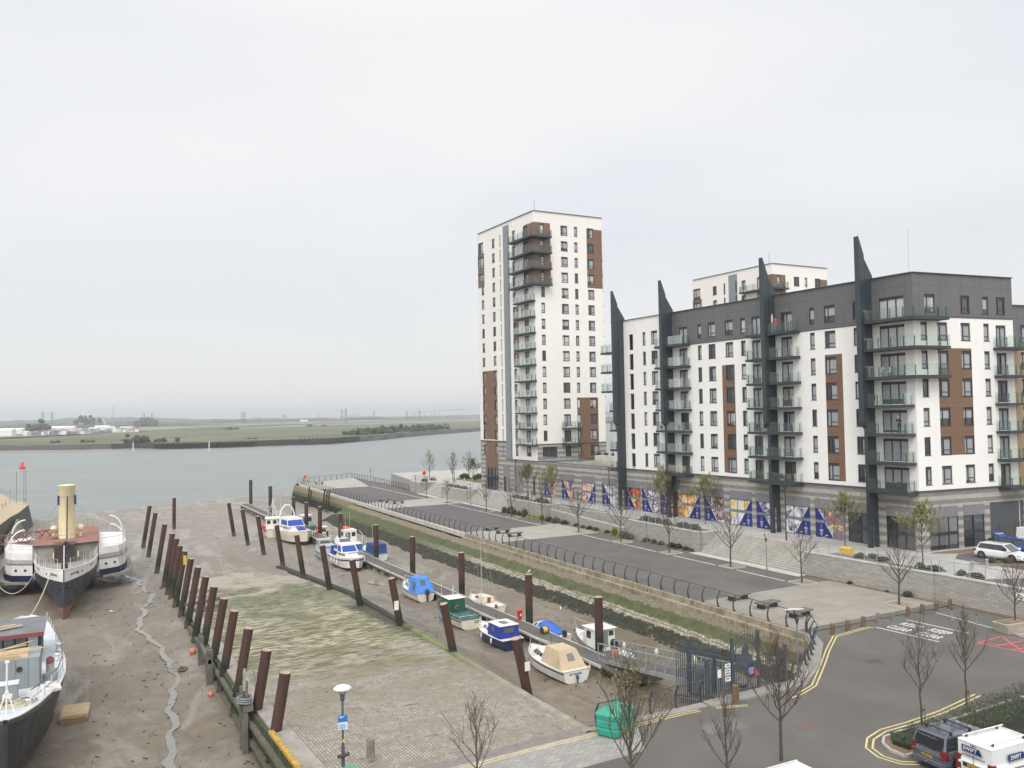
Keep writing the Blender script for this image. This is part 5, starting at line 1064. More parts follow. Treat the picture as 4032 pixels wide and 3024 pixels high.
# ------------------------------------------------------------------ pontoon and gangway
def px(y): return -13.0-(y-9)*.026
def pontoon():
 r = thing('pontoon', 'long narrow floating pontoon with white-edged dark decking, aground between the boats', 'pontoon', (px(9), 9, -3.4))
 td = NT('pontoon_decking'); v = td.pos(); s = td.sep(v); j = td.math('PINGPONG', s[1], .075); c = td.mix(td.rng(td.noise(v, .7, 5, .7), .3, .7), (.085, .078, .070), (.135, .125, .112)); c = td.mix(td.rng(j, .004, .012, .6, 0), c, (.03, .03, .03)); td.col(c); td.set(Roughness=.85)
 me = M('pontoon_edge', (.50, .47, .41), .7, .15, 1, obj=False, grime=(.2, .18, .14, .5)); mf = M('pontoon_float', (.24, .215, .16), .9, .35, 1.2, obj=False, grime=(.035, .04, .02, 1)); ms = M('pontoon_frame', (.10, .09, .075), .8, .3, 1.5, obj=False)
 Y0, Y1 = 7.2, 145.0; w = 1.75
 mb = MB(); mb.hexa([(px(Y0), Y0, -2.62), (px(Y0)+w, Y0, -2.62), (px(Y1)+w, Y1, -2.62), (px(Y1), Y1, -2.62), (px(Y0), Y0, -2.5), (px(Y0)+w, Y0, -2.5), (px(Y1)+w, Y1, -2.5), (px(Y1), Y1, -2.5)], td.m)
 mb.hexa([(px(7), 4.2, -2.62), (px(7)+3.1, 4.4, -2.62), (px(7)+2.9, 10.5, -2.62), (px(7), 9.5, -2.62), (px(7), 4.2, -2.505), (px(7)+3.1, 4.4, -2.505), (px(7)+2.9, 10.5, -2.505), (px(7), 9.5, -2.505)], td.m)
 mb.build('deck', r, r.location)
 mb = MB()
 for dx in (-.09, w-.03): mb.hexa([(px(Y0)+dx, Y0, -2.66), (px(Y0)+dx+.12, Y0, -2.66), (px(Y1)+dx+.12, Y1, -2.66), (px(Y1)+dx, Y1, -2.66), (px(Y0)+dx, Y0, -2.46), (px(Y0)+dx+.12, Y0, -2.46), (px(Y1)+dx+.12, Y1, -2.46), (px(Y1)+dx, Y1, -2.46)], me)
 mb.build('edge_beam', r, r.location)
 mb = MB(); mb.hexa([(px(Y0)+.02, Y0, -2.95), (px(Y0)+w-.02, Y0, -2.95), (px(Y1)+w-.02, Y1, -2.95), (px(Y1)+.02, Y1, -2.95), (px(Y0)+.02, Y0, -2.63), (px(Y0)+w-.02, Y0, -2.63), (px(Y1)+w-.02, Y1, -2.63), (px(Y1)+.02, Y1, -2.63)], ms)
 mb.box(px(7)-.1, px(7)+3.2, 3.9, 4.4, -3.1, -2.55, ms); mb.build('frame', r, r.location)
 y = 4.6; fl = []
 while y < 144: fl.append(y); y += 2.9
 for y in fl:
  mb = MB(); mb.box(px(y)+.05, px(y)+w-.05+(1.0 if y < 9 else 0), y, y+1.5, -3.55, -2.96, mf, .05); mb.build('float', r, r.location)
 # odds on the deck
 tag(_cab('service_post', (-11.6, 22.7, -2.5), (.62, .03, .02), .42, .95), 'red service cabinet standing on the pontoon near the first upright piles', 'service post')
 tag(_cab('service_post', (-13.6, 89.0, -2.5), (.62, .03, .02), .34, 1.3), 'red service post on the pontoon beside the big white cruiser', 'service post')
 mb = MB(); c = (-12.0, 17.4, -2.2); mb.tube([(c[0]-.22, c[1], c[2]), (c[0]+.22, c[1], c[2])], .26, M('yellow_reel', (.60, .42, .03), .5), 14); mb.tube([(c[0]-.3, c[1], c[2]), (c[0]-.23, c[1], c[2])], .30, m_win, 14); mb.tube([(c[0]+.23, c[1], c[2]), (c[0]+.3, c[1], c[2])], .30, m_win, 14); tag(mb.build('hose_reel'), 'yellow and black hose reel on the pontoon deck', 'hose reel')
 r2 = thing('gangway', 'grey steel truss gangway sloping from the gate down to the pontoon', 'gangway', (-12.9, -7.4, 0)); A0, B0 = Vector((-13.35, -7.2, -.05)), Vector((-12.2, 8.6, -2.35)); wv = Vector((1.45, .1, 0))
 mb = MB(); n = (B0-A0).cross(wv).normalized()*.05; mb.hexa([A0, A0+wv, B0+wv, B0, A0-n, A0+wv-n, B0+wv-n, B0-n] if n.z < 0 else [A0-n, A0+wv-n, B0+wv-n, B0-n, A0, A0+wv, B0+wv, B0], td.m); mb.build('deck', r2, r2.location)
 gm = M('gangway_steel', (.33, .345, .355), .5, .12, 2, metal=.3)
 for k, off in enumerate((Vector((-.06, 0, 0)), wv+Vector((.06, 0, 0)))):
  a, b = A0+off, B0+off; mb = MB(); up = Vector((0, 0, 1.12)); mb.bar(a-Vector((0, 0, .12)), b-Vector((0, 0, .12)), .10, .30, gm); mb.bar(a+up, b+up, .09, .07, gm); N = 14
  for i in range(N+1):
   p = a+(b-a)*i/N; mb.bar(p, p+up, .055, .055, gm)
   if i < N: mb.bar(p+up if True else p, a+(b-a)*(i+1)/N, .05, .05, gm)
  mb.build('truss', r2, r2.location)
 for i in (.33, .62, .9):
  p = A0+wv+(B0-A0)*i+Vector((0, 0, .85)); mb = MB(); mb.lathe([(.02, -.25), (.13, -.12), (.15, .1), (.08, .25), (.01, .28)], M('cream_lantern', (.62, .56, .38), .5), p, 10); mb.build('lantern', r2, r2.location)
def _cab(name, p, c, w, h):
 mb = MB(); x, y, z = p; mb.lathe([(w/2, 0), (w/2, h*.78), (w/2+.03, h*.8), (w/2+.02, h*.95), (w*.3, h), (.01, h)], M('red_cabinet', c, .4), p, 14); mb.box(x-w*.2, x+w*.2, y-w/2-.02, y-w/2+.03, z+h*.4, z+h*.62, M('notice_white', (.72, .70, .64), .5)); return mb.build(name)
pontoon()
# ------------------------------------------------------------------ railings with curved posts
m_rail = M('slate_paint', (.050, .062, .076), .45, .12, 2)
m_rail_far = m_rail
def curved_post():
 mb = MB(); P = []
 for k in range(8):
  t = k/7; P.append((-.16*math.sin(t*math.pi)*1.0+.20*t*t, 1.28*t))
 for (a, b), w in zip(zip(P[:-1], P[1:]), [.14, .13, .12, .11, .10, .09, .08]): mb.bar((a[0], 0, a[1]), (b[0], 0, b[1]), .05, w, m_rail, up=(1, 0, 0))
 mb.box(-.11, .11, -.07, .07, -.02, .03, m_rail); o = mb.build('post'); me = o.data; bpy.data.objects.remove(o); return me
def curved_fence(label, pts, step, inward, z=.02, cat='railing', loop=5):
 r = thing('curved_railing', label, cat, (*pts[0], z)); me = _cp
 L_ = []; seg = []
 for a, b in zip(pts[:-1], pts[1:]):
  a, b = Vector((*a, 0)), Vector((*b, 0)); n = max(1, round((b-a).length/step)); d = (b-a).normalized()
  for k in range(n+(b == Vector((*pts[-1], 0)))): L_.append((a+d*((b-a).length*k/n), d))
 top = []; wires = [[] for _ in range(loop)]
 for p, d in L_[:100]:
  inn = Vector((-d.y, d.x, 0))*inward; m = Matrix((inn, Vector((0, 0, 1)).cross(inn), Vector((0, 0, 1)))).transposed().to_4x4(); m.translation = p+Vector((0, 0, z))-Vector(r.location); link('post', me, r, mat=m)
  top.append(p+inn*.22+Vector((0, 0, z+1.27)))
  for j in range(loop):
   t = (j+1)/(loop+1); wires[j].append(p+inn*(-.16*math.sin(t*math.pi)+.20*t*t)+Vector((0, 0, z+1.28*t)))
 mb = MB(); mb.tube(top, .032, m_rail, 6); mb.build('top_rail', r, r.location)
 mb = MB()
 for w in wires: mb.tube(w, .007, m_rail, 3)
 mb.build('wires', r, r.location)
_cp = curved_post()
curved_fence('long railing of curved slate posts along the promenade edge above the mud', [(.0, -.6), (.0, 158.2)], 1.92, -1)
curved_fence('railing of curved posts wrapping the far river end of the promenade', [(-.3, 160.6), (6, 164.6), (11.5, 168.2), (16.4, 171.4), (17.0, 155), (16.2, 134), (16.0, 127)], 1.95, -1)
curved_fence('short railing of curved posts climbing the diagonal corner beside the road', [(-9.2, -8.2), (-6.3, -6.5), (-4.3, -5.1), (-2.2, -3.4), (-.35, -1.1)], 1.6, -1, .1)
curved_fence('low railing of curved posts between the green bin and the gate', [(-23.4, -8.35), (-16.3, -8.2)], 2.0, -1, .03)
# ------------------------------------------------------------------ gate to the pontoon
def gate():
 gm = M('gate_paint', (.060, .078, .088), .5, .15, 3); r = thing('pontoon_gate', 'slate blue security gate with an arched top, anchor plate and spiked side fences', 'gate', (-12.9, -8.1, .1)); z0 = .08
 def pale(a, b, zt, zb=z0+.05, n=None, spl=0, name='palisade'):
  a, b = Vector((*a, 0)), Vector((*b, 0)); l = (b-a).length; n = n or max(2, int(l/.13)); mb = MB(); nn = Vector((b-a).normalized().cross(Vector((0, 0, 1))))*spl
  for k in range(n+1):
   p = a+(b-a)*k/n; mb.bar((p.x, p.y, zb), (p.x, p.y, zt-.2), .035, .03, gm); mb.bar((p.x, p.y, zt-.2), (p.x+nn.x, p.y+nn.y, zt+.02), .03, .025, gm)
  for z in (zb+.2, zt-.45): mb.bar((*a[:2], z), (*b[:2], z), .05, .06, gm)
  mb.build(name, r, r.location)
 pale((-15.8, -8.1), (-14.05, -8.2), 2.0); pale((-11.85, -8.1), (-9.75, -8.1), 2.0)
 pale((-14.6, -7.9), (-15.5, -6.2), 2.75, -.4, spl=.25); pale((-15.5, -6.2), (-15.9, -5.5), 2.75, -.6, spl=.3); pale((-15.8, -8.0), (-16.3, -6.4), 1.9, -.5, spl=.1); pale((-9.75, -8.0), (-9.1, -6.6), 1.9, -.4)
 for x, y, h in ((-15.8, -8.1, 2.15), (-14.0, -8.2, 3.15), (-11.9, -8.1, 3.3), (-9.75, -8.1, 2.2), (-15.5, -6.2, 2.85), (-14.3, -7.0, 2.5)):
  mb = MB(); mb.box(x-.07, x+.07, y-.07, y+.07, z0-.2, z0+h, gm); mb.box(x-.1, x+.1, y-.1, y+.1, z0+h, z0+h+.05, gm); mb.build('gate_post', r, r.location)
 mb = MB(); cx, y = -12.95, -8.17; ar = [(cx-.93*math.cos(a), y, 1.95+.93*math.sin(a)*1.05) for a in [k*math.pi/14 for k in range(15)]]; mb.tube(ar, .045, gm, 6); ar2 = [(cx-1.0*math.cos(a), y, 2.25+1.0*math.sin(a)*1.1) for a in [k*math.pi/14 for k in range(15)]]; mb.tube(ar2, .035, gm, 6)
 for k in range(2, 13): mb.bar(ar[k], (ar2[k][0], y, ar2[k][2]+.25), .03, .03, gm)
 mb.build('arch', r, r.location)
 mb = MB(); mb.box(cx-.9, cx+.9, y-.03, y+.03, 1.62, 1.74, gm); mb.box(cx-.9, cx+.9, y-.03, y+.03, .12, .26, gm)
 for k in range(14): x = cx-.86+k*1.72/13; mb.bar((x, y, .2), (x, y, 1.65), .03, .03, gm)
 for i in range(4):
  for k in range(12): mb.bar((cx-.85+k*.15, y, 1.30+.09*i), (cx-.76+k*.15, y, 1.34+.09*i), .02, .05, gm)
 mb.build('gate_leaf', r, r.location)
 mb = MB(); mb.extr([(cx-.78, y-.02, 1.75), (cx-.1, y-.02, 1.78), (cx+.55, y-.02, 1.75), (cx+.5, y-.02, 2.1), (cx+.2, y-.02, 2.25), (cx+.28, y-.02, 2.6), (cx+.02, y-.02, 2.85), (cx-.25, y-.02, 2.55), (cx-.3, y-.02, 2.2), (cx-.7, y-.02, 2.3)], (0, .03, 0), gm); mb.extr([(cx+.78, y, 2.6), (cx+.88, y, 3.55), (cx+1.0, y, 3.25), (cx+1.08, y, 2.5)], (0, .04, 0), gm); mb.build('anchor_plate', r, r.location)
 def sign(x0, x1, za, zb, col, name, yy=-8.27):
  mb = MB(); mb.box(x0, x1, yy-.02, yy, za, zb, col); return mb.build(name, r, r.location)
 wh = M('sign_white', (.74, .74, .73), .4, .03); bk = M('sign_black', (.02, .02, .02), .5); navy = M('sign_navy', (.015, .03, .16), .4)
 sign(-14.6, -14.2, .9, 1.9, wh, 'notice'); sign(-12.9, -12.35, .95, 1.5, navy, 'notice'); sign(-15.15, -14.9, 1.2, 1.65, wh, 'notice'); sign(-10.9, -10.65, 1.25, 1.75, M('sign_pink', (.55, .40, .34), .5), 'notice', -8.2)
 for i, w in enumerate(('THIS', 'PONTOON', 'IS FOR', 'BERTH', 'HOLDERS', 'ONLY')): text_obj('lettering', w, .115, bk, r, Vector((-14.4, -8.30, 1.80-.15*i))-r.location, (1, 0, 0), (0, 0, 1), .8)
 mb = MB()
 for i in range(6): mb.box(-12.84, -12.41-.06*(i % 2), -8.295, -8.29, 1.40-.07*i, 1.42-.07*i, wh)
 mb.build('lettering', r, r.location)
 mb = MB(); mb.extr([(-12.28, -8.2, .8), (-11.95, -8.2, .85), (-12.1, -8.2, 1.15), (-12.3, -8.2, 1.4)], (0, .03, 0), M('red_cloth', (.5, .06, .05), .6)); mb.build('red_panel', r, r.location)
gate()
# ------------------------------------------------------------------ lamps, benches, bollards, bins
m_lamp = M('lamp_black', (.025, .028, .032), .45, .1, 2)
def terrace_lamp():
 r = thing('street_lamp', 'tall black lamp post with a triangular head, at the posters near the third fin', 'street lamp', (20.1, 21.0, 2.25)); mb = MB(); mb.tube([(0, 0, 0), (0, 0, .9)], .085, m_lamp, 10); mb.tube([(0, 0, .9), (0, 0, 5.45)], .055, m_lamp, 10); mb.build('pole', r)
 mb = MB(); mb.tube([(0, 0, 5.45), (.0, .30, 5.95)], .035, m_lamp); mb.tube([(0, 0, 5.45), (0, -.30, 5.95)], .035, m_lamp); mb.lathe([(.001, 5.95), (.36, 5.95), (.37, 6.03), (.2, 6.08), (.001, 6.09)], m_lamp, seg=16); mb.lathe([(.05, 5.45), (.12, 5.55), (.02, 5.7)], m_lamp, seg=10); mb.build('lamp_head', r); return r
L0 = freeze(terrace_lamp())
for x, y, lab in ((20.7, 55.7, 'tall black lamp post in front of the posters between tower and first fin'), (19.6, 82.9, 'tall black lamp post beside the tower at the middle steps'), (20.6, 112.3, 'tall black lamp post on the river terrace among the budding trees')): copy_tree(L0, (x, y, 2.25), label=lab)
for o in (L0, *[x for x in COL.objects if x.name.startswith('street_lamp')]): o['group'] = 'black lamp posts on the terrace'
m_lg = M('lamp_grey', (.15, .18, .20), .45, .12, 2); m_panel = M('lamp_panel', (.72, .72, .70), .4, .05)
def prom_lamp():
 r = thing('promenade_lamp', 'slim grey lamp with a tilted white panel, at the near end of the wide steps', 'street lamp', (12.7, 16.4, 0)); mb = MB(); mb.tube([(0, 0, 0), (0, 0, .8)], .075, m_lg, 10); mb.tube([(0, 0, .8), (0, 0, 3.5)], .045, m_lg, 10); mb.lathe([(.04, 3.3), (.13, 3.62), (.10, 3.66), (.001, 3.67)], m_lamp, seg=12); mb.build('pole', r)
 mb = MB(); mb.bar((0, 0, 3.6), (0, .25, 4.15), .05, .05, m_lamp); mb.build('arm', r)
 mb = MB(); mb.extr([(-.28, -.35, 4.28), (.28, -.35, 4.28), (.28, .75, 4.05), (-.28, .75, 4.05)], (0, 0, .05), m_panel); mb.build('reflector_panel', r); return r
P0 = freeze(prom_lamp())
for x, y, lab in ((12.7, 36, 'slim grey lamp with a white panel in front of the hedge planter'), (13.1, 66.3, 'slim grey lamp with a white panel beside the yellow shrubs'), (12.8, 87.1, 'slim grey lamp with a white panel at the foot of the middle steps'), (12.6, 113.4, 'slim grey lamp beside the far steps'), (12.7, 143.5, 'slim grey lamp with a white square panel alone near the river end'), (-8.6, -8.0, 'slim grey lamp at the road corner right of the pontoon gate')): copy_tree(P0, (x, y, 0), label=lab)
for o in [x for x in COL.objects if x.name.startswith('promenade_lamp')]: o['group'] = 'slim lamps along the promenade'
m_bt = M('bench_timber', (.17, .145, .115), .85, .3, 3)
def bench():
 r = thing('bench', 'backless dark timber bench by the railing, nearest the road corner', 'bench', (3.15, 3.1, 0), rad(4)); mb = MB()
 for k in range(6): mb.box(-1.15, 1.15, -.42+k*.142, -.42+k*.142+.125, .40, .52, m_bt)
 mb.build('seat', r)
 for s in (-.75, .75): mb = MB(); mb.box(s-.09, s+.09, -.36, .36, 0, .399, m_lamp); mb.build('leg', r)
 return r
B0_ = freeze(bench())
for x, y, lab in ((3.17, 6.6, 'backless timber bench, middle of the three nearest the road corner'), (3.14, 10.05, 'backless timber bench, farthest of the three nearest the road corner'), (4.0, 53.7, 'dark backless bench, nearest of the three on the middle paving band'), (4.05, 57.3, 'dark backless bench, middle of the three on the middle paving band'), (4.0, 60.6, 'dark backless bench, farthest of the three on the middle paving band'), (4.9, 102.2, 'dark bench, nearest of the three on the far paving band'), (4.3, 104.9, 'dark bench, middle of the three on the far paving band'), (4.1, 107.8, 'dark bench, farthest of the three on the far paving band'), (3.9, 156.7, 'dark bench alone at the river end of the promenade')): copy_tree(B0_, (x, y, 0), label=lab)
for o in [x for x in COL.objects if x.name.startswith('bench')]: o['group'] = 'backless benches on the promenade'
m_bol = M('bollard_timber', (.155, .098, .06), .9, .35, 3); m_bol2 = M('bollard_weathered', (.20, .18, .15), .9, .35, 3)
def bollard(x, y, lab, h=.8, m=None, w=.17, grp='timber bollards along the promenade entrance'):
 rnd = random.Random(x*31+y); mb = MB(); a = rnd.uniform(-.15, .15); R = [[((w+b)*math.cos(q+a), (w+b)*math.sin(q+a), z) for q in [k*math.pi/4+math.pi/8 for k in range(8)]] for z, b in ((-.05, .01), (h*.5, rnd.uniform(-.01, .015)), (h-.05, .0), (h, -.04))]
 mb.loft(R, m or m_bol, cap=True); o = mb.build('bollard'); o.location = (x, y, 0); tag(o, lab, 'bollard', grp)
wb = ['first', 'second', 'third', 'fourth', 'fifth', 'sixth', 'seventh', 'eighth', 'ninth']
for i, (x, y) in enumerate(((1.2, -1.9), (2.9, -1.8), (4.8, -1.6), (6.7, -1.4), (8.3, -1.4), (10.2, -1.3), (11.9, -1.3), (13.6, -1.3), (15.3, -1.3))): bollard(x, y, f'{"low grey" if i == 4 else "squat timber"} bollard, {wb[i]} from the railing corner across the promenade entrance', .62 if i == 4 else .78, m_bol2 if i in (3, 4) else None)
bollard(-34.9, -6.0, 'weathered square bollard alone on the cobbles at the head of the slipway', .85, m_bol2, .2, None); bollard(-14.7, -9.2, 'tall timber bollard on the kerb in front of the pontoon gate', 1.0, None, .2, None)
for i, (x, y, z, w, c, lab) in enumerate(((12.2, -3.6, 0, .06, m_galv, 'thin grey post with a dark cap beyond the keep clear lettering'), (12.2, -5.6, 0, .06, m_galv, 'thin grey post nearest the concrete planter'), (20.7, .3, 2.25, .13, m_galv, 'stout steel bollard on the terrace, left of the two by the car park'), (22.7, .3, 2.25, .13, m_galv, 'stout steel bollard on the terrace, right of the two by the car park'))):
 mb = MB(); mb.lathe([(w, 0), (w, .76), (w*1.15, .77), (w*1.1, .82), (.001, .83)], c, seg=12); mb.lathe([(w*1.2, .74), (w*1.25, .84), (.001, .86)], m_lamp, seg=12) if i < 2 else None; o = mb.build('steel_bollard'); o.location = (x, y, z); tag(o, lab, 'bollard')
for i in range(7):
 mb = MB(); mb.lathe([(.12, 0), (.12, .85), (.001, .86)], m_galv, seg=10); o = mb.build('steel_bollard'); o.location = (22.5+i*1.15, 116-i*1.9, 2.25); tag(o, f'pale steel bollard, {wb[i]} from the left in the row beside the tower', 'bollard', 'pale bollards left of the tower')
def bin_(x, y, z, lab, rz):
 r = thing('green_bin', lab, 'bin', (x, y, z), rz); g = M('green_plastic', (.03, .30, .20), .38, .12, 2, grime=(.05, .2, .14, .4)); w = 1.05
 def ring(s, zz): return [(s*w*cx_, s*w*cy_*.62, zz) for cx_, cy_ in ((-1, -.75), (-.8, -1), (.8, -1), (1, -.75), (1, .75), (.8, 1), (-.8, 1), (-1, .75))]
 mb = MB(); mb.loft([ring(.88, 0), ring(.97, .12), ring(1, .38), ring(.97, .42), ring(.97, .48), ring(1, .52), ring(1, .78), ring(.97, .82), ring(.97, .88), ring(1, .92), ring(1, 1.02)], g, cap=True); mb.build('body', r)
 mb = MB(); mb.loft([ring(1.03, 1.03), ring(1.03, 1.12), ring(.85, 1.24), ring(.25, 1.36)], g, cap=True); mb.build('lid', r)
bin_(-22.9, -9.3, 0, 'green plastic grit bin at the road edge beside the slipway kerb', rad(28))
bin_(-37.5, -10.2, 0, 'top of a second green plastic bin at the bottom edge by the sign post', rad(20))
def signpost():
 r = thing('sign_lamp', 'old lamp post with round white disc head and blue notice at the slipway head', 'street lamp', (-36.4, -6.5, 0)); mp = M('post_slate', (.07, .09, .12), .5, .15, 3); mb = MB(); mb.tube([(0, 0, 0), (0, 0, 1.0)], .085, mp, 12); mb.tube([(0, 0, 1.0), (0, 0, 3.3)], .05, mp, 12); mb.lathe([(.05, 3.05), (.11, 3.1), (.11, 3.25), (.06, 3.35)], mp, seg=12); mb.build('pole', r)
 mb = MB()
 for a in range(6): q = a*math.pi/3; mb.tube([(.08*math.cos(q), .08*math.sin(q), 3.25), (.2*math.cos(q), .2*math.sin(q), 3.62)], .012, m_lamp, 5)
 mb.build('cage', r)
 mb = MB(); mb.lathe([(.001, 3.56), (.42, 3.62), (.44, 3.66), (.30, 3.76), (.001, 3.80)], M('lichened_disc', (.70, .70, .66), .5, .08, 5, grime=(.34, .27, .12, .9)), seg=26); mb.build('disc_head', r)
 s = bpy.data.objects.new('notice', None); bpy.data.objects.remove(s)
 mb = MB(); mb.box(-.22, .22, -.085, -.06, 1.75, 2.1, M('sign_pale', (.55, .66, .74), .4, .03)); mb.box(-.22, .22, -.087, -.06, 2.1, 2.42, M('sign_blue', (.02, .16, .42), .4, .03)); mb.box(-.2, .2, -.09, -.088, 2.02, 2.05, m_pw);
 for k in range(5): mb.box(-.17, .1+.03*(k % 3), -.092, -.0865, 1.80+k*.05, 1.815+k*.05, M('sign_text', (.05, .15, .35), .5))
 for k in range(2): mb.box(-.17, .02+.08*k, -.092, -.0875, 2.30+k*.05, 2.32+k*.05, m_pw)
 o = mb.build('notice', r); o.rotation_euler = (0, 0, rad(-12))
 mb = MB(); mb.tube([(-.3, -.12, .55), (.25, -.2, .62)], .09, M('dark_bundle', (.06, .035, .04), .7), 8); mb.tube([(0, -.1, 1.18), (0, -.1, 1.28)], .05, M('yellow_sign', (.65, .45, .03), .5), 8); mb.build('lifebelt_bracket', r)
signpost()
def small_things():
 # life rings
 for x, y, z, lab in ((17.5, 121.3, 2.25, 'bright orange life ring on a post above the terrace end block'), (.9, 158.5, 0, 'bright orange life ring on the railing at the river end of the promenade')):
  r = thing('life_ring', lab, 'life ring', (x, y, z)); mb = MB(); mb.tube([(0, 0, 0), (0, 0, 1.5)], .05, m_lamp, 8); mb.build('post', r)
  mb = MB(); n = 20; mb.loft([[(math.cos(a)*(.36+.1*math.cos(q)), -.12+.08*math.sin(q), 1.75+math.sin(a)*(.36+.1*math.cos(q))) for q in [k*math.pi/4 for k in range(8)]] for a in [j*2*math.pi/n for j in range(n+1)]], M('ring_orange', (.75, .10, .03), .4), smooth=True); mb.lathe([(.001, 0), (.3, 0)], M('ring_red', (.62, .05, .03), .5), (0, 0, 0)) if False else None; mb.build('ring', r)
  mb = MB(); mb.tube([(0, -.1, 1.75), (0, -.06, 1.75)], .3, M('ring_red', (.62, .05, .03), .5), 18); mb.build('backing', r)
 r = thing('grit_bin', 'yellow grit bin with a round lid in the bed behind the retaining wall railing', 'grit bin', (18.6, 11.7, 2.25), rad(98)); y = M('grit_yellow', (.66, .42, .035), .5, .1, 3); mb = MB(); mb.box(-.62, .62, -.3, .3, 0, .48, y, .06); mb.build('body', r); mb = MB(); mb.loft([[(x, -.32*math.cos(a), .5+.2*math.sin(a)) for a in [k*math.pi/8 for k in range(9)]] for x in (-.64, -.5, .5, .64)], y, cap=True); mb.build('lid', r)
 # concrete planter at the road edge
 r = thing('planter', 'rough concrete planter trough at the edge of the road below the retaining wall', 'planter', (12.6, -7.9, 0), rad(-8)); c = M('planter_concrete', (.40, .365, .29), .9, .18, 2, bump=.3)
 mb = MB(); mb.loft([[(-.9, -.55, 0), (.9, -.6, 0), (.95, .5, 0), (-.85, .55, 0)], [(-1.1, -.7, .7), (1.1, -.7, .72), (1.1, .6, .72), (-1.1, .62, .7)]], c, cap=True); mb.build('trough', r); mb = MB(); mb.box(-.9, .9, -.5, .42, .68, .76, m_soil); mb.build('soil', r)
 # wall notice, raised tree beds
 mb = MB(); mb.box(16.93, 16.96, -6.35, -5.75, 1.4, 1.95, M('sign_white', (.74, .74, .73), .4)); mb.box(16.92, 16.93, -6.25, -5.85, 1.52, 1.6, m_win); mb.box(16.92, 16.93, -6.2, -5.95, 1.68, 1.76, m_win); tag(mb.build('wall_notice'), 'small white notice fixed to the retaining wall at the right edge', 'sign')
 for y in (-7.9, 1.6, 12.1, 21.8, 32, 41.8, 51.8, 61.9, 71.8, 81, 97.9, 108.3):
  mb = MB(); x0, x1, y0, y1 = 12.1, 14.1, y-1.05, y+1.05; k = M('bed_kerb', (.42, .39, .33), .85, .15, 1, obj=False)
  for b in ((x0, x1, y0, y0+.12), (x0, x1, y1-.12, y1), (x0, x0+.12, y0+.12, y1-.12), (x1-.12, x1, y0+.12, y1-.12)): mb.box(*b, 0, .11, k)
  mb.box(x0+.12, x1-.12, y0+.12, y1-.12, 0, .06, M('bed_gravel', (.27, .21, .145) if y < 55 else (.12, .10, .08), .95, .2, 4, obj=False) if y < 55 else M('bed_dark', (.12, .10, .08), .95, .2, 4, obj=False)); struct(mb.build('tree_bed_paving'))
 mb = MB(); yw = M('road_yellow', (.62, .50, .22), .75, .15, 2, obj=False, grime=(.35, .3, .2, .5)); wt = M('road_white', (.62, .61, .58), .75, .12, 2, obj=False, grime=(.4, .39, .36, .4)); rd = M('road_red', (.60, .10, .10), .75, .15, 2, obj=False)
 def line(P, w, m, z=.0, dash=None):
  n = len(P); L_, R_ = [], []
  for i, p in enumerate(P):
   a = Vector(P[max(0, i-1)]); b = Vector(P[min(n-1, i+1)]); d = (b-a).normalized(); q = Vector((-d.y, d.x))*w/2; L_.append((p[0]+q.x, p[1]+q.y, z)); R_.append((p[0]-q.x, p[1]-q.y, z))
  mb.loft([L_, R_], m, closed=False)
 def off(P, o):
  n = len(P); r = []
  for i, p in enumerate(P):
   a = Vector(P[max(0, i-1)]); b = Vector(P[min(n-1, i+1)]); d = (b-a).normalized(); r.append((p[0]-d.y*o, p[1]+d.x*o))
  return r
 A = [(5.2, -1.95), (4.7, -2.0), (.9, -2.5), (-2.2, -4.65), (-4.26, -6.2), (-6.1, -7.55), (-8.6, -9.35), (-10.4, -10.0), (-11.6, -10.15)]
 line(A, .09, yw, -.004); line(off(A[:-1], -.24), .09, yw, -.004); line([(5.2, -1.93), (5.1, -2.3)], .09, yw, -.003)
 Bm = [(-14.4, -9.9), (-16.2, -9.3)]; line(Bm, .08, yw, -.004); line(off(Bm, -.2), .08, yw, -.004)
 Cm = [(-17.2, -9.2), (-18.6, -9.15), (-21.6, -9.25), (-24.1, -9.2), (-28.1, -9.3), (-31.6, -9.6), (-34, -9.9), (-37, -10.4)]; line(Cm, .08, yw, .002); line(off(Cm, -.22), .08, yw, .002)
 E = [(-2, -15.2), (-6.2, -15.9), (-9.0, -16.1), (-11.0, -16.1), (-12.4, -16.5), (-13.35, -17.2), (-13.7, -18.1), (-13.5, -18.9), (-12.9, -19.3)]; line(E, .1, yw, -.004); line(off(E, -.3), .1, yw, -.004)
 line([(9.27, -1.85), (9.66, -6.66)], .14, wt, -.004); line([(5.46, -2.12), (5.89, -7.04)], .14, wt, -.004)
 line([(13.2, -1.5), (12.1, -9), (11.6, -25)], .12, wt, -.004)
 T = [(7.79, -8.55), (10.75, -8.35), (11.3, -9.8), (11.8, -14), (8.6, -12.8)]; line(T+[T[0]], .12, rd, -.004)
 for k in range(1, 4): line([(lerp(7.79, 8.6, k/4), lerp(-8.55, -12.8, k/4)), (lerp(10.75, 11.8, k/4), lerp(-8.35, -14, k/4))], .12, rd, -.003)
 line([(7.9, -8.7), (11.6, -12.5)], .12, rd, -.0025); line([(10.7, -8.5), (8.3, -11.5)], .12, rd, -.002)
 struct(mb.build('road_markings'))
 # KEEP CLEAR, twice, as painted on the road
 for s, (x, y) in (('KEEP', (8.1, -3.15)), ('KEEP', (8.3, -5.35)), ('CLEAR', (6.55, -3.3)), ('CLEAR', (6.75, -5.65))):
  o = text_obj('road_lettering', s, 1.35, wt, None, (x, y, -.003), (.04, -1, 0), (1, .04, 0), .50 if s == 'KEEP' else .42); struct(o)
 mb = MB(); pt = M('tar_patch', (.075, .068, .062), .9, .1, 2, obj=False)
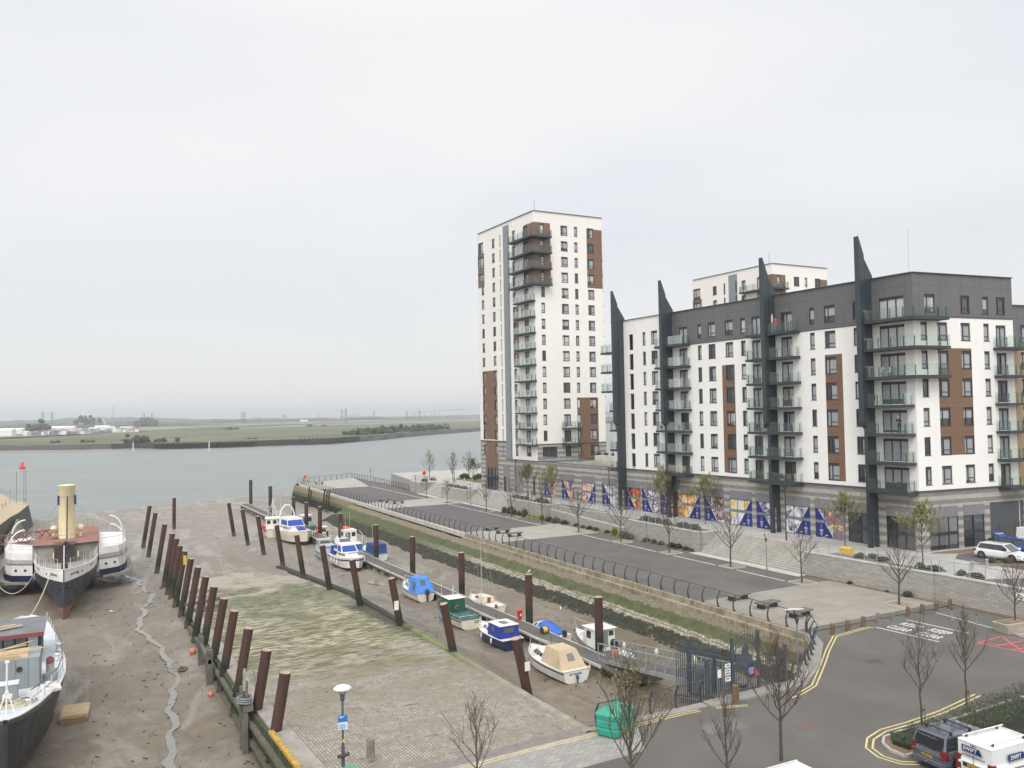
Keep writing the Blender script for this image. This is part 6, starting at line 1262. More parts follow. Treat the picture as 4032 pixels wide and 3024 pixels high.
 for x, y, w, h, m in ((-14.9, -13.9, 1.6, .7, M('rust_patch', (.14, .10, .085), .9, obj=False)), (1.6, -11.2, 1.1, .5, M('rust_patch', (.14, .10, .085), .9, obj=False)), (-19, -12, 2.5, 1.2, M('pale_patch', (.15, .14, .13), .9, obj=False)), (-2.5, -8, 1.2, .5, pt)): mb.mesh([(x, y, -.005), (x+w, y-.3, -.005), (x+w+.2, y+h, -.005), (x+.3, y+h, -.005)], [(0, 1, 2, 3)], m)
 struct(mb.build('road_patches'))
small_things()
# ------------------------------------------------------------------ trees and shrubs
m_bark = M('bark', (.085, .062, .048), .9, .3, 6); m_twig = M('twig', (.115, .080, .062), .9, .25, 5); m_bark2 = M('bark_green', (.10, .088, .055), .9, .3, 6)
def leafm(name, a, b):
 t = NT(name); oi = t.n('ShaderNodeObjectInfo'); v = t.objc(); t.col(t.mix(t.rng(t.noise(v, 2.2, 3, .6), .35, .65), a, b)); t.set(Roughness=.7); t.p.inputs['Subsurface Weight'].default_value = 0; return t.m
m_lf_bud = leafm('bud_leaf', (.15, .17, .05), (.26, .28, .09)); m_lf_pale = leafm('pale_leaf', (.26, .27, .15), (.42, .42, .27)); m_lf_grn = leafm('fresh_leaf', (.16, .165, .05), (.30, .285, .11))
def leafquad(mb, p, s, m, rnd):
 u = Vector((rnd.uniform(-1, 1), rnd.uniform(-1, 1), rnd.uniform(-1, 1))).normalized(); w = u.orthogonal().normalized(); a = u*s; b = w*s*.6; p = Vector(p)
 mb.mesh([p-a*.5, p+b*.5, p+a*.6, p-b*.5], [(0, 1, 2, 3)], m)
def tree(seed, h, stem, spread, nl, twigs, leaf=None, nleaf=0, lsize=.06, up=.75, r0=.07, stake=False, tw=.011, bark=None):
 """tapered trunk running to the top, ascending limbs, forked twigs and, where in bud, small leaves along the twigs"""
 rnd = random.Random(seed); T = MB(); C = MB(); bark = bark or m_bark
 n = 9; lean = rnd.uniform(-.03, .03); pts = [(lean*h*(k/n)+.03*rnd.uniform(-1, 1)*k/n*h*.3, .02*rnd.uniform(-1, 1)*h*k/n, h*.97*k/n) for k in range(n+1)]
 T.tube(pts, [max(.010, r0*(1-(k/n))**.8) for k in range(n+1)], bark, 8)
 def at(z): k = min(n-1, int(z/(h*.97)*n)); f = z/(h*.97)*n-k; return Vector(pts[k]).lerp(Vector(pts[k+1]), f)
 tips = []
 def limb(p, d, l, r, depth):
  k = 5; P = [Vector(p)]; dd = Vector(d).normalized()
  for j in range(k):
   dd = (dd+Vector((rnd.uniform(-.16, .16), rnd.uniform(-.16, .16), .10*up+rnd.uniform(-.05, .1)))).normalized(); P.append(P[-1]+dd*l/k)
  (T if depth == 0 else C).tube(P, [max(tw*.55, r*(1-.75*j/k)) for j in range(k+1)], bark if depth == 0 else m_twig, 5 if depth == 0 else 3, cap=False)
  if depth < 2:
   m = twigs if depth == 0 else max(2, twigs-2)
   for j in range(m):
    f = rnd.uniform(.25, .98); i = min(k-1, int(f*k)); q = P[i].lerp(P[i+1], f*k-i); side = Vector((rnd.uniform(-1, 1), rnd.uniform(-1, 1), rnd.uniform(-.1, .6))).normalized()
    limb(q, (dd*.9+side*.75).normalized(), l*rnd.uniform(.32, .55), max(tw, r*.45), depth+1)
  if depth >= 1: tips.append(P)
 for i in range(nl):
  f = (i+.5)/nl; z = lerp(stem, h*.9, f**1.1); a = i*2.4+rnd.uniform(-.4, .4); el = lerp(.55, 1.25, f)*rnd.uniform(.85, 1.15); l = spread*(1-.62*f)*rnd.uniform(.75, 1.15)
  limb(at(z), (math.cos(a)*math.cos(el), math.sin(a)*math.cos(el), math.sin(el)*up+.15), l*1.35, r0*lerp(.5, .22, f), 0)
 if leaf:
  for _ in range(nleaf):
   P = rnd.choice(tips); i = rnd.randrange(1, len(P)); q = P[i-1].lerp(P[i], rnd.random())+Vector([rnd.gauss(0, .035) for _ in range(3)]); leafquad(C, q, lsize*rnd.uniform(.6, 1.4), leaf, rnd)
 return T, C
def mk(name, label, cat, TC, loc=(0, 0, 0), group=None, stake=False):
 r = thing(name, label, cat, loc, group=group); TC[0].build('trunk', r); TC[1].build('crown', r)
 if stake:
  mb = MB(); mb.tube([(.16, -.05, 0), (.2, -.05, 1.35)], .04, M('stake_wood', (.24, .22, .15), .9, .2, 4), 8); mb.bar((.0, 0, 1.0), (.22, -.05, 1.0), .03, .07, m_lamp); mb.build('stake', r)
 return freeze(r)
GP = 'bare young trees in a row along the promenade'
protos = [mk('bare_tree', 'bare young tree at the right edge below the retaining wall, beside the planter', 'tree', tree(11, 4.9, 1.75, 1.75, 15, 5, r0=.085), (13.2, -7.9, 0), GP),
          mk('bare_tree', 'wide bare tree between the keep clear lettering and the retaining wall corner', 'tree', tree(23, 4.9, 1.6, 1.9, 16, 5, r0=.095), (12.9, 1.6, 0), GP),
          mk('bare_tree', 'bare young tree in front of the right end of the wide steps', 'tree', tree(31, 4.9, 1.7, 1.65, 14, 5, r0=.08), (12.9, 12.1, 0), GP)]
for i, (y, h, lab) in enumerate(((21.8, 5.3, 'bare young tree in front of the left half of the wide steps'), (32, 5.2, 'bare young tree at the right end of the hedge planter wall'), (41.8, 5.3, 'bare young tree in front of the ramp walls near the conical yellow shrub'), (51.8, 5.3, 'bare young tree in front of the middle of the lower ramp wall'), (61.9, 6.1, 'tall bare tree where the ramp meets the yellow shrubs'), (71.8, 5.7, 'tall bare tree beside the person in black at the middle steps'), (81, 4.5, 'bare young tree in a pale bed at the foot of the middle steps'), (97.9, 4.0, 'small bare tree on the far paving band below the plain wall'), (108.3, 4.0, 'small bare tree by the far steps'))):
 copy_tree(protos[(i*2+1) % 3], (12.9, y, 0), rad(70*i+20), h/4.9, label=lab)
GG = 'young trees in fresh leaf on the terrace'
gt = [mk('leafy_tree', 'young tree in yellow-green leaf on the terrace at the block corner', 'tree', tree(41, 5.1, 1.5, 2.1, 20, 6, m_lf_grn, 7500, .095, r0=.07, bark=m_bark2), (19.4, 4.1, 2.25), GG),
      mk('leafy_tree', 'young tree in fresh leaf near the yellow grit bin, before the shop entrance', 'tree', tree(47, 5.1, 1.6, 2.0, 20, 6, m_lf_grn, 6500, .09, r0=.07, bark=m_bark2), (21.0, 14.0, 2.25), GG)]
for i, (x, y, h, lab) in enumerate(((21.7, 36, 5.4, 'young tree in leaf before the posters, right of the second fin'), (21.2, 43.9, 5.4, 'young tree in leaf at the posters just left of the second fin'), (17.7, 67.5, 5.3, 'young tree in leaf in the bed before the first poster'), (16.9, 73.6, 5.3, 'young tree in leaf beside the tower wall, near the two people'), (24.5, 111.5, 4.4, 'small yellow-green tree at the left foot of the tower'))):
 copy_tree(gt[i % 2], (x, y, 2.25), rad(50*i), h/5.1, label=lab)
pt = mk('budding_tree', 'rounded pale budding tree at the river edge above the far steps', 'tree', tree(53, 5.4, 1.3, 2.2, 18, 5, m_lf_pale, 1500, .10, r0=.09, up=.9), (22.1, 129.9, 2.25), 'budding trees at the river edge')
copy_tree(pt, (21.3, 114.6, 2.25), rad(90), (.86, .86, 1.02), label='pale budding tree behind the black lamp post on the river terrace')
copy_tree(protos[2], (26.5, 118.1, 2.25), rad(200), 1.15, label='bare upright tree over the dark red shrubs on the river terrace')
# foreground trees, nearer and in more detail
mk('bare_tree', 'wide bare tree standing in the road-side foreground beside the white car roof', 'tree', tree(61, 5.2, 1.6, 2.3, 18, 7, r0=.085, tw=.007), (-18.2, -16.1, 0))
mk('bare_tree', 'slim bare tree with white buds at the bottom edge, left of the wide one', 'tree', tree(67, 4.0, .6, 1.5, 20, 5, m_lf_pale, 60, .05, r0=.055, up=1.1, tw=.007), (-22.1, -16.8, 0))
mk('budding_tree', 'bushy tree with green opening buds at the bottom edge in front of the green bin', 'tree', tree(71, 5.2, .7, 2.35, 26, 6, m_lf_bud, 900, .07, r0=.085, up=1.1, tw=.007, bark=m_bark2), (-25.9, -14.9, 0))
mk('bare_tree', 'small bare tree at the bottom edge before the cobbled slipway', 'tree', tree(73, 3.7, .6, 1.6, 16, 5, r0=.055, up=1.0, tw=.007), (-31.8, -11.6, 0))
mk('bare_tree', 'tall staked bare tree on the kerbed island behind the grey car', 'tree', tree(79, 5.5, 1.75, 1.5, 15, 6, r0=.06, up=1.1, tw=.007), (-9.3, -16.9, 0), 'staked trees on the island', True)
mk('bare_tree', 'staked bare tree with dense twigs behind the dark island shrubs', 'tree', tree(83, 5.4, 1.85, 1.35, 18, 6, r0=.06, up=1.1, tw=.007), (-5.0, -16.4, 0), 'staked trees on the island', True)
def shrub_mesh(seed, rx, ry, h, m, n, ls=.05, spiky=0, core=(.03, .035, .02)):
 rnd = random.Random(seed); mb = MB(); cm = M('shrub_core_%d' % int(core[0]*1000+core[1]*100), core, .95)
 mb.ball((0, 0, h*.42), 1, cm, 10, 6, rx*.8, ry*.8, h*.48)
 for _ in range(n):
  a = rnd.uniform(0, 2*math.pi); zc = rnd.random(); rr = math.sqrt(1-(zc*.98)**2)*(rnd.uniform(.75, 1.06)+.16*math.sin(a*3+seed)+.1*math.sin(5*a+zc*6))
  p = (rx*rr*math.cos(a), ry*rr*math.sin(a), h*zc*(1+.08*math.sin(a*2+seed))*rnd.uniform(.85, 1.05)); leafquad(mb, p, ls*rnd.uniform(.7, 1.5), m, rnd)
 return mb
lf = {'dark': leafm('dark_leaf', (.028, .04, .018), (.065, .08, .035)), 'green': leafm('shrub_green', (.05, .075, .022), (.11, .14, .045)), 'yellow': leafm('shrub_yellow', (.32, .34, .035), (.52, .50, .08)), 'grey': leafm('shrub_grey', (.10, .105, .07), (.19, .19, .13)), 'red': leafm('shrub_red', (.055, .018, .02), (.11, .04, .035)), 'hedge': leafm('hedge_leaf', (.045, .065, .04), (.095, .12, .075))}
_sh = {}
def shrub(kind, x, y, z, s, label, cat='shrub', group=None, name=None, hs=1.0, rz=0):
 key = kind
 if key not in _sh:
  spec = {'dark': (1, .55, .55, .55), 'green': (2, .5, .5, .75), 'yellow': (3, .42, .42, .62), 'grey': (4, .6, .6, .6), 'red': (5, .9, .7, .75), 'hedge': (6, 1.0, .55, .62)}[kind]
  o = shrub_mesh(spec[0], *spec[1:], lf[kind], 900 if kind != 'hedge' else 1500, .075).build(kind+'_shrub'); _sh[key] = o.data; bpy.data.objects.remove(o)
 o = link(name or ({'hedge': 'hedge', 'red': 'red_shrub', 'yellow': 'yellow_shrub'}.get(kind, 'shrub')), _sh[key], None, (x, y, z)); o.scale = (s, s, s*hs); o.rotation_euler = (0, 0, rz); tag(o, label, cat, group); return o
def planting():
 G1 = 'shrubs at the foot of the terrace walls'; T = 2.25
 L = [('green', 14.9, 78.2, 1.0, 'dark green upright shrub nearest the middle steps, by the person in black'), ('green', 15.0, 76.6, 1.1, 'second upright green shrub from the middle steps'), ('green', 15.1, 75.0, .9, 'third upright green shrub from the middle steps'), ('green', 15.2, 73.6, .7, 'low green shrub between the two taller upright ones'), ('green', 15.2, 71.6, 1.2, 'large upright green shrub just before the yellow ones'),
         ('yellow', 15.1, 69.9, 1.0, 'bright yellow shrub, leftmost of the yellow row'), ('yellow', 15.2, 68.6, .9, 'bright yellow shrub, second of the yellow row'), ('yellow', 15.3, 67.4, .95, 'bright yellow shrub, third of the yellow row'), ('yellow', 15.3, 66.2, 1.05, 'pointed yellow shrub, last of the yellow row'),
         ('dark', 15.5, 64.4, 1.2, 'dark rounded shrub right of the yellow row'), ('grey', 15.6, 62.4, 1.35, 'large grey-green shrub at the start of the lower ramp wall'), ('dark', 15.7, 60.2, 1.1, 'dark spreading shrub below the lower ramp wall'), ('dark', 15.9, 57.3, .8, 'small dark shrub at the bare tree before the ramp'), ('dark', 15.9, 55.4, .65, 'low dark tuft below the ramp wall'), ('dark', 15.9, 53.7, .9, 'spiky dark shrub below the middle of the ramp wall'), ('dark', 15.9, 52.0, .8, 'dark shrub behind the bare tree before the ramp'),
         ('dark', 15.8, 49.2, .8, 'round brownish shrub between two bare trees at the ramp'), ('yellow', 15.6, 45.0+2.0, 1.25, 'conical yellow shrub alone before the ramp end'), ('yellow', 15.5, 45.9, .7, 'low yellow tuft beside the conical one'), ('grey', 15.4, 44.6, 1.4, 'large grey shrub at the end of the lower ramp wall'), ('grey', 15.4, 43.2, 1.1, 'second grey shrub at the end of the lower ramp wall'),
         ('grey', 15.7, 40.2, .9, 'greyish shrub at the left end of the hedge planter wall'), ('green', 15.7, 38.6, .75, 'greenish shrub right of the greyish one at the planter wall'), ('grey', 15.7, 37.2, .85, 'grey shrub behind the slim lamp at the planter wall'), ('dark', 15.8, 35.3, 1.0, 'dark glossy shrub left of the bare tree at the planter wall'), ('dark', 15.8, 34.0, 1.0, 'dark glossy shrub right of the bare tree at the planter wall'), ('dark', 15.8, 32.6, .8, 'dark shrub near the right end of the planter wall'), ('dark', 15.8, 31.6, .6, 'last low dark shrub at the foot of the wide steps'),
         ('dark', 16.3, 9.5, .5, 'small dark tuft at the foot of the retaining wall, left one'), ('grey', 16.2, 3.3, .8, 'straggly weed against the retaining wall corner'), ('dark', 16.2, 5.4, .35, 'tiny tuft at the foot of the retaining wall right of the bare tree')]
 for k, x, y, s, lab in L: shrub(k, x, y, 0, s, lab, group=G1, hs=1.3 if 'upright' in lab or 'conical' in lab or 'pointed' in lab else 1, rz=y)
 for i, (x, y, s, k, lab) in enumerate(((17.9, 9.6, .8, 'hedge', 'clipped round bush left of the pair beyond the grit bin'), (18.6, 8.6, .75, 'hedge', 'clipped round bush right of the pair beyond the grit bin'), (18.2, 7.3, .7, 'hedge', 'clipped round bush alone before the terrace tree'), (17.9, 3.2, .8, 'hedge', 'dark bush at the railing corner, left of the tree'), (17.9, 1.9, .8, 'hedge', 'dark bush at the railing corner, right of the tree'), (18.2, -.4, .7, 'hedge', 'dark bush right of the railing corner'), (18.0, -1.9, .75, 'hedge', 'dark bush tapering at the car park corner'))): shrub(k, x, y, T, s, lab, 'bush', 'clipped bushes behind the retaining wall railing', 'bush', rz=i*1.3)
 for i, (y, lab) in enumerate(((42.6, 'left'), (40.6, 'second'), (38.6, 'third'), (35.2, 'fourth'), (33.2, 'right'))): shrub('hedge', 17.6, y, T, 1.15, f'{lab} section of the hedge filling the planter above the block wall', 'hedge', 'hedge in the planter', 'hedge', .85, rz=1.57)
 for i, (x, y, k, lab) in enumerate(((17.2, 78, 'hedge', 'low planting behind the railing at the middle steps'), (17.2, 75.6, 'hedge', 'low planting beside the two standing people'), (17.4, 70.6, 'red', 'reddish low planting behind the railing above the yellow shrubs'), (17.4, 68.8, 'grey', 'greyish planting at the corner of the ramp railing'), (17, 105.5, 'hedge', 'planting above the plain wall, left part'), (17, 102.6, 'hedge', 'planting above the plain wall, middle part'), (17, 99.2, 'hedge', 'planting above the plain wall, right part'), (17.5, 121, 'hedge', 'planting on the river end block'), (20, 122.5, 'hedge', 'planting near the river life ring'))): shrub(k, x, y, T, 1.2, lab, 'planting', 'planting behind the terrace railings', 'low_planting', .75, rz=1.5)
 for i, (x, y, s, k, lab) in enumerate(((27.5, 122.5, 1.6, 'red', 'dark red bush on the lawn left of the tower'), (30.0, 120.5, 1.5, 'red', 'second dark red bush nearer the tower'), (27.6, 117.6, 1.3, 'green', 'yellow-green bush under the bare tree on the lawn'))): shrub(k, x, y, T, s, lab, 'bush', name='bush')
 mb = MB(); mb.mesh([(24.5, 124, T+.01), (25.5, 108.5, T+.01), (45, 108, T+.01), (45, 126, T+.01)], [(0, 1, 2, 3)], M('lawn', (.10, .14, .035), .95, .2, 1, obj=False)); struct(mb.build('lawn'))
 for x, y, s, lab in ((25.6, 1.8, .95, 'rounded green bush at the bollards by the white car'), (26.6, 1.0, .9, 'green bush nearest the white car rear wheel'), (28.2, -.4, .45, 'small green tuft in the bed before the white car'), (30.2, 6.0, .8, 'green bush against the glazing behind the cars')): shrub('green', x, y, T, s, lab, 'bush', name='bush', hs=.7)
 for i in range(9): shrub('green', *FW.p(50+i*2.1, 0, -10.5)[:2], 9.0, .9, f'{ORD[i]} green shrub from the block end in the raised podium garden', 'shrub', 'shrubs in the podium garden', hs=.7)
 # dense ground-cover of the kerbed island: one mass
 rnd = random.Random(9); mb = MB(); poly = [(-12.4, -17.5), (-11.9, -17.0), (-10.4, -16.95), (-7.8, -17.4), (-2, -17.2), (3, -17.6), (3, -21.5), (-5.0, -20.2), (-10.6, -18.9), (-11.6, -18.55), (-12.3, -18.3)]
 def inside(x, y):
  c = False; j = len(poly)-1
  for i in range(len(poly)):
   if (poly[i][1] > y) != (poly[j][1] > y) and x < (poly[j][0]-poly[i][0])*(y-poly[i][1])/(poly[j][1]-poly[i][1])+poly[i][0]: c = not c
   j = i
  return c
 def hh(x, y): return (.38+.75*sstep(-12.5, -5, x)+.22*mnoise.noise(Vector((x*1.3, y*1.3, 0)))+.1*mnoise.noise(Vector((x*4, y*4, 2))))
 for _ in range(24000):
  x, y = rnd.uniform(-12.6, 3), rnd.uniform(-21.5, -16.9)
  if inside(x, y): leafquad(mb, (x, y, hh(x, y)*rnd.uniform(.7, 1.05)), .09, lf['dark'], rnd)
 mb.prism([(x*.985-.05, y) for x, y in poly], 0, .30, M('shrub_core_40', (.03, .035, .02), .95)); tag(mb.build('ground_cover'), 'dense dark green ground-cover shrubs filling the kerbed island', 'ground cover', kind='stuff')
 mb = MB(); k = M('bed_kerb', (.42, .39, .33), .85); P = [(4, -16.6), (-2, -16.7), (-7.8, -16.9), (-10.5, -16.6), (-11.9, -16.7), (-12.6, -17.2), (-12.95, -17.9), (-12.95, -18.7), (-11.6, -18.75), (-10.5, -19.1)]
 for a, b in zip(P[:-1], P[1:]): mb.bar((*a, .05), (*b, .05), .13, .14, k)
 mb.prism([(x, y+.02) for x, y in P+[(-5, -20.4), (4, -21.6)]][::-1], -.02, .06, m_soil); struct(mb.build('island_kerb'))
planting()
# ------------------------------------------------------------------ boats
def gel(n, c, g=(.30, .24, .15, .45), r=.35): return M(n, c, r, .05, 1.2, grime=g)
m_bw = gel('boat_white', (.72, .70, .65)); m_bc = gel('boat_cream', (.66, .60, .48)); m_navy = gel('boat_navy', (.015, .022, .075), (.05, .06, .09, .4)); m_bblue = gel('boat_blue', (.10, .22, .48)); m_foul = M('antifoul_dark', (.035, .035, .032), .9, .3, 2); m_foulr = M('antifoul_red', (.20, .075, .055), .85, .25, 1.5, grime=(.12, .09, .07, .6)); m_bgreen = M('boat_green', (.015, .10, .055), .45, .15, 2)
m_bgrey = gel('boat_grey', (.42, .45, .45)); m_cblue = M('canvas_blue', (.015, .04, .26), .75, .15, 2, bump=.3); m_clb = M('canvas_light_blue', (.07, .22, .58), .75, .18, 1.6, bump=.4); m_ctan = M('canvas_tan', (.50, .385, .25), .8, .12, 1.5, bump=.3); m_bglass = M('boat_glass', (.03, .033, .036), .12, .1, 2, coat=1); m_wscr = M('window_cover_blue', (.018, .06, .32), .6, .12, 2); m_ss = M('stainless', (.60, .58, .52), .3, .08, 4, metal=.5); m_teal = M('boat_teal', (.03, .11, .11), .6, .2, 2); m_orange = M('bright_orange', (.72, .14, .03), .5, .15, 3); m_dkgrey = M('dark_grey_paint', (.10, .105, .11), .5, .15, 2)
m_ovl = M('rope_beige', (.48, .42, .29), .9, .15, 6)
def hull(par, L, B, hs, hb, side, stripe=None, foul=m_foul, deck=m_bw, point=0.0, tr=.86, ns=18, cut=.24, inset=.07):
 """lofted hull; x runs from the stern (0) to the bow (L); returns half-beam and sheer as functions of x"""
 def hbm(t): return B/2*(tr+(1-tr)*min(1, t*3)*1.0 if point == 0 else (1-(1-min(1, t*3.2))**2*point))*(1 if t < .5 else max(.015, (1-((t-.5)/.5)**2.3)))
 def sh(t): return hs+(hb-hs)*t**2.2
 R = []; fr = [(1.0, 1.0), (.99, .89), (.97, .77), (.82, cut), (.45, .09), (0, 0)]
 for i in range(ns+1):
  t = i/ns; x = L*t; b = hbm(t); z = sh(t); rake = .10*L*max(0, t-.75)*4*.5; row = []
  for f, g in fr: row.append((x-rake*(1-g)*(t > .75), b*f*(1 if t < .97 else 1), z*g+(.12*z*max(0, t-.7)/.3*(1-g))))
  R.append(row+[(p[0], -p[1], p[2]) for p in row[-2::-1]])
 st = stripe or side; cols = [side, st, side, foul, foul, foul, foul, side, st, side];
 if stripe is None: cols = [side, side, side, foul, foul, foul, foul, side, side, side]
 mb = MB(); mb.loft(R, side, closed=False, mats=cols); r0 = R[0]; n = len(r0); mid = (0, 0, r0[0][2])
 mb.mesh(r0, [tuple(range(n))], side); mb.mesh([(p[0]-.006, p[1], p[2]) for p in r0[4:7]]+[(r0[5][0]-.006, r0[6][1], r0[6][2])], [(0, 1, 2)], foul)
 mb.build('hull', par)
 mb = MB(); D = [[(R[i][0][0], R[i][0][1]-inset, R[i][0][2]-.03), (R[i][-1][0], -R[i][0][1]+inset, R[i][0][2]-.03)] for i in range(ns+1)]; mb.loft(D, deck, closed=False)
 mb.tube([(R[i][0][0], R[i][0][1], R[i][0][2]) for i in range(ns+1)]+[(R[i][-1][0], R[i][-1][1], R[i][-1][2]) for i in range(ns, -1, -1)]+[R[0][0]], .045, stripe if stripe and stripe is not m_navy else deck, 5); mb.build('deck', par)
 return (lambda x: hbm(x/L)), (lambda x: sh(x/L))
def cab(par, x0, x1, w0, w1, z0, z1, mat, fs=0, bs=0, name='cabin', w0f=None, roof=None, win=(), wm=None, ov=0):
 """tapered cabin: fs/bs slope of front/back; win = list of (face, u0, u1, v0, v1)"""
 wf = w0f if w0f is not None else w0; a = [(x0, -w0/2, z0), (x1, -wf/2, z0), (x1, wf/2, z0), (x0, w0/2, z0)]; k = w1/w0; b = [(x0+bs, -w1/2, z1), (x1-fs, -wf*k/2, z1), (x1-fs, wf*k/2, z1), (x0+bs, w1/2, z1)]
 mb = MB(); mb.hexa(a+b, mat); o = mb.build(name, par)
 F = {'R': (a[0], a[1], b[1], b[0]), 'F': (a[1], a[2], b[2], b[1]), 'L': (a[2], a[3], b[3], b[2]), 'B': (a[3], a[0], b[0], b[3]), 'T': (b[0], b[1], b[2], b[3])}
 for f, u0, u1, v0, v1, *mm in win:
  P = [Vector(p) for p in F[f]]; n = (P[1]-P[0]).cross(P[3]-P[0]).normalized()*.015
  def q(u, v): return (P[0].lerp(P[1], u)).lerp(P[3].lerp(P[2], u), v)+n
  mb = MB(); mb.extr([q(u0, v0), q(u1, v0), q(u1, v1), q(u0, v1)], n*.6, mm[0] if mm else (wm or m_bglass)); mb.build('cabin_window', par)
 if roof:
  mb = MB(); e = .06+ov; mb.box(min(b[0][0], x0)-e, b[1][0]+e, -w1/2-e, w1/2+e, z1, z1+.07, roof, .03); mb.build('roof', par)
 return o
def rail(par, hb, sh, L, x0, h=.55, mat=m_ss, inset=.12, r=.018, n=7, name='bow_rail'):
 mb = MB(); P = [(x, hb(x)-inset, sh(x)+h) for x in [lerp(x0, L*.985, k/n) for k in range(n)]]; tip = (L*.995, 0, sh(L)+h+.05); Q = P+[tip]+[(a, -b, c) for a, b, c in P[::-1]]
 Q = [(P[0][0]-.1, P[0][1], P[0][2]-h)]+Q+[(P[0][0]-.1, -P[0][1], P[0][2]-h)]; mb.tube(Q, r, mat, 5)
 for p in Q[2:-2:2]: mb.tube([p, (p[0], p[1], sh(min(L, p[0])))], r*.8, mat, 4)
 mb.build(name, par)
def outboard(par, x, y, z, mat=m_dkgrey, s=1.0, drive=True):
 mb = MB(); mb.loft([[(x-s*a, y+s*b, z+s*c) for a, b in ((.0, -.14), (.38, -.13), (.38, .13), (0, .14))] for c in (.1, .32, .5)]+[[(x-s*a, y+s*b, z+s*.60) for a, b in ((.08, -.08), (.28, -.08), (.28, .08), (.08, .08))]], mat, cap=True); mb.box(x-.26*s, x-.08*s, y-.06*s, y+.06*s, z-.75*s, z+.1*s, mat); mb.tube([(x-.05, y, z-.72*s), (x-.42*s, y, z-.72*s)], [.07, .03], mat, 8); mb.lathe([(.02, 0), (.15, .02), (.02, .05)], mat, (x-.4*s, y, z-.75*s), 8); mb.build('outboard_motor', par)
def fender(par, x, y, z, mat=m_bw, h=.5):
 mb = MB(); mb.lathe([(.01, -h/2), (.08, -h/2+.07), (.08, h/2-.07), (.02, h/2), (.008, h/2+.3)], mat, (x, y, z), 8); mb.build('fender', par)
def pole(par, a, b, r=.02, mat=m_bw, name='aerial'): mb = MB(); mb.tube([a, b], [r, r*.5], mat, 5); mb.build(name, par)
def boat(name, label, x, y, L, yaw=90, cat='boat', heel=0, g='boats moored along the pontoon', dz=0):
 """stern centre at x,y; bow towards yaw"""
 z = mudz(x, y+L*.4*math.sin(rad(yaw)))-.12+dz; o = thing(name, label, cat, (x, y, z), rad(yaw), g); o.rotation_euler = (rad(heel), 0, rad(yaw)); return o
